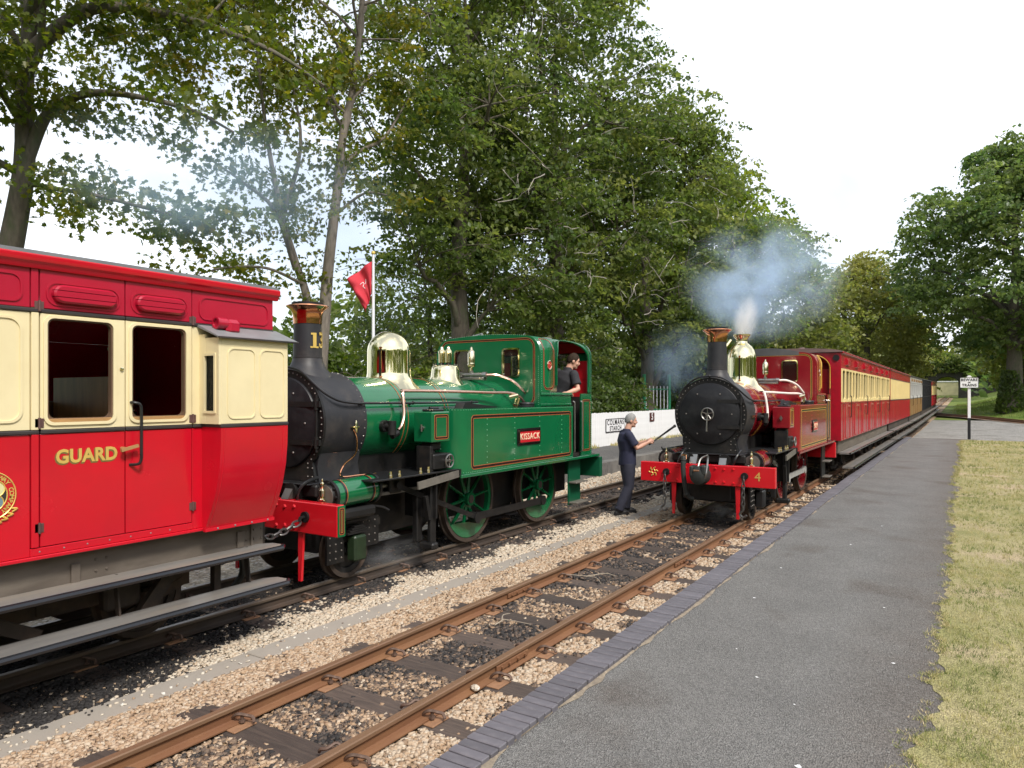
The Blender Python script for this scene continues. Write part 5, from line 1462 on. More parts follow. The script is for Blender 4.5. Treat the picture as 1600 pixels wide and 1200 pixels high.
    # ---- plates
    for s in (1,):
        np_ = thing_part("nameplate", L)
        wd = 0.56 if o["number"] == "13" else 0.42; yp = o["plate_y"]
        P = lambda a, b, d: (0.988 + d, a, b)
        mb = MB(); mb.prism(rrect(yp - wd / 2 - 0.03, yp + wd / 2 + 0.03, 1.265, 1.495, 0.015, 2), 0, 0.012, P); mb.build("plate_border", "lining_black", np_)
        mb = MB(); mb.prism(rrect(yp - wd / 2, yp + wd / 2, 1.29, 1.47, 0.01, 2), 0.012, 0.022, P); mb.build("plate", "plate_red", np_)
        mb = MB(); mb.ring(rrect(yp - wd / 2, yp + wd / 2, 1.29, 1.47, 0.01, 2), rrect(yp - wd / 2 + 0.014, yp + wd / 2 - 0.014, 1.304, 1.456, 0.008, 2), 0.012, 0.028, P); mb.build("plate_rim", "pale_brass", np_)
        lettering(o["name"], 0.125 if o["number"] == "13" else 0.13, (1.011, yp, 1.378), 'side', "letter_pale", np_, 0.004, sx=1.0, spacing=1.12, bold=0.0005)
    nb = thing_part("number_plate", L)
    mb = MB(); mb.cyl((hx + 0.001, 4.30, 2.40), (hx + 0.012, 4.30, 2.40), 0.062, 28); mb.build("disc", "plate_red", nb)
    mb = MB(); mb.tube([(hx + 0.010, 4.30 + 0.062 * math.cos(t), 2.40 + 0.062 * math.sin(t)) for t in [2 * PI * k / 28 for k in range(28)]], 0.009, 6, closed=True); mb.build("rim", "pale_brass", nb)
    lettering(o["number"], 0.075, (hx + 0.013, 4.30, 2.40), 'side', "pale_brass", nb, 0.003)
    # ---- cylinders and motion
    for s in (1, -1):
        cy = thing_part("cylinder", L)
        A = (s * 0.67, 0.24, 0.925); B = (s * 0.67, 0.84, 0.94)
        ax = (Vector(B) - Vector(A)).normalized()
        mb = MB(); mb.lathe([(0.146, 0.0), (0.146, 0.60)], A, ax, 32); mb.box(s * 0.40, s * 0.60, 0.27, 0.80, 0.80, 1.02); mb.build("barrel", body, cy)
        for q in (0.10, 0.50):
            mb = MB(); mb.lathe([(0.1465, q), (0.1495, q), (0.1495, q + 0.026), (0.1495, q + 0.034), (0.1465, q + 0.034)], A, ax, 32, [0, 0, 1, 1], caps=False); mb.build("cylinder_band", list(lm), cy)
        mb = MB(); mb.lathe([(0.0001, -0.045), (0.12, -0.043), (0.125, -0.035), (0.127, -0.02), (0.160, -0.02), (0.163, 0.0), (0.158, 0.02)], A, ax, 32)
        for k in range(10):
            p = Vector(A) + Vector((0.143 * math.cos(k * PI / 5), 0, 0.143 * math.sin(k * PI / 5))); mb.cyl(p + Vector((0, -0.02, 0)), p + Vector((0, -0.045, 0)), 0.012, 6)
        mb.build("cylinder_cover", "frame_black", cy)
        mb = MB(); mb.lathe([(0.162, 0.60), (0.162, 0.63), (0.06, 0.64), (0.04, 0.70)], A, ax, 28); mb.build("rear_cover", "frame_black", cy)
        mb = MB(); mb.lathe([(0.0001, -0.048), (0.115, -0.046), (0.118, -0.04)], A, ax, 28); mb.build("cover_disc", "grey_bar", cy)
        mb = MB(); lz = 0.90
        mb.lathe([(0.012, lz - 0.05), (0.030, lz - 0.04), (0.032, lz), (0.016, lz + 0.015), (0.028, lz + 0.03), (0.030, lz + 0.09), (0.014, lz + 0.11), (0.022, lz + 0.125), (0.020, lz + 0.16), (0.008, lz + 0.175), (0.008, lz + 0.20), (0.0001, lz + 0.21)], (s * 0.67, 0.16, 0), n=14)
        mb.cyl((s * 0.67 - 0.05, 0.16, lz - 0.02), (s * 0.67 + 0.05, 0.16, lz - 0.02), 0.014, 8); mb.build("lubricator", "brass", cy)
        mb = MB(); mb.box(s * 0.56, s * 0.80, 0.30, 0.82, 0.66, 0.775, 0, 0.03); mb.tube(smooth_path([(s * 0.74, 0.80, 0.76), (s * 0.82, 0.88, 0.74), (s * 0.86, 0.94, 0.70)], 4), 0.012, 6); mb.build("drain_gear", "frame_black", cy)
        mo = thing_part("motion", L)
        mb = MB(); mb.box(s * 0.64, s * 0.71, 0.90, 1.76, 0.84, 0.872); mb.box(s * 0.64, s * 0.71, 0.90, 1.76, 1.0, 1.03); mb.build("slide_bar", "grey_bar", mo)
        mb = MB(); mb.box(s * 0.61, s * 0.74, 1.10, 1.30, 0.85, 1.02, 0, 0.02); mb.cyl((s * 0.62, 1.2, 0.94), (s * 0.78, 1.2, 0.94), 0.045, 12); mb.build("crosshead", "frame_black", mo)
        mb = MB(); mb.cyl((s * 0.67, 0.86, 0.94), (s * 0.67, 1.12, 0.94), 0.026, 10); mb.build("piston_rod", "oily_steel", mo)
        mb = MB(); mb.bar((s * 0.93, 1.34, 0.925), (s * 0.93, 2.36, 1.02), 0.02, 0.085); mb.build("reach_rod", "grey_bar", mo)
        mb = MB(); mb.box(s * 0.42, s * 0.90, 1.70, 1.73, 0.50, 1.03); mb.box(s * 0.80, s * 0.86, 1.66, 1.76, 0.14, 1.03, 0, 0.01); mb.box(s * 0.62, s * 0.70, 1.60, 1.70, 0.22, 0.8, 0, 0.01); mb.box(s * 0.70, s * 0.92, 1.62, 1.74, 0.14, 0.22, 0, 0.02)
        mb.bar((s * 0.86, 1.62, 0.50), (s * 0.86, 1.55, 0.78), 0.05, 0.05); mb.build("motion_bracket", "frame_black", mo)
        cpin = o["crank"]
        yW = (2.83, 4.65)
        pz = [0.57 + 0.235 * math.sin(cpin), 0.235 * math.cos(cpin)]
        mb = MB(); mb.bar((s * 0.70, 1.2, 0.94), (s * 0.70, yW[0] + pz[1], pz[0]), 0.03, 0.06); mb.cyl((s * 0.68, yW[0] + pz[1], pz[0]), (s * 0.73, yW[0] + pz[1], pz[0]), 0.075, 16); mb.build("connecting_rod", o["rod"], mo)
        mb = MB(); mb.bar((s * 0.645, yW[0] + pz[1], pz[0]), (s * 0.645, yW[1] + pz[1], pz[0]), 0.03, 0.095)
        for yy in yW: mb.cyl((s * 0.61, yy + pz[1], pz[0]), (s * 0.675, yy + pz[1], pz[0]), 0.075, 16)
        mb.build("coupling_rod", o["rod"], mo)
        for yy in yW:
            o2 = shared("driving_wheel:" + o["number"], wheel_mesh(0.57, 10), [o["wheel"], "rail_dark"], L)
            o2.name = "driving_wheel"; o2.location = (s * 0.52, yy, 0.57)
            o2.rotation_euler = (0, 0, 0 if s > 0 else PI)
            if s > 0: o2.rotation_euler = (cpin - math.radians(90) + PI, 0, 0) if False else (0, 0, 0)
        for yy in yW:
            mb = MB(); mb.prism([(yy - 0.30, 1.10), (yy - 0.64, 0.25), (yy - 0.59, 0.22), (yy - 0.56, 0.5)], s * 0.44, s * 0.50, (lambda a, b, d: (d, a, b))); mb.build("brake_hanger", "frame_black", L)
        o2 = shared("leading_wheel:" + o["number"], wheel_mesh(0.30, 0, 0.07, 0.10, False), ["frame_black", "rail_dark"], L); o2.name = "leading_wheel"
        o2.location = (s * 0.52, 0.62, 0.30); o2.rotation_euler = (0, 0, 0 if s > 0 else PI)
        tr = thing_part("truck_frame", L)
        mb = MB(); mb.box(s * 0.60, s * 0.63, 0.26, 0.50, 0.20, 0.60); mb.box(s * 0.60, s * 0.63, 0.74, 1.02, 0.30, 0.62); mb.box(s * 0.60, s * 0.63, 0.505, 0.735, 0.40, 0.60); mb.box(s * 0.56, s * 0.72, 0.46, 0.78, 0.60, 0.66, 0, 0.02); mb.build("side_plate", "frame_black", tr)
        mb = MB(); mb.box(s * 0.63, s * 0.76, 0.53, 0.71, 0.20, 0.47, 0, 0.02); mb.build("axle_box", "black_paint" if o["number"] == "4" else "axle_green", tr)
        mb = MB()
        for k in range(4): mb.box(s * 0.66, s * 0.73, 0.46 + 0.03 * k, 0.78 - 0.03 * k, 0.49 + 0.022 * k, 0.508 + 0.022 * k)
        mb.build("leaf_spring", "frame_black", tr)
        mb = MB()
        for yy in (0.30, 0.38, 0.46, 0.78, 0.87, 0.96):
            for k in range(5 if yy < 0.6 else 4): mb.dome_rivet((s * 0.63, yy, 0.25 + 0.075 * k + (0.1 if yy > 0.6 else 0)), (s, 0, 0), 0.010, 0.7)
        mb.build("rivets", "rivet_pale", tr, kind="stuff")
    for yy in (0.62, 2.83, 4.65):
        mb = MB(); mb.cyl((-0.5, yy, 0.30 if yy < 1 else 0.57), (0.5, yy, 0.30 if yy < 1 else 0.57), 0.065, 12); mb.build("axle", "frame_black", L)
    mb = MB(); mb.box(-0.44, 0.44, 0.28, 0.34, 0.30, 0.56); mb.box(-0.58, 0.58, 0.36, 1.1, 0.50, 0.58); mb.build("truck_stretcher", "frame_black", L)
    mb = MB(); mb.box(-0.58, 0.58, 0.16, 0.90, 0.90, 1.034, 0, 0.02); mb.cyl((-0.28, 0.16, 0.96), (-0.28, 0.08, 0.96), 0.09, 14); mb.cyl((0.28, 0.16, 0.96), (0.28, 0.08, 0.96), 0.09, 14); mb.build("valve_chest", "frame_black", L)
    for x in (-0.20, 0.26):
        mb = MB(); mb.prism([(0.02, 0.89), (0.16, 0.89), (0.16, 1.02), (0.11, 1.04)], x - 0.05, x + 0.06, lambda a, b, d: (d, a, b)); mb.build("valve_cover", "oily_steel", L)
    for x in (-0.44, 0.42):
        mb = MB(); mb.tube(smooth_path([(x, 0.06, 0.89), (x + 0.04, 0.04, 0.98), (x + 0.07, 0.10, 1.06), (x + 0.07, 0.26, 1.10)], 4), 0.018, 7); mb.build("lamp_bracket", "black_paint", L)
    mb = MB(); mb.box(-0.34, 0.34, 3.3, 4.2, 0.30, 0.56); mb.build("ash_pan", "frame_black", L)
    return L

def thing_part(name, parent):
    """An Empty that holds the pieces of one part."""
    o = bpy.data.objects.new(name, None); o.empty_display_size = 0.1
    col.objects.link(o); o.parent = parent
    return o

pm("axle_green", (0.014, 0.028, 0.012), rough=0.4, var=0.3, scale=10)
def dome_round():
    P = [(0.41, 2.03), (0.35, 2.085), (0.308, 2.13), (0.284, 2.18), (0.274, 2.235), (0.272, 2.50)]
    return P + [(max(0.0002, 0.272 * math.cos(t)), 2.50 + 0.265 * math.sin(t)) for t in [PI / 2 * k / 12 for k in range(1, 13)]]
DOME_BELL = [(0.42, 2.03), (0.36, 2.09), (0.305, 2.14), (0.272, 2.21), (0.260, 2.30), (0.256, 2.60), (0.250, 2.68), (0.225, 2.76), (0.185, 2.82), (0.135, 2.865), (0.105, 2.895), (0.098, 2.93), (0.104, 2.965), (0.135, 3.01), (0.155, 3.03), (0.155, 3.045), (0.12, 3.05), (0.10, 3.0), (0.0002, 2.99)]
green_engine = make_loco("steam_locomotive", "green tank engine with round brass dome and number 13 on its chimney", -6.16, 4.86,
    dict(body="loco_green", rivet="rivet_green", lining=("lining_black", "lining_orange"), number="13", name="KISSACK", green_ends=True, coupled=True, sb_end=0.92, chim_y=0.56, chim_top=2.975,
         bands=(1.62, 2.42), dome=dome_round(), dome_y=1.88, pipe="copper_pipe", roof=2.87, plate_y=3.66, rod="frame_black", crank=math.radians(-95), wheel="loco_green", dark_bands=False))
red_engine = make_loco("steam_locomotive", "dark red tank engine with bell shaped brass dome and number 4 on its beam", -3.41, 10.85,
    dict(body="loco_red", rivet="rivet_red", lining=("lining_black", "lining_yellow"), number="4", name="LOCH", sb_end=0.88, chim_y=0.66, chim_top=3.05,
         bands=(1.55, 2.75), dome=DOME_BELL, dome_y=2.15, pipe="white_lagging", roof=2.84, plate_y=3.55, rod="bright_rod", crank=math.radians(-150), wheel="loco_red", dark_bands=False))
# ================================================================== CARRIAGES
def bogie(parent, yc, s_list=(1, -1), mat="bogie_brown"):
    bg = thing_part("bogie", parent)
    mb = MB()
    for s in (1, -1):
        mb.box(s * 0.58, s * 0.61, yc - 1.05, yc + 1.05, 0.36, 0.52)
        mb.bar((s * 0.60, yc - 1.0, 0.40), (s * 0.60, yc - 0.35, 0.16), 0.03, 0.07); mb.bar((s * 0.60, yc + 1.0, 0.40), (s * 0.60, yc + 0.35, 0.16), 0.03, 0.07)
        mb.box(s * 0.58, s * 0.62, yc - 0.35, yc + 0.35, 0.13, 0.19)
        for q in (-0.68, 0.68): mb.box(s * 0.55, s * 0.70, yc + q - 0.09, yc + q + 0.09, 0.24, 0.42, 0, 0.02)
    mb.box(-0.62, 0.62, yc - 0.13, yc + 0.13, 0.38, 0.60); mb.build("bogie_frame", mat, bg)
    for q in (-0.68, 0.68):
        for s in (1, -1):
            o2 = shared("coach_wheel", wheel_mesh(0.34, 0, 0.08, 0.10, False), ["bogie_brown", "rail_dark"], bg); o2.location = (s * 0.50, yc + q, 0.34); o2.rotation_euler = (0, 0, 0 if s > 0 else PI)
        mb = MB(); mb.cyl((-0.5, yc + q, 0.34), (0.5, yc + q, 0.34), 0.06, 10); mb.build("axle", mat, bg)
    return bg

def roof_poly(hw, z0, zt, n=16):
    return [(hw * math.cos(PI * k / n) , z0 + (zt - z0) * (math.sin(PI * k / n) ** 0.9)) for k in range(n + 1)]

YX = lambda X: (lambda a, b, d: (X + d, a, b))
XZ = lambda a, b, d: (a, d, b)

def footboard(parent, xo, y0, y1, z, wdt=0.26, s=1):
    mb = MB()
    poly = [(xo - wdt, y0), (xo, y0), (xo, y1 - 0.05), (xo - 0.05, y1 + 0.0), (xo - wdt * 0.7, y1 - 0.01), (xo - wdt, y1 - 0.10)]
    mb.prism([(s * p[0], p[1]) for p in poly], z - 0.042, z, lambda a, b, d: (a, b, d), 0)
    o = mb.build("footboard", "footboard_black", parent)
    mb = MB(); mb.tube([(s * (xo + 0.002), y0, z - 0.018), (s * (xo + 0.002), y1 - 0.05, z - 0.018), (s * (xo - 0.05), y1 + 0.002, z - 0.018)], 0.024, 8); mb.build("nosing", "board_edge", o)
    return o

# ---------------------------------------------------------------- guard van coupled ahead of the green engine
def guard_van():
    G = thing("guard_van", "red and cream guard van with open door windows and a lookout beside the green engine", "carriage", (-6.16, 4.1, 0), 0, "carriages in the station")
    Xs = 1.06; y0, y1 = -9.5, 0.0
    Y = lambda u: u - 4.1
    da, dm, db = Y(2.245), Y(2.806), Y(3.33)
    # lower body, framed round the doorway
    def panel(name, a, b, z0, z1, mat, th=0.03, xs=Xs):
        mb = MB(); mb.box(xs - th, xs, a, b, z0, z1, 0, 0.003); return mb.build(name, mat, G)
    panel("lower_panel", y0, da - 0.055, 0.905, 1.695, "carriage_red"); panel("lower_panel", db + 0.004, y1, 0.905, 1.695, "carriage_red")
    panel("door_sill", da - 0.055, db + 0.004, 0.905, 0.955, "carriage_red", 0.034, Xs + 0.004)
    panel("door_post", da - 0.050, da - 0.006, 0.96, 1.695, "carriage_red", 0.034, Xs + 0.010)
    panel("door_post", da - 0.050, da - 0.006, 1.725, 2.49, "carriage_cream", 0.034, Xs + 0.010)
    panel("door_post", da - 0.050, da - 0.006, 2.522, 2.785, "crimson_frieze", 0.034, Xs + 0.006)
    panel("upper_panel", y0, da - 0.055, 1.725, 2.49, "carriage_cream"); panel("upper_panel", db + 0.004, y1, 1.725, 2.49, "carriage_cream")
    panel("frieze", y0, da - 0.055, 2.52, 2.79, "crimson_frieze"); panel("frieze", db + 0.004, y1, 2.52, 2.79, "crimson_frieze")
    mb = MB()
    for (a, b) in ((y0, da - 0.004), (da + 0.004, dm - 0.003), (dm + 0.003, db - 0.002), (db + 0.004, y1)):
        mb.box(Xs - 0.02, Xs + 0.014, a, b, 1.697, 1.723, 0, 0.006)
        mb.box(Xs - 0.02, Xs + 0.012, a, b, 2.492, 2.518, 0, 0.006)
    mb.build("waist_moulding", "moulding_dark", G)
    mb = MB(); mb.box(Xs - 0.02, Xs + 0.02, y0, -0.68, 0.880, 0.904, 0, 0.004); mb.build("bottom_moulding", "carriage_red", G)
    mb = MB()
    for k in range(7): mb.dome_rivet((Xs + 0.004, da + 0.15 * k, 0.93), (1, 0, 0), 0.006, 0.6)
    mb.build("sill_screws", "lead_roof", G, kind="stuff")
    # raised panel beading on the blank bays
    mb = MB()
    mb.ring(rrect(da - 1.05, da - 0.10, 1.775, 2.455, 0.075, 5), rrect(da - 1.035, da - 0.115, 1.79, 2.44, 0.07, 5), 0, 0.009, YX(Xs))
    mb.ring(rrect(da - 2.15, da - 1.15, 1.775, 2.455, 0.075, 5), rrect(da - 2.135, da - 1.165, 1.79, 2.44, 0.07, 5), 0, 0.009, YX(Xs)); mb.build("panel_beading", "carriage_cream", G)
    mb = MB()
    mb.ring(rrect(da - 1.05, da - 0.10, 2.55, 2.735, 0.06, 5), rrect(da - 1.038, da - 0.112, 2.562, 2.723, 0.055, 5), 0, 0.008, YX(Xs))
    mb.ring(rrect(db + 0.06, y1 - 0.05, 2.55, 2.735, 0.06, 5), rrect(db + 0.072, y1 - 0.062, 2.562, 2.723, 0.055, 5), 0, 0.008, YX(Xs)); mb.build("frieze_beading", "crimson_frieze", G)
    # doors
    for (a, b, wa, wb) in ((da, dm, Y(2.30), Y(2.705)), (dm, db, Y(2.862), Y(3.262))):
        a += 0.004; b -= 0.004
        D = thing_part("guard_door", G)
        mb = MB(); mb.box(Xs - 0.036, Xs + 0.004, a, b, 0.960, 1.694, 0, 0.003); mb.build("door_panel", "carriage_red", D)
        mb = MB(); hx = 0.018
        mb.box(Xs - 0.036, Xs + 0.004, a, wa - hx, 1.726, 2.489, 0, 0.002); mb.box(Xs - 0.036, Xs + 0.004, wb + hx, b, 1.726, 2.489, 0, 0.002)
        mb.box(Xs - 0.035, Xs + 0.003, wa - hx, wb + hx, 1.727, 1.775, 0, 0.0); mb.box(Xs - 0.035, Xs + 0.003, wa - hx, wb + hx, 2.462, 2.488, 0, 0.0)
        mb.build("door_frame", "carriage_cream", D)
        mb = MB(); mb.ring(rrect(wa - 0.034, wb + 0.034, 1.752, 2.480, 0.060, 5), rrect(wa - 0.012, wb + 0.012, 1.772, 2.462, 0.045, 5), -0.03, 0.015, YX(Xs)); mb.build("window_surround", "carriage_cream", D)
        mb = MB(); mb.ring(rrect(wa - 0.014, wb + 0.014, 1.770, 2.464, 0.046, 5), rrect(wa, wb, 1.80, 2.452, 0.04, 5), -0.034, 0.004, YX(Xs)); mb.build("window_frame", "dark_interior", D)
        mb = MB(); mb.box(Xs - 0.05, Xs + 0.006, wa - 0.006, wb + 0.006, 1.768, 1.800, 0, 0.006); mb.build("window_sill", "sill_wood", D)
        mb = MB(); mb.box(Xs - 0.036, Xs + 0.003, a, b, 2.522, 2.785, 0, 0.003); mb.build("door_head", "crimson_frieze", D)
        hood = thing_part("vent_hood", G)
        za, zb = 2.562, 2.690; zc_ = (za + zb) / 2; hr_ = (zb - za) / 2; half = (b - a) / 2 - 0.065; ymid = (a + b) / 2
        def pill(z, k):                       # half length of the pill at height z, k shrinks it
            r_ = hr_ - k
            return half - hr_ + math.sqrt(max(0.0, r_ * r_ - (z - zc_) ** 2)) if abs(z - zc_) < r_ else half - hr_
        for k in range(3):
            q0 = za + (zb - za) * k / 3 + 0.0022; q1 = za + (zb - za) * (k + 1) / 3 - 0.0022
            mb = MB()
            def band(k_, dep):
                out = []; lo, hi = max(q0, za + k_), min(q1, zb - k_)
                zs = [lo + (hi - lo) * j / 7 for j in range(8)]
                return [(Xs + dep, ymid + pill(z, k_), z) for z in zs] + [(Xs + dep, ymid - pill(z, k_), z) for z in zs[::-1]]
            L0, L1, L2 = band(0.0, 0.002), band(0.004, 0.034), band(0.016, 0.046); n_ = len(L0)
            fs = [(i + j * n_, (i + 1) % n_ + j * n_, (i + 1) % n_ + (j + 1) * n_, i + (j + 1) * n_) for j in (0, 1) for i in range(n_)] + [tuple(range(2 * n_, 3 * n_))]
            mb.add(L0 + L1 + L2, fs); mb.build("hood_slat", "crimson_frieze", hood)
        mb = MB(); mb.ring(rrect(a + 0.035, b - 0.035, 2.545, 2.705, 0.07, 5), rrect(a + 0.045, b - 0.045, 2.555, 2.695, 0.062, 5), 0.002, 0.010, YX(Xs)); mb.build("hood_beading", "crimson_frieze", D)
    for yy in (da - 0.004, db + 0.002):
        for z in (2.535, 1.77, 1.085):
            mb = MB(); mb.cyl((Xs + 0.012, yy, z - 0.035), (Xs + 0.012, yy, z + 0.035), 0.009, 8); mb.box(Xs + 0.004, Xs + 0.010, yy - 0.028, yy + 0.028, z - 0.03, z + 0.03, 0, 0.002); mb.build("hinge", "hinge_dark", G)
    mb = MB(); mb.tube(smooth_path([(Xs + 0.004, dm + 0.035, 1.90), (Xs + 0.045, dm + 0.038, 1.90), (Xs + 0.062, dm + 0.075, 1.885), (Xs + 0.062, dm + 0.085, 1.82), (Xs + 0.062, dm + 0.085, 1.55), (Xs + 0.060, dm + 0.085, 1.49), (Xs + 0.050, dm + 0.07, 1.455), (Xs + 0.004, dm + 0.03, 1.45)], 4), 0.0105, 8); mb.build("grab_handle", "black_paint", G)
    mb = MB(); mb.cyl((Xs, dm - 0.028, 1.572), (Xs + 0.05, dm - 0.028, 1.572), 0.012, 8); mb.bar((Xs + 0.05, dm - 0.055, 1.560), (Xs + 0.05, dm + 0.068, 1.588), 0.02, 0.022); mb.build("door_handle", "sill_wood", G)
    mb = MB(); mb.lathe([(0.012, 0.0), (0.013, 0.012), (0.004, 0.014)], (Xs + 0.004, dm - 0.03, 2.14), (1, 0, 0), 10); mb.build("lock", "brass", G)
    # lettering with its dark drop shade
    for (dx, dy, dz, mat, bold) in ((0.0045, -0.006, -0.008, "gold_shade", 0.006), (0.0062, 0.0, 0.0, "gold_leaf", 0.004)):
        lettering("GUARD", 0.128, (Xs + dx, Y(2.545) + dy, 1.537 + dz), 'side', mat, G, 0.0008, sx=0.90, spacing=1.04, bold=bold)
    # company garter crest (only its right half comes into the picture)
    C = thing_part("crest", G); cy_, cz_, X0 = Y(1.955), 1.325, Xs + 0.001
    mb = MB(); mb.lathe([(0.0001, 0.002), (0.150, 0.002)], (X0, cy_, cz_), (1, 0, 0), 48, caps=False); mb.build("garter", "plate_red", C)
    mb = MB()
    for r in (0.152, 0.104): mb.tube([(X0 + 0.003, cy_ + r * math.cos(t), cz_ + r * math.sin(t)) for t in [2 * PI * k / 48 for k in range(48)]], 0.004, 5, closed=True)
    mb.build("garter_rim", "gold_leaf", C)
    word = "ISLE OF MAN RAILWAY COMPANY"; 
    for i, chh in enumerate(word):
        if chh == " ": continue
        ang = math.radians(232 - i * 10.9)
        me = text_mesh(chh, 0.036, 0.0006, 1.0, 0.001); rot = ang - PI / 2
        for v in me.vertices:
            x_, y_ = v.co.x, v.co.y
            a_, b_ = x_ * math.cos(rot) - y_ * math.sin(rot), x_ * math.sin(rot) + y_ * math.cos(rot)
            v.co = Vector((X0 + 0.0042 + v.co.z, cy_ + 0.128 * math.cos(ang) + a_, cz_ + 0.128 * math.sin(ang) + b_))
        me.materials.clear(); me.materials.append(MATS["gold_leaf"]); link("lettering", me, C)
    pm("crest_cream", (0.62, 0.58, 0.30), rough=0.4, var=0.1); pm("crest_blue", (0.16, 0.24, 0.28), rough=0.4, var=0.15)
    mb = MB(); mb.lathe([(0.0001, 0.0035), (0.100, 0.0035)], (X0, cy_, cz_), (1, 0, 0), 36, caps=False); mb.build("crest_field", "moulding_dark", C)
    mb = MB()
    for (dy, dz) in ((0.042, 0.042), (-0.042, 0.042)): mb.lathe([(0.0001, 0.0048), (0.047, 0.0048)], (X0, cy_ + dy, cz_ + dz), (1, 0, 0), 20, caps=False)
    mb.build("crest_shield", "crest_cream", C)
    mb = MB()
    for (dy, dz) in ((0.038, -0.045), (-0.038, -0.045)): mb.lathe([(0.0001, 0.0048), (0.044, 0.0048)], (X0, cy_ + dy, cz_ + dz), (1, 0, 0), 20, caps=False)
    mb.build("crest_shield", "crest_blue", C)
    mb = MB()
    for (dy, dz, r) in ((0.042, 0.042, 0.049), (-0.042, 0.042, 0.049), (0.038, -0.045, 0.046), (-0.038, -0.045, 0.046)): mb.tube([(X0 + 0.005, cy_ + dy + r * math.cos(t), cz_ + dz + r * math.sin(t)) for t in [2 * PI * k / 24 for k in range(24)]], 0.0035, 4, closed=True)
    for k in range(9):
        t = math.radians(-35 - 12.5 * k); mb.tube(smooth_path([(X0 + 0.004, cy_ + 0.155 * math.cos(t), cz_ + 0.155 * math.sin(t)), (X0 + 0.006, cy_ + 0.185 * math.cos(t + 0.08), cz_ + 0.185 * math.sin(t + 0.08)), (X0 + 0.005, cy_ + 0.172 * math.cos(t - 0.1), cz_ + 0.172 * math.sin(t - 0.1))], 3), 0.0055, 4)
    for (dy, dz) in ((0.046, 0.045), (0.036, 0.038), (0.05, 0.03)): mb.box(X0 + 0.005, X0 + 0.007, cy_ + dy - 0.012, cy_ + dy + 0.008, cz_ + dz - 0.012, cz_ + dz + 0.012)
    mb.build("crest_scrolls", "gold_leaf", C)
    # lookout projecting from the side
    dk = thing_part("lookout", G); d0, d1, xo = Y(3.415), Y(4.055), Xs + 0.247
    # lower red flare: outer skin curves back into the side
    prof = [(xo, 1.70), (xo - 0.004, 1.55), (xo - 0.022, 1.38), (xo - 0.065, 1.20), (xo - 0.125, 1.05), (xo - 0.175, 0.955), (xo - 0.195, 0.905), (Xs - 0.02, 0.905), (Xs - 0.02, 1.70)]
    mb = MB(); mb.prism(prof, d0, d1, XZ); mb.build("lower_flare", "carriage_red", dk, sharp=24)
    mb = MB()
    for yy in (d0 + 0.03, d1 - 0.045):
        mb.tube([(p[0] + 0.001, yy, p[1]) for p in prof[:7]], 0.005, 5)
    mb.build("flare_beading", "carriage_red", dk)
    mb = MB(); mb.box(xo - 0.215, xo - 0.185, d0 - 0.01, d1 + 0.01, 0.875, 0.904); mb.build("foot_moulding", "carriage_red", dk)
    mb = MB()
    for k in range(4): mb.dome_rivet((xo - 0.184, d0 + 0.1 + 0.16 * k, 0.89), (1, 0, 0), 0.009, 0.6)
    mb.build("screws", "lead_roof", dk, kind="stuff")
    mb = MB(); mb.box(xo - 0.02, xo, d0 + 0.001, d1, 1.728, 2.395, 0, 0.003); mb.box(Xs + 0.002, xo - 0.021, d1 - 0.02, d1, 1.728, 2.395); mb.build("outer_panel", "carriage_cream", dk)
    mb = MB(); mb.box(Xs - 0.01, xo + 0.008, d0 - 0.006, d1 + 0.004, 1.701, 1.727, 0, 0.005); mb.build("waist_moulding", "moulding_dark", dk)
    mb = MB()
    for (a, b) in ((d0 + 0.055, (d0 + d1) / 2 - 0.005), ((d0 + d1) / 2 + 0.035, d1 - 0.035)): mb.ring(rrect(a, b, 1.765, 2.325, 0.055, 5), rrect(a + 0.010, b - 0.010, 1.775, 2.315, 0.05, 5), 0, 0.007, YX(xo))
    mb.build("panel_beading", "carriage_cream", dk)
    # face of the lookout with its slit window
    wa, wb, za, zb = Xs + 0.075, xo - 0.055, 1.83, 2.26
    mb = MB(); mb.box(Xs, wa, d0 - 0.022, d0, 1.728, 2.43); mb.box(wb, xo, d0 - 0.022, d0, 1.728, 2.40); mb.box(wa + 0.0005, wb - 0.0005, d0 - 0.021, d0 - 0.001, 1.728, za); mb.box(wa + 0.0005, wb - 0.0005, d0 - 0.021, d0 - 0.001, zb, 2.40); mb.build("face_panel", "carriage_cream", dk)
    mb = MB(); FF = lambda a, b, d: (a, d0 - 0.022 - d, b)
    mb.ring(rrect(wa - 0.02, wb + 0.02, za - 0.02, zb + 0.02, 0.004, 1), rrect(wa, wb, za, zb, 0.002, 1), -0.002, 0.008, FF); wf = mb.build("window_frame", "carriage_cream", dk)
    MB().box(wa - 0.002, wb + 0.002, d0 - 0.012, d0 - 0.008, za - 0.002, zb + 0.002).build("window_pane", "clear_glass", wf)
    mb = MB(); mb.prism([(Xs - 0.01, 2.515), (xo + 0.035, 2.405), (xo + 0.035, 2.395), (Xs - 0.01, 2.495)], d0 - 0.045, d1 + 0.085, XZ); mb.build("lookout_roof", "lead_roof", dk)
    mb = MB(); mb.tube([(xo + 0.036, d0 - 0.045, 2.400), (xo + 0.036, d1 + 0.085, 2.400)], 0.008, 6); mb.build("roof_edge", "moulding_dark", dk)
    mb = MB(); mb.box(Xs + 0.04, Xs + 0.155, d0 + 0.13, d0 + 0.26, 2.44, 2.56, 0, 0.03); mb.cyl((Xs + 0.10, d0 + 0.07, 2.525), (Xs + 0.10, d0 + 0.14, 2.525), 0.045, 14); mb.lathe([(0.05, 0), (0.05, 0.012), (0.036, 0.013), (0.034, -0.01), (0.0001, -0.01)], (Xs + 0.10, d0 + 0.065, 2.525), (0, -1, 0), 16); mb.build("roof_lamp", "crimson_frieze", dk)
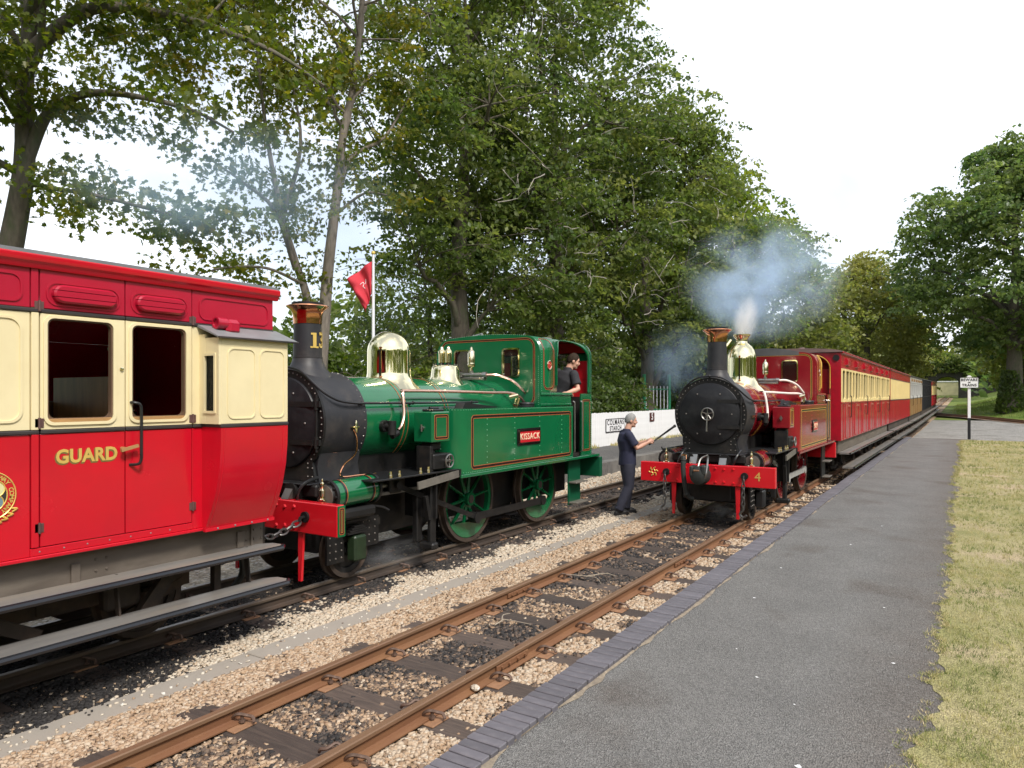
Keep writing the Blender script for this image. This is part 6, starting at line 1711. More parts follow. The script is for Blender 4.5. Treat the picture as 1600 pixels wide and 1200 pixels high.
    # ends, floor, roof, far side, inside
    mb = MB(); mb.box(-Xs, Xs - 0.031, -0.03, 0.0, 0.905, 2.79); mb.build("end_panel", "carriage_red", G)
    mb = MB(); mb.box(-Xs, -Xs + 0.03, y0, -0.031, 0.905, 1.80); mb.box(-Xs, -Xs + 0.03, y0, -0.031, 2.45, 2.79)
    for (a, b) in ((-0.9, -0.031), (-2.1, -1.75), (-4.0, -3.2), (y0, -5.2)): mb.box(-Xs, -Xs + 0.03, a, b, 1.801, 2.449)  # window openings added in the unseen far side to light the inside
    mb.build("far_side", "carriage_red", G)
    mb = MB(); mb.box(-Xs, Xs - 0.031, y0, y0 + 0.03, 0.905, 2.79); mb.build("far_end", "carriage_red", G)
    mb = MB(); mb.box(-Xs + 0.031, Xs - 0.04, y0 + 0.03, -0.031, 0.905, 0.95); mb.build("floor", "dark_interior", G)
    mb = MB(); mb.box(-0.85, -0.55, y0 + 1, -0.5, 0.951, 1.9); mb.box(-1.02, -0.98, y0 + 0.1, -0.05, 0.951, 1.78); mb.build("inner_lining", "dark_interior", G)
    mb = MB(); mb.box(-0.45, 0.62, Y(3.02), Y(3.05), 0.951, 2.10); mb.build("locker", "brown_wood", G)
    mb = MB(); mb.cyl((0.60, Y(2.96), 1.55), (0.60, Y(2.96), 2.14), 0.018, 8); mb.build("brake_column", "oily_steel", G)
    mb = MB(); mb.lathe([(0.05, 2.30), (0.06, 2.34), (0.03, 2.42), (0.01, 2.44)], (0.2, Y(3.2), 0), n=12); mb.build("hanging_lamp", "grey_pillar", G)
    mb = MB(); P = roof_poly(Xs + 0.035, 2.862, 2.965); mb.prism(P, y0 - 0.05, 0.05, XZ); mb.build("roof", "dark_roof", G, sharp=20)
    cn = MB()
    cn.prism([(Xs - 0.01, 2.775), (Xs + 0.022, 2.775), (Xs + 0.030, 2.79), (Xs + 0.036, 2.805), (Xs + 0.050, 2.818), (Xs + 0.056, 2.835), (Xs + 0.056, 2.856), (Xs + 0.04, 2.866), (Xs - 0.01, 2.868)], y0, 0.035, XZ); cn.build("cornice", "carriage_red", G, sharp=20)
    # underframe
    for s in (1, -1):
        mb = MB(); mb.box(s * 0.93, s * 0.965, y0 + 0.05, -0.03, 0.64, 0.902, 0, 0.004); sol = mb.build("solebar", "solebar_brown", G)
        mb = MB()
        for (yy, n) in ((-0.10, 3), (-1.35, 2), (-3.2, 2)):
            for k in range(n):
                for z in (0.71, 0.79): mb.dome_rivet((s * 0.965, yy + 0.075 * k - 0.1, z), (s, 0, 0), 0.011, 0.7)
        mb.build("bolts", "solebar_brown", sol, kind="stuff")
    mb = MB(); mb.box(0.966, 0.985, -0.30, -0.235, 0.66, 0.80, 0, 0.004); mb.box(0.966, 0.985, -0.165, -0.15, 0.66, 0.88); mb.box(0.966, 0.985, -1.62, -1.56, 0.63, 0.79, 0, 0.004); mb.build("step_hanger", "solebar_brown", G)
    mb = MB(); mb.box(-0.96, 0.93, y0 + 0.05, -0.05, 0.70, 0.90); mb.box(-0.95, 0.95, -0.03, 0.0, 0.62, 0.90); mb.build("underframe", "bogie_brown", G)
    footboard(G, 1.21, y0 + 0.3, 0.02, 0.66, 0.24); footboard(G, 1.27, y0 + 0.3, 0.03, 0.367, 0.25)
    for yy in (-0.22, -1.32, -2.6, -4.2):
        mb = MB(); mb.bar((0.98, yy, 0.66), (1.03, yy, 0.30), 0.05, 0.014, up=(0, 1, 0)); mb.bar((1.0, yy, 0.318), (1.20, yy, 0.318), 0.05, 0.014); mb.bar((0.95, yy, 0.61), (1.16, yy, 0.61), 0.05, 0.014); mb.build("step_bracket", "bogie_brown", G)
    bogie(G, -1.55)
    mb = MB()
    mb.bar((0.85, -0.75, 0.64), (0.85, -1.05, 0.28), 0.06, 0.10); mb.bar((0.80, -2.3, 0.60), (0.80, -1.75, 0.30), 0.06, 0.09); mb.box(0.70, 0.80, -1.30, -1.02, 0.34, 0.60, 0, 0.02); mb.box(0.78, 0.84, -0.42, -0.36, 0.22, 0.66)
    mb.build("brake_gear", "bogie_brown", G)
    mb = MB(); mb.tube(smooth_path([(0.55, -0.02, 0.60), (0.55, 0.05, 0.50), (0.48, 0.12, 0.30), (0.40, 0.08, 0.16)], 4), 0.03, 8); mb.build("vacuum_hose", "rubber", G)
    mb = MB(); mb.lathe([(0.05, 0.02), (0.07, 0.10), (0.13, 0.20), (0.14, 0.33), (0.08, 0.40)], (0, 0, 0.735), (0, 1, 0), 16); mb.build("coupling", "rubber", G)
    return G
guard_van()

# ---------------------------------------------------------------- the train behind the red engine
def coach(label, y0, length, kind, lean=0.0):
    zr = float(rise(y0)); sl = (float(rise(y0 + length)) - zr) / length
    K = thing("passenger_coach" if kind != "van" else "goods_van", label, "carriage", (-3.41, y0, zr), 0, "carriages in the station"); K.rotation_euler = (math.atan(sl), 0, 0)
    X = 1.04; Ln = length
    low = {"red": "far_red", "blank": "far_red", "teak": "teak", "van": "dark_van"}[kind]
    up = {"red": "far_cream", "blank": "far_cream", "teak": "grey_pillar", "van": "dark_van"}[kind]
    fz = {"red": "far_red", "blank": "far_red", "teak": "grey_pillar", "van": "dark_van"}[kind]
    for s in (1, -1):
        mb = MB(); mb.box(s * (X - 0.03), s * X, 0, Ln, 0.93, 1.78); mb.build("lower_side", low, K)
        mb = MB(); mb.box(s * (X - 0.03), s * (X + 0.002), 0, Ln, 2.58, 2.92); mb.build("frieze", fz, K)
        if s < 0: mb = MB(); mb.box(s * (X - 0.03), s * (X - 0.001), 0, Ln, 1.78, 2.58); mb.build("upper_side", up, K)
    mb = MB(); mb.box(X - 0.02, X + 0.015, 0, Ln, 1.765, 1.80, 0, 0.006); mb.box(X - 0.02, X + 0.012, 0, Ln, 2.565, 2.592, 0, 0.006); mb.build("moulding", "moulding_dark" if kind != "red" else low, K)
    if kind in ("red", "teak"):
        comps = max(1, int(round((Ln - 0.3) / 1.66))); pc = (Ln - 0.16) / comps
        pil = MB(); win = []
        y = 0.08
        pil.box(X - 0.03, X + 0.006, 0, 0.10, 1.80, 2.565, 0, 0.004)
        for c in range(comps):
            d = thing_part("compartment_door", K)
            yd0, yd1 = y + pc / 2 - 0.32, y + pc / 2 + 0.32
            mb = MB(); mb.box(X - 0.01, X + 0.012, yd0, yd1, 0.965, 1.76, 0, 0.004); mb.build("door_panel", low, d)
            mb = MB(); mb.ring(rrect(yd0, yd1, 1.80, 2.562, 0.03, 3), rrect(yd0 + 0.07, yd1 - 0.07, 1.86, 2.52, 0.04, 3), -0.02, 0.018, YX(X)); mb.build("door_frame", up, d)
            MB().box(X - 0.034, X - 0.026, yd0 + 0.05, yd1 - 0.05, 1.84, 2.54).build("window_pane", "window_glass", d)
            mb = MB(); mb.cyl((X + 0.012, yd1 - 0.05, 1.70), (X + 0.05, yd1 - 0.05, 1.70), 0.010, 7); mb.bar((X + 0.05, yd1 - 0.10, 1.70), (X + 0.05, yd1, 1.70), 0.016, 0.02); mb.build("door_handle", "brass", d)
            if c % 2 == 0:
                mb = MB(); mb.tube([(X + 0.012, yd1 + 0.06, 1.95), (X + 0.05, yd1 + 0.06, 1.93), (X + 0.05, yd1 + 0.06, 1.45), (X + 0.012, yd1 + 0.06, 1.43)], 0.011, 6); mb.build("grab_handle", "black_paint", d)
            mb = MB(); mb.prism([(0, 2.66), (0.05, 2.67), (0.055, 2.76), (0.02, 2.82), (0, 2.82)], yd0 + 0.08, yd1 - 0.08, lambda p, q, dd: (X + 0.002 + p, dd, q)); mb.build("vent_hood", low, d)
            for (a, b) in ((y + 0.02, yd0), (yd1, y + pc - 0.02)):
                mb = MB(); mb.ring(rrect(a, b, 1.80, 2.563, 0.01, 3), rrect(a + 0.055, b - 0.055, 1.87, 2.52, 0.06, 3), -0.02, 0.010, YX(X)); wf = mb.build("window_frame", up, K)
                MB().box(X - 0.034, X - 0.027, a + 0.03, b - 0.03, 1.84, 2.54).build("window_pane", "window_glass", wf)
            pil.box(X - 0.03, X + 0.022, y + pc - 0.035, y + pc + 0.035, 1.80, 2.565, 0, 0.004)
            for q in (yd0 - 0.03, yd1 + 0.03) if kind == "red" else (): pil.box(X + 0.0, X + 0.016, q - 0.022, q + 0.022, 1.80, 2.565, 0, 0.003)
            y += pc
        pil.build("window_pillar", up, K)
        mb = MB()
        for k in range(int(Ln / 0.55)): mb.box(X, X + 0.010, 0.3 + 0.55 * k - 0.015, 0.3 + 0.55 * k + 0.015, 0.94, 1.765, 0, 0.003)
        mb.build("side_beading", low, K)
    elif kind == "blank":
        mb = MB(); mb.box(X - 0.03, X, 0, Ln, 1.80, 2.565); mb.build("upper_side", up, K)
        mb = MB()
        for k in range(int(Ln / 0.62)): mb.box(X, X + 0.014, 0.3 + 0.62 * k - 0.016, 0.3 + 0.62 * k + 0.016, 1.80, 2.565, 0, 0.004)
        mb.build("side_beading", up, K)
        mb = MB()
        for k in range(int(Ln / 0.62)): mb.box(X, X + 0.014, 0.3 + 0.62 * k - 0.016, 0.3 + 0.62 * k + 0.016, 0.94, 1.765, 0, 0.004)
        mb.build("side_beading", low, K)
    else:
        mb = MB(); mb.box(X - 0.03, X, 0, Ln, 1.80, 2.565); mb.build("upper_side", up, K)
        mb = MB()
        for k in range(int(Ln / 0.9)): mb.box(X, X + 0.03, 0.3 + 0.9 * k - 0.03, 0.3 + 0.9 * k + 0.03, 0.94, 2.9)
        mb.build("rib", "frame_black", K)
    # ends: framed round a window facing the engine
    for (ya, yb, nm) in ((-0.03, 0.0, "front_end"), (Ln, Ln + 0.03, "rear_end")):
        mb = MB(); mb.box(-X, X, ya, yb, 0.93, 1.85); mb.box(-X, X, ya, yb, 2.62, 2.92)
        for s in (1, -1): mb.box(s * 0.86, s * X, ya, yb, 1.851, 2.619)
        mb.box(-0.30, 0.30, ya, yb, 1.851, 2.619); en = mb.build(nm, low, K)
        for s in (1, -1):
            f = MB(); f.ring(rrect(s * 0.58 - 0.29, s * 0.58 + 0.29, 1.84, 2.63, 0.05, 4), rrect(s * 0.58 - 0.25, s * 0.58 + 0.25, 1.88, 2.59, 0.05, 4), ya - 0.008, yb + 0.008, XZ); wf = f.build("window_frame", low, en)
            MB().box(s * 0.58 - 0.26, s * 0.58 + 0.26, ya + 0.012, ya + 0.016, 1.87, 2.60).build("window_pane", "clear_glass" if (kind == "red" and ya < 0) else "window_glass", en)
    mb = MB(); mb.cyl((X - 0.10, -0.05, 2.80), (X - 0.10, 0.0, 2.80), 0.07, 14); mb.build("end_lamp", "frame_black", K)
    mb = MB(); P = roof_poly(X + 0.045, 2.93, 3.035); mb.prism(P, -0.08, Ln + 0.08, XZ); mb.build("roof", "far_roof" if kind in ("red", "blank") else "dark_roof", K, sharp=20)
    mb = MB(); mb.box(X - 0.02, X + 0.05, -0.03, Ln + 0.03, 2.90, 2.945, 0, 0.012); mb.build("cornice", fz if kind != "teak" else "moulding_dark", K)
    for k in range(max(1, int(Ln / 2.2))):
        mb = MB(); mb.lathe([(0.06, 3.02), (0.06, 3.08), (0.09, 3.09), (0.07, 3.12), (0.0001, 3.13)], (0.0, 1.1 + 2.2 * k, 0), n=12); mb.build("roof_vent", "far_roof", K)
    mb = MB(); mb.box(-X + 0.03, X - 0.035, 0.0, Ln, 0.94, 0.98); mb.box(-0.1, 0.0, 0.6, Ln - 0.1, 0.98, 2.6); mb.build("inside", "dark_interior", K)
    mb = MB()
    for s in (1, -1): mb.box(s * 0.93, s * 0.965, 0.05, Ln - 0.05, 0.64, 0.928)
    mb.box(-0.92, 0.92, 0.05, Ln - 0.05, 0.72, 0.92); mb.build("underframe", "solebar_brown" if kind == "red" else "bogie_brown", K)
    footboard(K, 1.20, 0.15, Ln - 0.15, 0.66, 0.22).rotation_euler = (0, 0, 0)
    footboard(K, 1.26, 0.30, Ln - 0.15, 0.33, 0.24)
    mb = MB()
    for k in range(int(Ln / 1.7)): 
        yy = 0.6 + 1.7 * k; mb.bar((0.98, yy, 0.66), (1.03, yy, 0.28), 0.05, 0.014, up=(0, 1, 0)); mb.bar((1.0, yy, 0.28), (1.22, yy, 0.28), 0.05, 0.014)
    mb.build("step_bracket", "bogie_brown", K)
    bogie(K, 1.9); bogie(K, Ln - 1.9)
    return K
coach("red coach coupled to the red engine, with rows of cream window pillars and vent hoods", 17.45, 11.8, "red")
coach("second coach behind the red engine, plain cream upper panels over red planks", 29.75, 10.6, "blank")
coach("old coach with grey white window pillars over brown teak panels, third behind the red engine", 40.85, 11.0, "teak")
coach("dark ribbed goods van coupled behind the brown and white coach", 52.4, 14.0, "van")
coach("last red and cream coach of the train, just before the stone bridge", 67.0, 11.5, "blank")
# ================================================================== PEOPLE
def person(label, loc, rz, J, top, bottom, hair, group=None, voxel=0.007):
    """Body as one continuous surface (lofts fused), clothes, boots and hair as children. Local frame: faces +y, right side +x."""
    H = thing("person", label, "person", loc, rz, group)
    pel, wst, cst, nkb, hd = (Vector(J[k]) for k in ("pelvis", "waist", "chest", "neck", "head"))
    yaw, pitch = J.get("yaw", 0.0), J.get("pitch", 0.0)
    R = Matrix.Rotation(yaw, 3, 'Z') @ Matrix.Rotation(pitch, 3, 'X')
    def hp(x, y, z): return hd + R @ Vector((x, y, z))
    body = MB()
    body.tube([pel + V(0, 0, -0.10), pel, wst, cst, nkb + V(0, -0.01, -0.07), nkb + V(0, 0, -0.01)], [0.12, 0.165, 0.150, 0.178, 0.150, 0.06], 16, flat=(1.0, 0.66))
    body.tube([nkb + V(0, 0, -0.04), nkb.lerp(hd, 0.45), hd + R @ V(0, -0.012, -0.03)], [0.066, 0.058, 0.058], 12)
    hm = MB()
    hm.sph((0, 0, 0.012), 1.0, 16, 10, 0, (0.077, 0.096, 0.108)); hm.sph((0, 0.026, -0.058), 1.0, 14, 8, 0, (0.056, 0.066, 0.062)); hm.sph((0, 0.074, -0.092), 1.0, 8, 6, 0, (0.026, 0.022, 0.022))
    hm.tube([(0, 0.086, 0.018), (0, 0.112, -0.022), (0, 0.098, -0.036)], [0.010, 0.016, 0.012], 7)
    for s in (-1, 1):
        hm.sph((s * 0.078, -0.004, -0.010), 1.0, 8, 6, 0, (0.012, 0.022, 0.034)); hm.sph((s * 0.032, 0.083, 0.030), 1.0, 8, 5, 0, (0.022, 0.012, 0.008)); hm.sph((s * 0.04, 0.066, -0.03), 1.0, 8, 5, 0, (0.024, 0.026, 0.026))
    hm.tube([(-0.022, 0.087, -0.058), (0, 0.095, -0.056), (0.022, 0.087, -0.058)], [0.004, 0.008, 0.004], 6)
    hm.v = [tuple(hp(*p)) for p in hm.v]; body.add(hm.v, hm.f)
    shirt = MB(); tr = MB(); boots = MB()
    hem = J.get("hem", 0.02)
    shirt.tube([pel + V(0, -0.004, hem), pel + V(0, -0.004, hem + 0.07), wst + V(0, 0, 0.02), cst, nkb + V(0, -0.012, -0.065), nkb + V(0, -0.008, -0.015)], [0.204, 0.202, 0.192, 0.208, 0.170, 0.072], 20, flat=(1.0, 0.74))
    shirt.tube([nkb + V(0, -0.008, -0.03), nkb + V(0, -0.006, 0.028)], [0.080, 0.074], 14)
    tr.tube([pel + V(0, 0, -0.12), pel + V(0, 0, -0.02), pel + V(0, 0, 0.09)], [0.150, 0.178, 0.164], 18, flat=(1.0, 0.70))
    for s, side in ((1, "r"), (-1, "l")):
        sh, el, wr = (Vector(J[side + k]) for k in ("_shoulder", "_elbow", "_wrist"))
        body.tube([sh, sh.lerp(el, 0.5), el, el.lerp(wr, 0.35), wr], [0.052, 0.047, 0.040, 0.042, 0.027], 12)
        body.sph(sh, 0.058, 10, 6)
        slv = J.get("sleeve", 0.62)
        shirt.sph(sh + V(0, 0, 0.0), 0.076, 12, 8); shirt.tube([sh, sh.lerp(el, slv * 0.55), sh.lerp(el, slv)], [0.078, 0.074, 0.080], 14)
        # hand: palm, four fingers of unequal length, thumb
        hx = (wr - el).normalized(); gr = Vector(J.get(side + "_palm", (0, 0, -1))); gr = (gr - hx * gr.dot(hx)).normalized(); ac = hx.cross(gr)
        pc = wr + hx * 0.052
        body.tube([wr - hx * 0.01, wr + hx * 0.03, wr + hx * 0.085], [0.026, 0.038, 0.038], 10, flat=(1, 1))
        curl = J.get(side + "_curl", 0.7)
        for q, (off, ln) in enumerate(((-0.030, 0.072), (-0.010, 0.080), (0.010, 0.075), (0.029, 0.060))):
            b = wr + hx * 0.082 + ac * off; pts = [b]; a = 0.25 * curl
            for seg in (0.42, 0.33, 0.25):
                pts.append(pts[-1] + (hx * math.cos(a) + gr * math.sin(a)) * ln * seg); a += 1.25 * curl
            body.tube(pts, [0.0115, 0.0105, 0.0095, 0.008], 7)
        t0 = wr + hx * 0.030 - ac * 0.032 * s
        body.tube([t0, t0 + hx * 0.030 - ac * 0.022 * s + gr * 0.010, t0 + hx * 0.055 - ac * 0.020 * s + gr * 0.030], [0.014, 0.012, 0.009], 7)
        hip, kn, an = (Vector(J[side + k]) for k in ("_hip", "_knee", "_ankle"))
        body.tube([hip, hip.lerp(kn, 0.5), kn, kn.lerp(an, 0.35), an], [0.092, 0.080, 0.058, 0.060, 0.042], 14)
        tr.tube([hip + V(0, 0, 0.02), hip.lerp(kn, 0.3), hip.lerp(kn, 0.75), kn, kn.lerp(an, 0.4), kn.lerp(an, 0.86), kn.lerp(an, 1.0)], [0.112, 0.114, 0.098, 0.090, 0.088, 0.082, 0.088], 16)
        td = Vector((math.sin(-J.get(side + "_toe", 0.0)), math.cos(J.get(side + "_toe", 0.0)), 0))
        f0 = Vector((an.x, an.y, max(0.045, an.z - 0.055)))
        body.tube([an, f0 + td * 0.03, f0 + td * 0.13 + V(0, 0, -0.012)], [0.045, 0.040, 0.028], 10)
        boots.tube([an + V(0, 0, 0.10), an, an + V(0, 0, -0.03)], [0.058, 0.056, 0.054], 14)
        z0 = an.z - 0.095
        sd = Vector((td.y, -td.x, 0))
        outl = [(-0.075, -0.036), (-0.082, 0.0), (-0.075, 0.036), (0.02, 0.045), (0.12, 0.052), (0.175, 0.036), (0.195, 0.0), (0.175, -0.036), (0.12, -0.052), (0.02, -0.045)]
        for (za, zb, k) in ((0.0, 0.03, 1.06), (0.03, 0.07, 1.0)):
            boots.prism([(a * k, b * k) for a, b in outl], za, zb, lambda a, b, d: tuple(Vector((an.x, an.y, z0 + d)) + td * a + sd * b))
        boots.tube([an + V(0, 0, -0.02), Vector((an.x, an.y, z0 + 0.075)) + td * 0.06, Vector((an.x, an.y, z0 + 0.055)) + td * 0.15], [0.052, 0.045, 0.036], 10)
    def fused(mb, name, mat, vx, it=3):
        o = mb.build(name, mat, H, sharp=180)
        r = o.modifiers.new("fuse", 'REMESH'); r.mode = 'VOXEL'; r.voxel_size = vx; r.use_smooth_shade = True
        sm = o.modifiers.new("soften", 'SMOOTH'); sm.iterations = it; sm.factor = 0.5
        return o
    fused(body, "body", "skin", voxel, 2); fused(shirt, "shirt", top, 0.011, 4); fused(tr, "trousers", bottom, 0.011, 5); fused(boots, "boot", "boot_black", 0.010, 2)
    hr = MB()
    # hair cap: back and top of the head, clear of the face
    rows, cols = 10, 20; vs = []; fs = []
    for i in range(rows + 1):
        for k in range(cols):
            az = 2 * PI * k / cols
            front = max(0.0, math.sin(az)); low = (0.76 + 0.05 * math.sin(6 * az) if front < 0.15 else 0.74 - 0.40 * (front - 0.15) / 0.85) * PI * 0.86
            p = low * i / rows
            vs.append(hp((0.0835 + 0.003 * math.sin(7 * az + 5 * p)) * math.sin(p) * math.cos(az), -0.006 + (0.1025 + 0.003 * math.sin(9 * az + 3 * p)) * math.sin(p) * math.sin(az), 0.013 + (0.117 + 0.004 * math.sin(5 * az)) * math.cos(p)))
    for i in range(rows):
        for k in range(cols): fs.append((i * cols + k, (i + 1) * cols + k, (i + 1) * cols + (k + 1) % cols, i * cols + (k + 1) % cols))
    hr.add(vs, fs); ho = hr.build("hair", hair, H, sharp=180)
    so = ho.modifiers.new("thickness", 'SOLIDIFY'); so.thickness = 0.005; so.offset = -1
    ey = MB()
    for s in (-1, 1):
        p = hp(s * 0.031, 0.087, 0.012); ey.sph(p, 0.009, 8, 6)
    ey.build("eyes", "boot_black", H)
    return H

fireman = person("grey haired man in navy clothes standing between the tracks, holding out a bar", (-5.06, 11.58, -0.135), math.radians(-50), dict(
    pelvis=(0, 0.055, 0.93), waist=(0, 0.055, 1.10), chest=(0, 0.03, 1.30), neck=(0, 0.045, 1.475), head=(0.0, 0.115, 1.645), yaw=math.radians(-8), pitch=math.radians(-6), hem=-0.07,
    r_shoulder=(0.185, 0.02, 1.405), r_elbow=(0.245, 0.15, 1.175), r_wrist=(0.13, 0.385, 1.265), r_palm=(-0.6, 0.2, -0.7), r_curl=0.95,
    l_shoulder=(-0.185, 0.03, 1.405), l_elbow=(-0.215, 0.20, 1.185), l_wrist=(-0.02, 0.42, 1.28), l_palm=(0.4, 0.2, -0.8), l_curl=0.95,
    r_hip=(0.095, 0.05, 0.88), r_knee=(0.115, 0.045, 0.50), r_ankle=(0.12, -0.14, 0.095), r_toe=0.15,
    l_hip=(-0.095, 0.06, 0.88), l_knee=(-0.10, 0.10, 0.49), l_ankle=(-0.105, 0.05, 0.095), l_toe=-0.05, sleeve=0.80), "navy_shirt", "navy_trousers", "grey_hair", "railway staff")
bar = thing("metal_bar", "dark metal bar held out by the man between the tracks", "bar", (-5.06, 11.58, -0.135), math.radians(-50))
mb = MB(); mb.tube([(0.085, 0.42, 1.225), (0.06, 0.50, 1.275)], 0.015, 8); mb.tube([(0.06, 0.50, 1.275), (-0.06, 0.93, 1.535)], [0.013, 0.021], 10); mb.build("shaft", "frame_black", bar)
mb = MB(); mb.cyl((-0.06, 0.93, 1.535), (-0.066, 0.95, 1.548), 0.026, 10); mb.build("tip", "frame_black", bar)

person("engine driver in a black shirt seen from behind, leaning at the green cab opening", (-5.46, 10.06, 1.03), math.radians(-14), dict(
    pelvis=(-0.10, -0.02, 0.88), waist=(-0.06, 0.0, 1.02), chest=(0.0, 0.03, 1.18), neck=(0.045, 0.07, 1.345), head=(0.10, 0.13, 1.475), yaw=math.radians(-38), pitch=math.radians(-16), hem=-0.05,
    r_shoulder=(0.20, 0.03, 1.255), r_elbow=(0.30, 0.02, 1.02), r_wrist=(0.255, -0.20, 0.955), r_palm=(0, 0, -1), r_curl=0.4,
    l_shoulder=(-0.17, 0.06, 1.295), l_elbow=(-0.28, 0.13, 1.05), l_wrist=(-0.22, 0.32, 0.98), l_palm=(0, 0, -1), l_curl=0.6,
    r_hip=(-0.01, -0.02, 0.83), r_knee=(0.02, 0.03, 0.46), r_ankle=(0.02, -0.04, 0.095), l_hip=(-0.19, -0.02, 0.83), l_knee=(-0.20, 0.05, 0.46), l_ankle=(-0.20, -0.05, 0.095), sleeve=0.72), "black_shirt", "navy_trousers", "brown_hair", "railway staff", 0.009)

person("passenger with brown hair and white top behind the red coach's end window", (-2.86, 17.72, 0.98), math.radians(20), dict(
    pelvis=(0, 0, 0.62), waist=(0, 0, 0.78), chest=(0, 0, 0.96), neck=(0, 0.0, 1.14), head=(0, 0.02, 1.30), yaw=0.0, pitch=0.0, hem=-0.05,
    r_shoulder=(0.18, 0, 1.07), r_elbow=(0.22, 0.05, 0.80), r_wrist=(0.16, 0.26, 0.72), l_shoulder=(-0.18, 0, 1.07), l_elbow=(-0.22, 0.05, 0.80), l_wrist=(-0.16, 0.26, 0.72),
    r_hip=(0.10, 0.02, 0.58), r_knee=(0.12, 0.38, 0.55), r_ankle=(0.12, 0.40, 0.10), l_hip=(-0.10, 0.02, 0.58), l_knee=(-0.12, 0.38, 0.55), l_ankle=(-0.12, 0.40, 0.10), sleeve=0.7), "white_cloth", "navy_trousers", "brown_hair", None, 0.012)
# ================================================================== TREES
def leaf_cloud(name, parent, C, size, tint, mat, seed, droop=0.50, lobed=False, up=0.85):
    """One leaf per row of C, folded along its midrib; lobed leaves have three fingers."""
    r = np.random.RandomState(seed); N = len(C)
    yaw = r.rand(N) * 2 * PI; pit = -droop + 0.45 * r.randn(N); rol = up * r.randn(N)
    d = np.stack([np.cos(yaw) * np.cos(pit), np.sin(yaw) * np.cos(pit), np.sin(pit)], 1)
    s0 = np.stack([-np.sin(yaw), np.cos(yaw), np.zeros(N)], 1); n0 = np.cross(d, s0)
    s = s0 * np.cos(rol)[:, None] + n0 * np.sin(rol)[:, None]; nn = np.cross(d, s)
    L = (size * (0.65 + 0.7 * r.rand(N)))[:, None]
    def P(a, b, c): return C + d * (L * a) + s * (L * b) + nn * (L * c)
    if not lobed:
        v = np.stack([P(-0.5, 0, 0), P(0.02, 0.36, 0.09), P(0.55, 0, -0.04), P(0.02, -0.36, 0.09)], 1)
        f = np.array([(0, 2, 1), (0, 3, 2)])
    else:
        v = np.stack([P(-0.45, 0, 0), P(-0.30, 0.42, 0.07), P(-0.02, 0.24, 0.05), P(0.16, 0.52, 0.04), P(0.20, 0.20, 0.03), P(0.60, 0, -0.06), P(0.20, -0.20, 0.03), P(0.16, -0.52, 0.04), P(-0.02, -0.24, 0.05), P(-0.30, -0.42, 0.07)], 1)
        f = np.array([(0, 2, 1), (0, 4, 2), (2, 4, 3), (0, 5, 4), (0, 6, 5), (0, 8, 6), (8, 7, 6), (0, 9, 8)])
    k = v.shape[1]
    F = (np.arange(N)[:, None, None] * k + f[None]).reshape(-1, 3)
    t = np.repeat(np.clip(tint + 0.10 * r.randn(N), 0, 1), len(f))
    return np_mesh(name, v.reshape(-1, 3), 3, F, mat, parent, t, kind="stuff")

def limb(mb, a, b, r0, r1, seed, sag=0.12, n=5, sides=6):
    """Crooked tapering branch from a to b; returns its points."""
    rr = random.Random(seed); a = Vector(a); b = Vector(b); L = (b - a).length
    pts = []
    for i in range(n + 1):
        t = i / n; p = a.lerp(b, t); p.z += sag * L * math.sin(PI * t) * 0.9
        if 0 < i < n: p += Vector((rr.uniform(-1, 1), rr.uniform(-1, 1), rr.uniform(-1, 1))) * L * 0.045
        pts.append(p)
    mb.tube(pts, [r0 + (r1 - r0) * (i / n) ** 0.8 for i in range(n + 1)], sides, caps=False)
    return pts

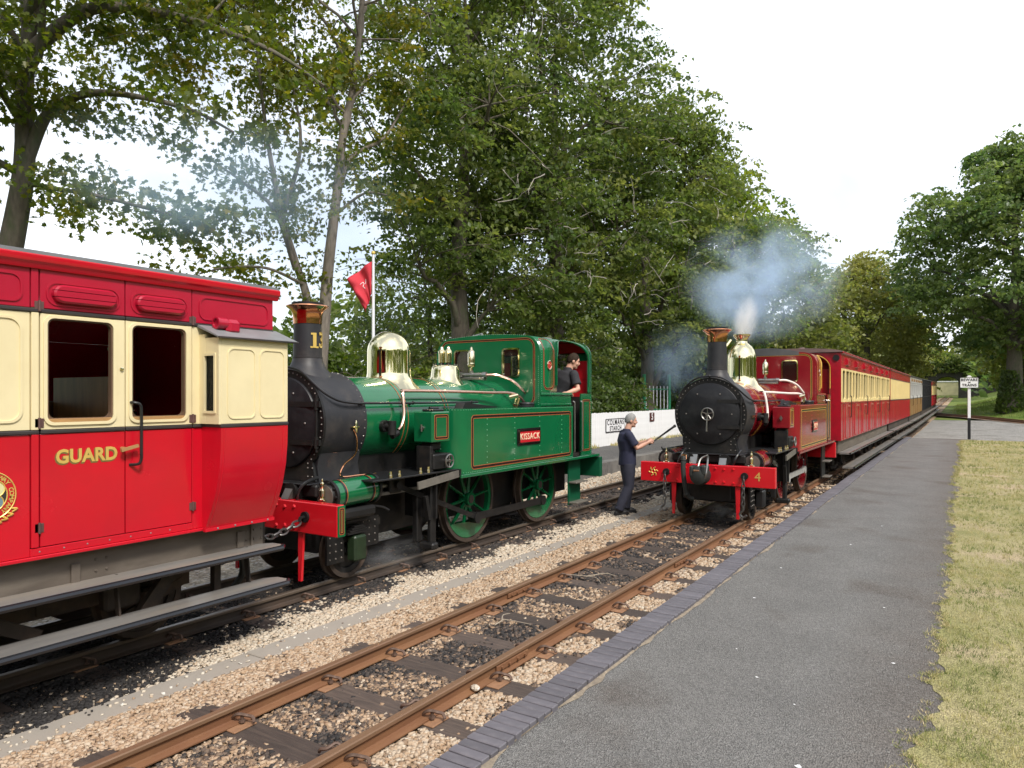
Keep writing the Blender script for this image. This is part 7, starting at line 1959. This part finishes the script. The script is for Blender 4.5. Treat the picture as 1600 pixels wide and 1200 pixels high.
def tree(name, label, base, height, spread, crown_z0, n_clump, n_leaf, leaf, clump_r, seed, mat, bark="bark", tr=0.35, lean=(0, 0), n_limb=8, group=None, trunk=None, limbs=(), lobed=False,
         shell=0.45, cat="tree", tint0=0.42, flat=0.55, limb_leaf=0, zoff=None, squash=1.0, top_taper=0.75, stems=1):
    R = np.random.RandomState(seed); rnd = random.Random(seed)
    z0 = float(terrain(base[0], base[1])) - 0.15 if zoff is None else zoff
    T = thing(name, label, cat, (base[0], base[1], z0), 0, group)
    O = Vector((base[0], base[1], z0))
    tb = MB()
    if trunk is None:
        tp = [Vector((0, 0, 0))]
        nseg = 7
        for i in range(1, nseg + 1):
            t = i / nseg; tp.append(Vector((lean[0] * t + rnd.uniform(-0.12, 0.12) * tr * 2, lean[1] * t + rnd.uniform(-0.12, 0.12) * tr * 2, height * 0.80 * t)))
    else: tp = [Vector(p) - O for p in trunk]
    tps = smooth_path(tp, 3); n = len(tps)
    tb.tube(tps, [tr * (1.35 if i == 0 else 1.0) * (1 - 0.80 * (i / (n - 1)) ** 0.9) + 0.012 for i in range(n)], 12, caps=False)
    anchors = [(p, tr * (1 - 0.8 * (i / (n - 1)) ** 0.9)) for i, p in enumerate(tps)]
    clumps = []
    extra = []
    for li, (pts, r0) in enumerate(limbs):
        P = smooth_path([Vector(p) - O for p in pts], 4); m = len(P)
        tb.tube(P, [r0 + (0.02 - r0) * (i / (m - 1)) ** 0.8 for i in range(m)], 8, caps=False)
        for i in range(m): anchors.append((P[i], max(0.02, r0 * (1 - i / m))))
        extra += [(P[i], i / (m - 1)) for i in range(m)]
    cz = (crown_z0 + height) / 2; hz = (height - crown_z0) / 2
    cc = Vector((lean[0] * 0.8, lean[1] * 0.8, 0))
    tries = 0
    while len(clumps) < n_clump and tries < n_clump * 30:
        tries += 1
        u = R.randn(3); u /= np.linalg.norm(u) + 1e-9
        q = shell + (1 - shell) * R.rand() ** 0.6
        zz = u[2] * q
        wdt = 1.0 if zz < 0 else (1 - (1 - top_taper) * zz)
        p = Vector((cc.x + u[0] * q * spread * wdt, cc.y + u[1] * q * spread * wdt * squash, cz + zz * hz))
        nv = float(vnoise(p.x + p.z * 0.7 + seed, p.y + p.z * 0.4, 0.45))
        if nv < 0.30: continue
        clumps.append(p)
    # main limbs to hubs, branches from hubs to clumps
    hubs = []
    for i in range(n_limb):
        if not clumps: break
        best = max(clumps, key=lambda c: min([(c - h).length for h in hubs], default=9) + rnd.random() * 0.5)
        hubs.append(best)
    hub_pts = []
    for i, h in enumerate(hubs):
        tgt = h.lerp(Vector((cc.x, cc.y, h.z)), 0.35)
        zt = max(crown_z0 * 0.55, tgt.z - 0.75 * math.hypot(tgt.x, tgt.y) - 0.5)
        a, ra = min(anchors[:n], key=lambda q: abs(q[0].z - zt))
        P = limb(tb, a, tgt, max(0.03, ra * 0.55), 0.035 + tr * 0.06, seed * 31 + i, 0.10, 6, 7)
        hub_pts += [(p, 0.03 + tr * 0.08) for p in P[2:]]
    allp = hub_pts + [(a, r) for a, r in anchors if a.z > crown_z0 * 0.7]
    if not allp: allp = anchors
    tips = []
    for i, c in enumerate(clumps):
        a, ra = min(allp, key=lambda q: (q[0] - c).length + (0.6 if q[0].z > c.z else 0))
        P = limb(tb, a, c, min(ra, 0.045) * 0.8, 0.010, seed * 77 + i, 0.08, 3, 4)
        for q in range(2):
            t = Vector(c) + Vector(R.randn(3) * [1, 1, 0.5]) * clump_r * 0.6
            tb.tube([P[2], P[2].lerp(t, 0.5) + Vector((0, 0, 0.08)), t], [0.014, 0.010, 0.005], 3, caps=False)
    trunk_o = tb.build("trunk", bark, T, sharp=60)
    # leaves: flattened layers round every clump, thicker towards the outside
    if clumps:
        per = np.clip(R.gamma(4.0, 0.25, len(clumps)), 0.35, 2.2); per = (per / per.sum() * n_leaf).astype(int)
        CC = np.repeat(np.array([list(c) for c in clumps]), per, 0); M = len(CC)
        # every clump is a set of sprays: thin drooping plates of leaves held out on twigs
        ns = 11; nc = len(clumps)
        u = R.randn(nc, ns, 3); u /= np.linalg.norm(u, axis=2)[:, :, None] + 1e-9
        sc = u * (clump_r * (0.25 + 0.9 * R.rand(nc, ns, 1) ** 0.6) * (0.65 + 0.7 * R.rand(nc, 1, 1))); sc[:, :, 2] = sc[:, :, 2] * (flat + 0.2)
        ci = np.repeat(np.arange(nc), per); si = R.randint(0, ns, M)
        g = R.randn(M, 2) * clump_r * 0.25; th = R.randn(M) * clump_r * 0.055
        tx = u[ci, si, 0] * 0.35; ty = u[ci, si, 1] * 0.35
        pts = CC + sc[ci, si] + np.stack([g[:, 0], g[:, 1], th - tx * g[:, 0] - ty * g[:, 1] - 0.55 * (g[:, 0] ** 2 + g[:, 1] ** 2) / clump_r], 1)
        spray_t = 0.10 * R.randn(nc, ns)[ci, si]
        tn = tint0 + 0.06 + spray_t + np.repeat(0.13 * R.randn(len(clumps)), per) + 0.30 * (vnoise(pts[:, 0] + pts[:, 2], pts[:, 1], 0.5) - 0.5)
    else: pts = np.zeros((0, 3)); tn = np.zeros(0)
    if extra and limb_leaf:
        ex = [e for e in extra if e[1] > 0.22]
        k = R.randint(0, len(ex), limb_leaf)
        base_p = np.array([list(e[0]) for e in ex])[k]; t = np.array([e[1] for e in ex])[k]
        # sprays: gather the limb's leaves round small twig centres
        nt = max(8, limb_leaf // 38); tk = R.randint(0, len(ex), nt)
        tc = np.array([list(ex[q][0]) for q in tk]) + R.randn(nt, 3) * np.array([0.50, 0.50, 0.30]) + np.array([0, 0, -0.06])
        own = R.randint(0, nt, limb_leaf)
        pl = tc[own] + R.randn(limb_leaf, 3) * np.array([0.26, 0.26, 0.13])
        pts = np.concatenate([pts, pl]); tn = np.concatenate([tn, tint0 + 0.12 * R.randn(limb_leaf) + 0.25 * (R.rand(nt)[own] - 0.4)])
    leaf_cloud("foliage", T, pts, leaf, tn, mat, seed + 5, lobed=lobed)
    return T

G_ROW = "trees along the station fence"
# the big sycamore at the left edge, its limbs reaching over the carriage
tree("sycamore_tree", "big leaning sycamore whose low limbs hang over the guard van's roof", (-17.4, 6.7), 17.0, 5.4, 9.0, 74, 19000, 0.135, 0.95, 101, "sycamore_leaf", tr=0.33, group=G_ROW, lobed=True, zoff=-0.4,
     trunk=[(-17.42, 6.68, -0.4), (-17.36, 6.7, 1.65), (-17.21, 6.8, 3.95), (-16.98, 6.94, 5.17), (-16.76, 7.09, 6.79), (-16.76, 7.09, 8.27), (-16.68, 7.14, 9.63), (-16.73, 7.1, 11.38), (-16.51, 7.25, 14.2)],
     limbs=[([(-16.70, 7.1, 6.9), (-16.35, 7.28, 7.75), (-15.89, 7.4, 8.02), (-14.97, 7.52, 8.08), (-13.81, 7.78, 7.85), (-12.49, 8.16, 7.41), (-11.6, 8.43, 6.9)], 0.15),
            ([(-16.80, 7.05, 6.45), (-15.95, 7.37, 6.25), (-14.66, 7.48, 5.95), (-13.11, 7.76, 5.50), (-11.9, 7.92, 5.15)], 0.065),
            ([(-16.68, 7.14, 9.2), (-15.39, 7.73, 10.0), (-13.87, 8.34, 9.75), (-12.61, 8.79, 9.28), (-11.47, 9.28, 8.7), (-10.6, 9.75, 8.02)], 0.16),
            ([(-16.85, 7.03, 8.48), (-18.47, 6.59, 9.74), (-20.28, 6.02, 10.57)], 0.14), ([(-16.7, 7.1, 9.8), (-15.09, 6.97, 10.75), (-13.12, 7.28, 11.0), (-11.4, 7.9, 10.6)], 0.13),
            ([(-16.8, 7.1, 6.6), (-17.6, 6.2, 7.2), (-18.3, 5.4, 7.3)], 0.09), ([(-16.75, 7.1, 7.6), (-16.3, 6.4, 8.2), (-15.2, 5.8, 8.6), (-14.2, 5.6, 8.5)], 0.09)],
     limb_leaf=7200, lean=(1.4, 0.8), tint0=0.40, flat=0.5)
tree("sycamore_tree", "slender forked sycamore with thin airy crown behind the green engine's chimney", (-15.0, 13.55), 17.5, 3.6, 10.3, 60, 13000, 0.13, 0.85, 102, "sycamore_leaf", tr=0.20, bark="bark_pale", group=G_ROW, lobed=True, zoff=-0.4,
     trunk=[(-14.98, 13.57, -0.4), (-14.98, 13.57, 1.56), (-14.83, 13.66, 4.37), (-14.73, 13.73, 5.78), (-14.55, 13.84, 7.54), (-14.41, 13.93, 9.12), (-14.26, 14.26, 10.97), (-14.27, 14.62, 13.81), (-13.96, 14.81, 16.0)],
     limbs=[([(-15.05, 13.5, 0.6), (-15.07, 13.51, 1.9), (-15.21, 13.42, 4.37), (-15.51, 13.23, 5.6), (-15.67, 12.89, 6.87), (-15.72, 12.5, 8.59), (-15.77, 12.23, 10.55), (-15.65, 11.95, 12.25)], 0.17),
            ([(-14.55, 13.84, 7.5), (-14.35, 14.2, 8.57), (-13.81, 14.91, 9.21), (-13.4, 15.52, 10.51)], 0.10),
            ([(-15.51, 13.23, 5.4), (-15.41, 12.46, 6.83), (-15.61, 11.62, 7.41), (-15.94, 10.93, 7.85)], 0.08),
            ([(-15.67, 12.89, 6.7), (-15.0, 12.96, 8.59), (-15.05, 12.69, 10.38)], 0.08), ([(-15.3, 13.3, 5.0), (-15.5, 12.3, 5.3), (-15.7, 11.3, 5.2), (-15.6, 10.4, 4.9)], 0.05),
            ([(-14.6, 13.8, 6.9), (-13.7, 14.0, 7.4), (-13.0, 14.2, 7.3)], 0.05), ([(-15.6, 12.9, 6.5), (-16.6, 13.6, 7.3), (-17.4, 14.2, 7.9)], 0.06)],
     limb_leaf=4300, tint0=0.48, flat=0.5)
# the dense row beyond the fence
tree("chestnut_tree", "tallest dense green tree of the row, rising behind the round brass dome", (-15.2, 20.0), 20.0, 4.9, 3.4, 220, 52000, 0.165, 1.05, 103, "dark_leaf", tr=0.42, group=G_ROW, n_limb=12, zoff=-0.4, tint0=0.48, shell=0.35, lean=(0.2, 0.6))
tree("chestnut_tree", "broad dark tree with bare grey twigs behind the green engine's cab", (-13.9, 25.0), 20.0, 5.0, 3.2, 220, 52000, 0.175, 1.05, 104, "dark_leaf", tr=0.45, group=G_ROW, n_limb=12, zoff=-0.4, tint0=0.50, shell=0.35)
tree("lime_tree", "leafy tree of the row rising behind the man in navy and the enamel sign", (-12.8, 31.8), 16.6, 5.0, 3.6, 180, 40000, 0.195, 1.15, 105, "dark_leaf", tr=0.40, group=G_ROW, n_limb=10, zoff=-0.4, tint0=0.56, shell=0.4)
tree("lime_tree", "brighter tree of the row above the red engine's chimney", (-12.6, 40.5), 15.6, 5.5, 3.2, 160, 34000, 0.235, 1.3, 106, "bright_leaf", tr=0.40, group=G_ROW, n_limb=10, zoff=-0.4, tint0=0.44, shell=0.45)
tree("lime_tree", "yellow green tree of the row above the red engine's cab, partly in smoke", (-12.4, 53.0), 14.6, 6.0, 2.6, 140, 26000, 0.28, 1.5, 107, "olive_leaf", tr=0.40, group=G_ROW, n_limb=9, zoff=-0.4, tint0=0.40, shell=0.45)
tree("round_tree", "round crowned olive green tree above the far red coaches", (-8.8, 84.0), 16.2, 6.6, 2.4, 160, 30000, 0.35, 1.8, 108, "olive_leaf", tr=0.5, n_limb=10, tint0=0.72, shell=0.55, zoff=0.0, group="trees round the far bridge")
tree("round_tree", "paler tree between the round tree and the stone bridge", (-11.5, 128.0), 15.5, 6.4, 1.6, 100, 11000, 0.62, 2.2, 109, "olive_leaf", tr=0.5, n_limb=8, tint0=0.45, shell=0.5, group="trees round the far bridge")
# right bank
tree("bank_tree", "huge tree on the grass bank behind the warning sign, trunk dark with ivy", (3.2, 74.5), 23.6, 10.0, 5.2, 260, 50000, 0.36, 1.7, 110, "blue_green_leaf", tr=0.72, n_limb=16, tint0=0.74, shell=0.45, group="trees on the grass bank", lean=(0.6, 1.0), top_taper=0.45)
tree("bank_tree", "tall tree beyond the huge ivy clad tree on the bank", (14.5, 84.0), 24.0, 8.0, 4.5, 130, 17000, 0.45, 2.0, 111, "blue_green_leaf", tr=0.7, n_limb=10, tint0=0.5, shell=0.45, group="trees on the grass bank")
tree("bank_tree", "shaded bushy tree on the bank between the bridge and the huge tree", (5.4, 106.0), 13.5, 5.2, 1.8, 90, 12000, 0.48, 1.7, 112, "dark_leaf", tr=0.4, n_limb=8, tint0=0.6, shell=0.4, group="trees on the grass bank")
tree("bank_tree", "yellow green young tree low on the bank behind the ivy clad trunk", (5.0, 92.0), 12.5, 4.6, 2.0, 80, 10000, 0.45, 1.6, 113, "olive_leaf", tr=0.3, n_limb=8, tint0=0.55, shell=0.4, group="trees on the grass bank")
# ivy on the bank tree's trunk
def ivy(name, label, base, r0, h, n, leaf, seed, mat):
    r = np.random.RandomState(seed); z = h * r.rand(n) ** 1.2; a = r.rand(n) * 2 * PI
    rad = r0 * (1.0 - 0.45 * z / h) * (0.9 + 0.35 * r.rand(n)) + 0.12 * vnoise(a * 2, z, 1.2)
    C = np.stack([rad * np.cos(a), rad * np.sin(a), z], 1)
    zz = float(terrain(base[0], base[1]))
    T = leaf_cloud(name, None, C, leaf, 0.28 + 0.2 * r.rand(n), mat, seed, droop=0.8); T.location = (base[0], base[1], zz); tag(T, label, "ivy", None, "thing")
ivy("ivy", "dark ivy wrapping the foot of the huge bank tree's trunk", (3.2, 74.5), 0.85, 3.6, 2000, 0.26, 201, "dark_leaf")
# shrubs filling the ground behind the fence
SH = "shrubs behind the white fence"
for i, (x, y, h, s, n, mat, t0, lab) in enumerate((
        (-16.8, 19.5, 4.0, 2.4, 6500, "olive_leaf", 0.30, "light green feathery shrub beside the flagpole"),
        (-18.4, 16.6, 4.4, 2.2, 6000, "bright_leaf", 0.38, "pale green conifer like shrub between the flagpole and the forked sycamore"),
        (-14.2, 16.2, 2.7, 1.6, 4200, "bright_leaf", 0.42, "low bright bush behind the green engine's boiler"),
        (-14.2, 22.4, 3.9, 2.3, 6000, "dark_leaf", 0.45, "shaded bush behind the green engine's safety valves"),
        (-12.8, 23.8, 3.2, 1.8, 5000, "dark_leaf", 0.35, "dark bush behind the green cab's rear corner"),
        (-13.4, 28.2, 3.6, 2.2, 6000, "dark_leaf", 0.40, "dark bush behind the enamel sign on the fence"),
        (-13.6, 35.5, 4.2, 2.4, 6000, "dark_leaf", 0.40, "dark bush beside the red engine's smokebox and the green gate"),
        (-13.2, 42.0, 4.4, 2.6, 6000, "dark_leaf", 0.45, "dark bush hidden in the smoke behind the red engine"),
        (-12.8, 50.0, 4.6, 2.8, 5500, "bright_leaf", 0.35, "bush above the red engine's cab roof"),
        (-11.8, 62.0, 5.0, 3.2, 5500, "olive_leaf", 0.5, "bush above the roof of the coach coupled to the red engine"),
        (-10.2, 100.0, 7.0, 4.0, 6000, "olive_leaf", 0.5, "bush above the goods van near the bridge"),
        (-22.0, 27.0, 9.0, 4.4, 9000, "dark_leaf", 0.45, "shadowy tree deep behind the row"),
        (-22.0, 38.0, 9.5, 4.8, 9000, "dark_leaf", 0.45, "second shadowy tree deep behind the row, above the enamel sign"),
        (-20.0, 52.0, 9.5, 5.0, 8000, "dark_leaf", 0.5, "third shadowy tree deep behind the row, above the smoke"))):
    big = h > 6
    tree("shrub" if not big else "understory_tree", lab, (x, y), h, s, 0.5 if not big else 1.2, 40 if not big else 70, n, 0.15 if y < 30 else 0.24 if y < 60 else 0.42, 0.75 if not big else 1.4, 300 + i, mat, tr=0.09 if not big else 0.22, n_limb=5, tint0=t0, shell=0.25, cat="shrub" if not big else "tree", group=SH if not big else "trees deep behind the row")
# creeper and overhanging leaves burying the bridge parapet
def bridge_creeper():
    r = np.random.RandomState(77); n = 3600
    x = -14 + 28 * r.rand(n); z = 4.6 + 5.0 * r.rand(n) * (0.6 + 0.6 * vnoise(x, x * 0, 0.4)); y = -0.9 + 0.9 * r.rand(n)
    k = ~((np.abs(x) < 2.7) & (z < 5.3))
    leaf_cloud("creeper", br, np.stack([x, y, z], 1)[k], 0.55, 0.35 + 0.3 * r.rand(k.sum()), "dark_leaf", 78)
bridge_creeper()
# woods far behind the bridge, read as one mass
def bare_twigs(parent, centre, spread, n, seed, mat="dead_twig"):
    # pale dead twigs standing out of the leaves on the outside of a crown
    r = random.Random(seed); mb = MB()
    for k in range(n):
        a = r.uniform(-2.4, 0.9); z = r.uniform(-0.8, 0.75)
        q = math.sqrt(max(0.05, 1 - z * z)) * r.uniform(0.85, 1.05)
        p = Vector((centre[0] + spread[0] * q * math.cos(a), centre[1] + spread[0] * q * math.sin(a), centre[2] + spread[1] * z))
        d = Vector((math.cos(a), math.sin(a), r.uniform(-0.5, 0.7))) * 0.55 + Vector((r.uniform(-1, 1), r.uniform(-1, 1), r.uniform(-0.6, 0.8)))
        d.normalize(); L = r.uniform(0.5, 1.3); pts = [p]
        for i in range(6):
            d = (d + Vector((r.uniform(-1, 1), r.uniform(-1, 1), r.uniform(-0.9, 0.9))) * 0.40).normalized(); pts.append(pts[-1] + d * L / 5)
        mb.tube(pts, [0.016 - 0.0019 * i for i in range(7)], 5)
        if k % 2:
            b = pts[3]; d2 = (d + Vector((r.uniform(-1, 1), r.uniform(-1, 1), r.uniform(-1, 1)))).normalized(); mb.tube([b, b + d2 * 0.2, b + d2 * 0.38 + Vector((0, 0, r.uniform(-0.1, 0.15)))], [0.010, 0.008, 0.005], 4)
    return mb.build("bare_twigs", mat, parent, kind="stuff", smooth=False)
pm("dead_twig", (0.34, 0.31, 0.27), rough=0.9, var=0.25)
for o_ in list(bpy.data.objects):
    if o_.get("category") == "tree" and o_.parent is None:
        if "bare grey twigs" in o_["label"]: bare_twigs(o_, (0, 0, 10.5), (5.1, 8.0), 70, 61)
        if "round brass dome" in o_["label"]: bare_twigs(o_, (0, 0.6, 11.5), (4.8, 8.0), 30, 62)
        if "enamel sign" in o_["label"] and "rising" in o_["label"]: bare_twigs(o_, (0, 0, 9.0), (5.2, 6.5), 26, 63)
def far_wood(name, x0, x1, y0, y1, h, n, seed, mat, leaf=1.3):
    r = np.random.RandomState(seed)
    x = x0 + r.rand(n) * (x1 - x0); y = y0 + r.rand(n) * (y1 - y0)
    top = h * (0.55 + 0.6 * vnoise(x, y, 0.075) + 0.2 * vnoise(x, y, 0.3))
    z = terrain(x, y) + top * r.rand(n) ** 0.55
    o = leaf_cloud(name, None, np.stack([x, y, z], 1), leaf, 0.30 + 0.5 * vnoise(x, y + z, 0.2), mat, seed)
    tag(o, None, None, None, "stuff"); return o
far_wood("far_woods", -60, -6.6, 150, 235, 15, 9000, 401, "olive_leaf")
far_wood("far_woods", -0.4, 70, 135, 235, 15, 9500, 402, "blue_green_leaf")
far_wood("far_woods", -7, 0, 206, 240, 13, 1500, 403, "olive_leaf")
far_wood("far_hedge", 14, 60, 80, 120, 9, 5000, 404, "blue_green_leaf", 0.7)
far_wood("shaded_thicket", -36, -24, 26, 74, 7.0, 9000, 405, "dark_leaf", 0.5)
far_wood("shaded_thicket", -21, -17.5, 14, 66, 3.6, 6000, 408, "dark_leaf", 0.34)
far_wood("station_wood", -32, -15, -34, -2, 13, 9000, 409, "dark_leaf", 0.7)
# the wood on the lawn side, seen only as reflections in brass and paint
far_wood("lawn_side_wood", 14.5, 26, -36, 62, 9.5, 18000, 406, "dark_leaf", 0.8)
far_wood("lawn_side_wood", -34, 15, -50, -32, 13, 12000, 407, "dark_leaf", 0.9)
# ================================================================== SMOKE AND STEAM
def puff(name, label, loc, size, mat, rot=(0, 0, 0)):
    mb = MB(); mb.sph((0, 0, 0), 1.0, 24, 14)
    o = mb.build(name, mat, None, sharp=180, loc=loc); o.scale = size; o.rotation_euler = rot
    return tag(o, None, None, None, "stuff")
smoke_mat("blue_smoke", (0.64, 0.80, 1.0), 1.35, 2.0, 0.1, 0.42, 0.68, absorb=None)
smoke_mat("thin_smoke", (0.60, 0.80, 1.0), 0.52, 1.7, 0.1, 0.38, 0.70)
smoke_mat("white_steam", (1.0, 1.0, 1.0), 9.0, 1.5, 0.1, 0.34, 0.62)
smoke_mat("low_steam", (0.95, 0.97, 1.0), 1.1, 2.2, 0.2, 0.40, 0.75)
puff("smoke", None, (-3.45, 14.6, 4.2), (1.75, 2.7, 1.4), "blue_smoke", (0, 0, 0.3))
puff("smoke", None, (-3.52, 12.35, 3.55), (0.45, 1.0, 0.55), "thin_smoke", (-0.35, 0, 0))
puff("smoke", None, (-4.9, 14.0, 2.7), (0.9, 1.3, 0.95), "thin_smoke")
puff("smoke", None, (-7.9, 5.5, 4.6), (2.6, 1.8, 0.9), "thin_smoke", (0, 0.12, 0.5))
puff("steam", None, (-3.38, 13.15, 3.33), (0.26, 0.30, 0.55), "white_steam", (0, 0.15, 0))
puff("steam", None, (-5.62, 6.15, 0.12), (0.40, 0.85, 0.27), "low_steam")
puff("steam", None, (-3.3, 11.6, 0.14), (0.50, 0.9, 0.28), "low_steam")
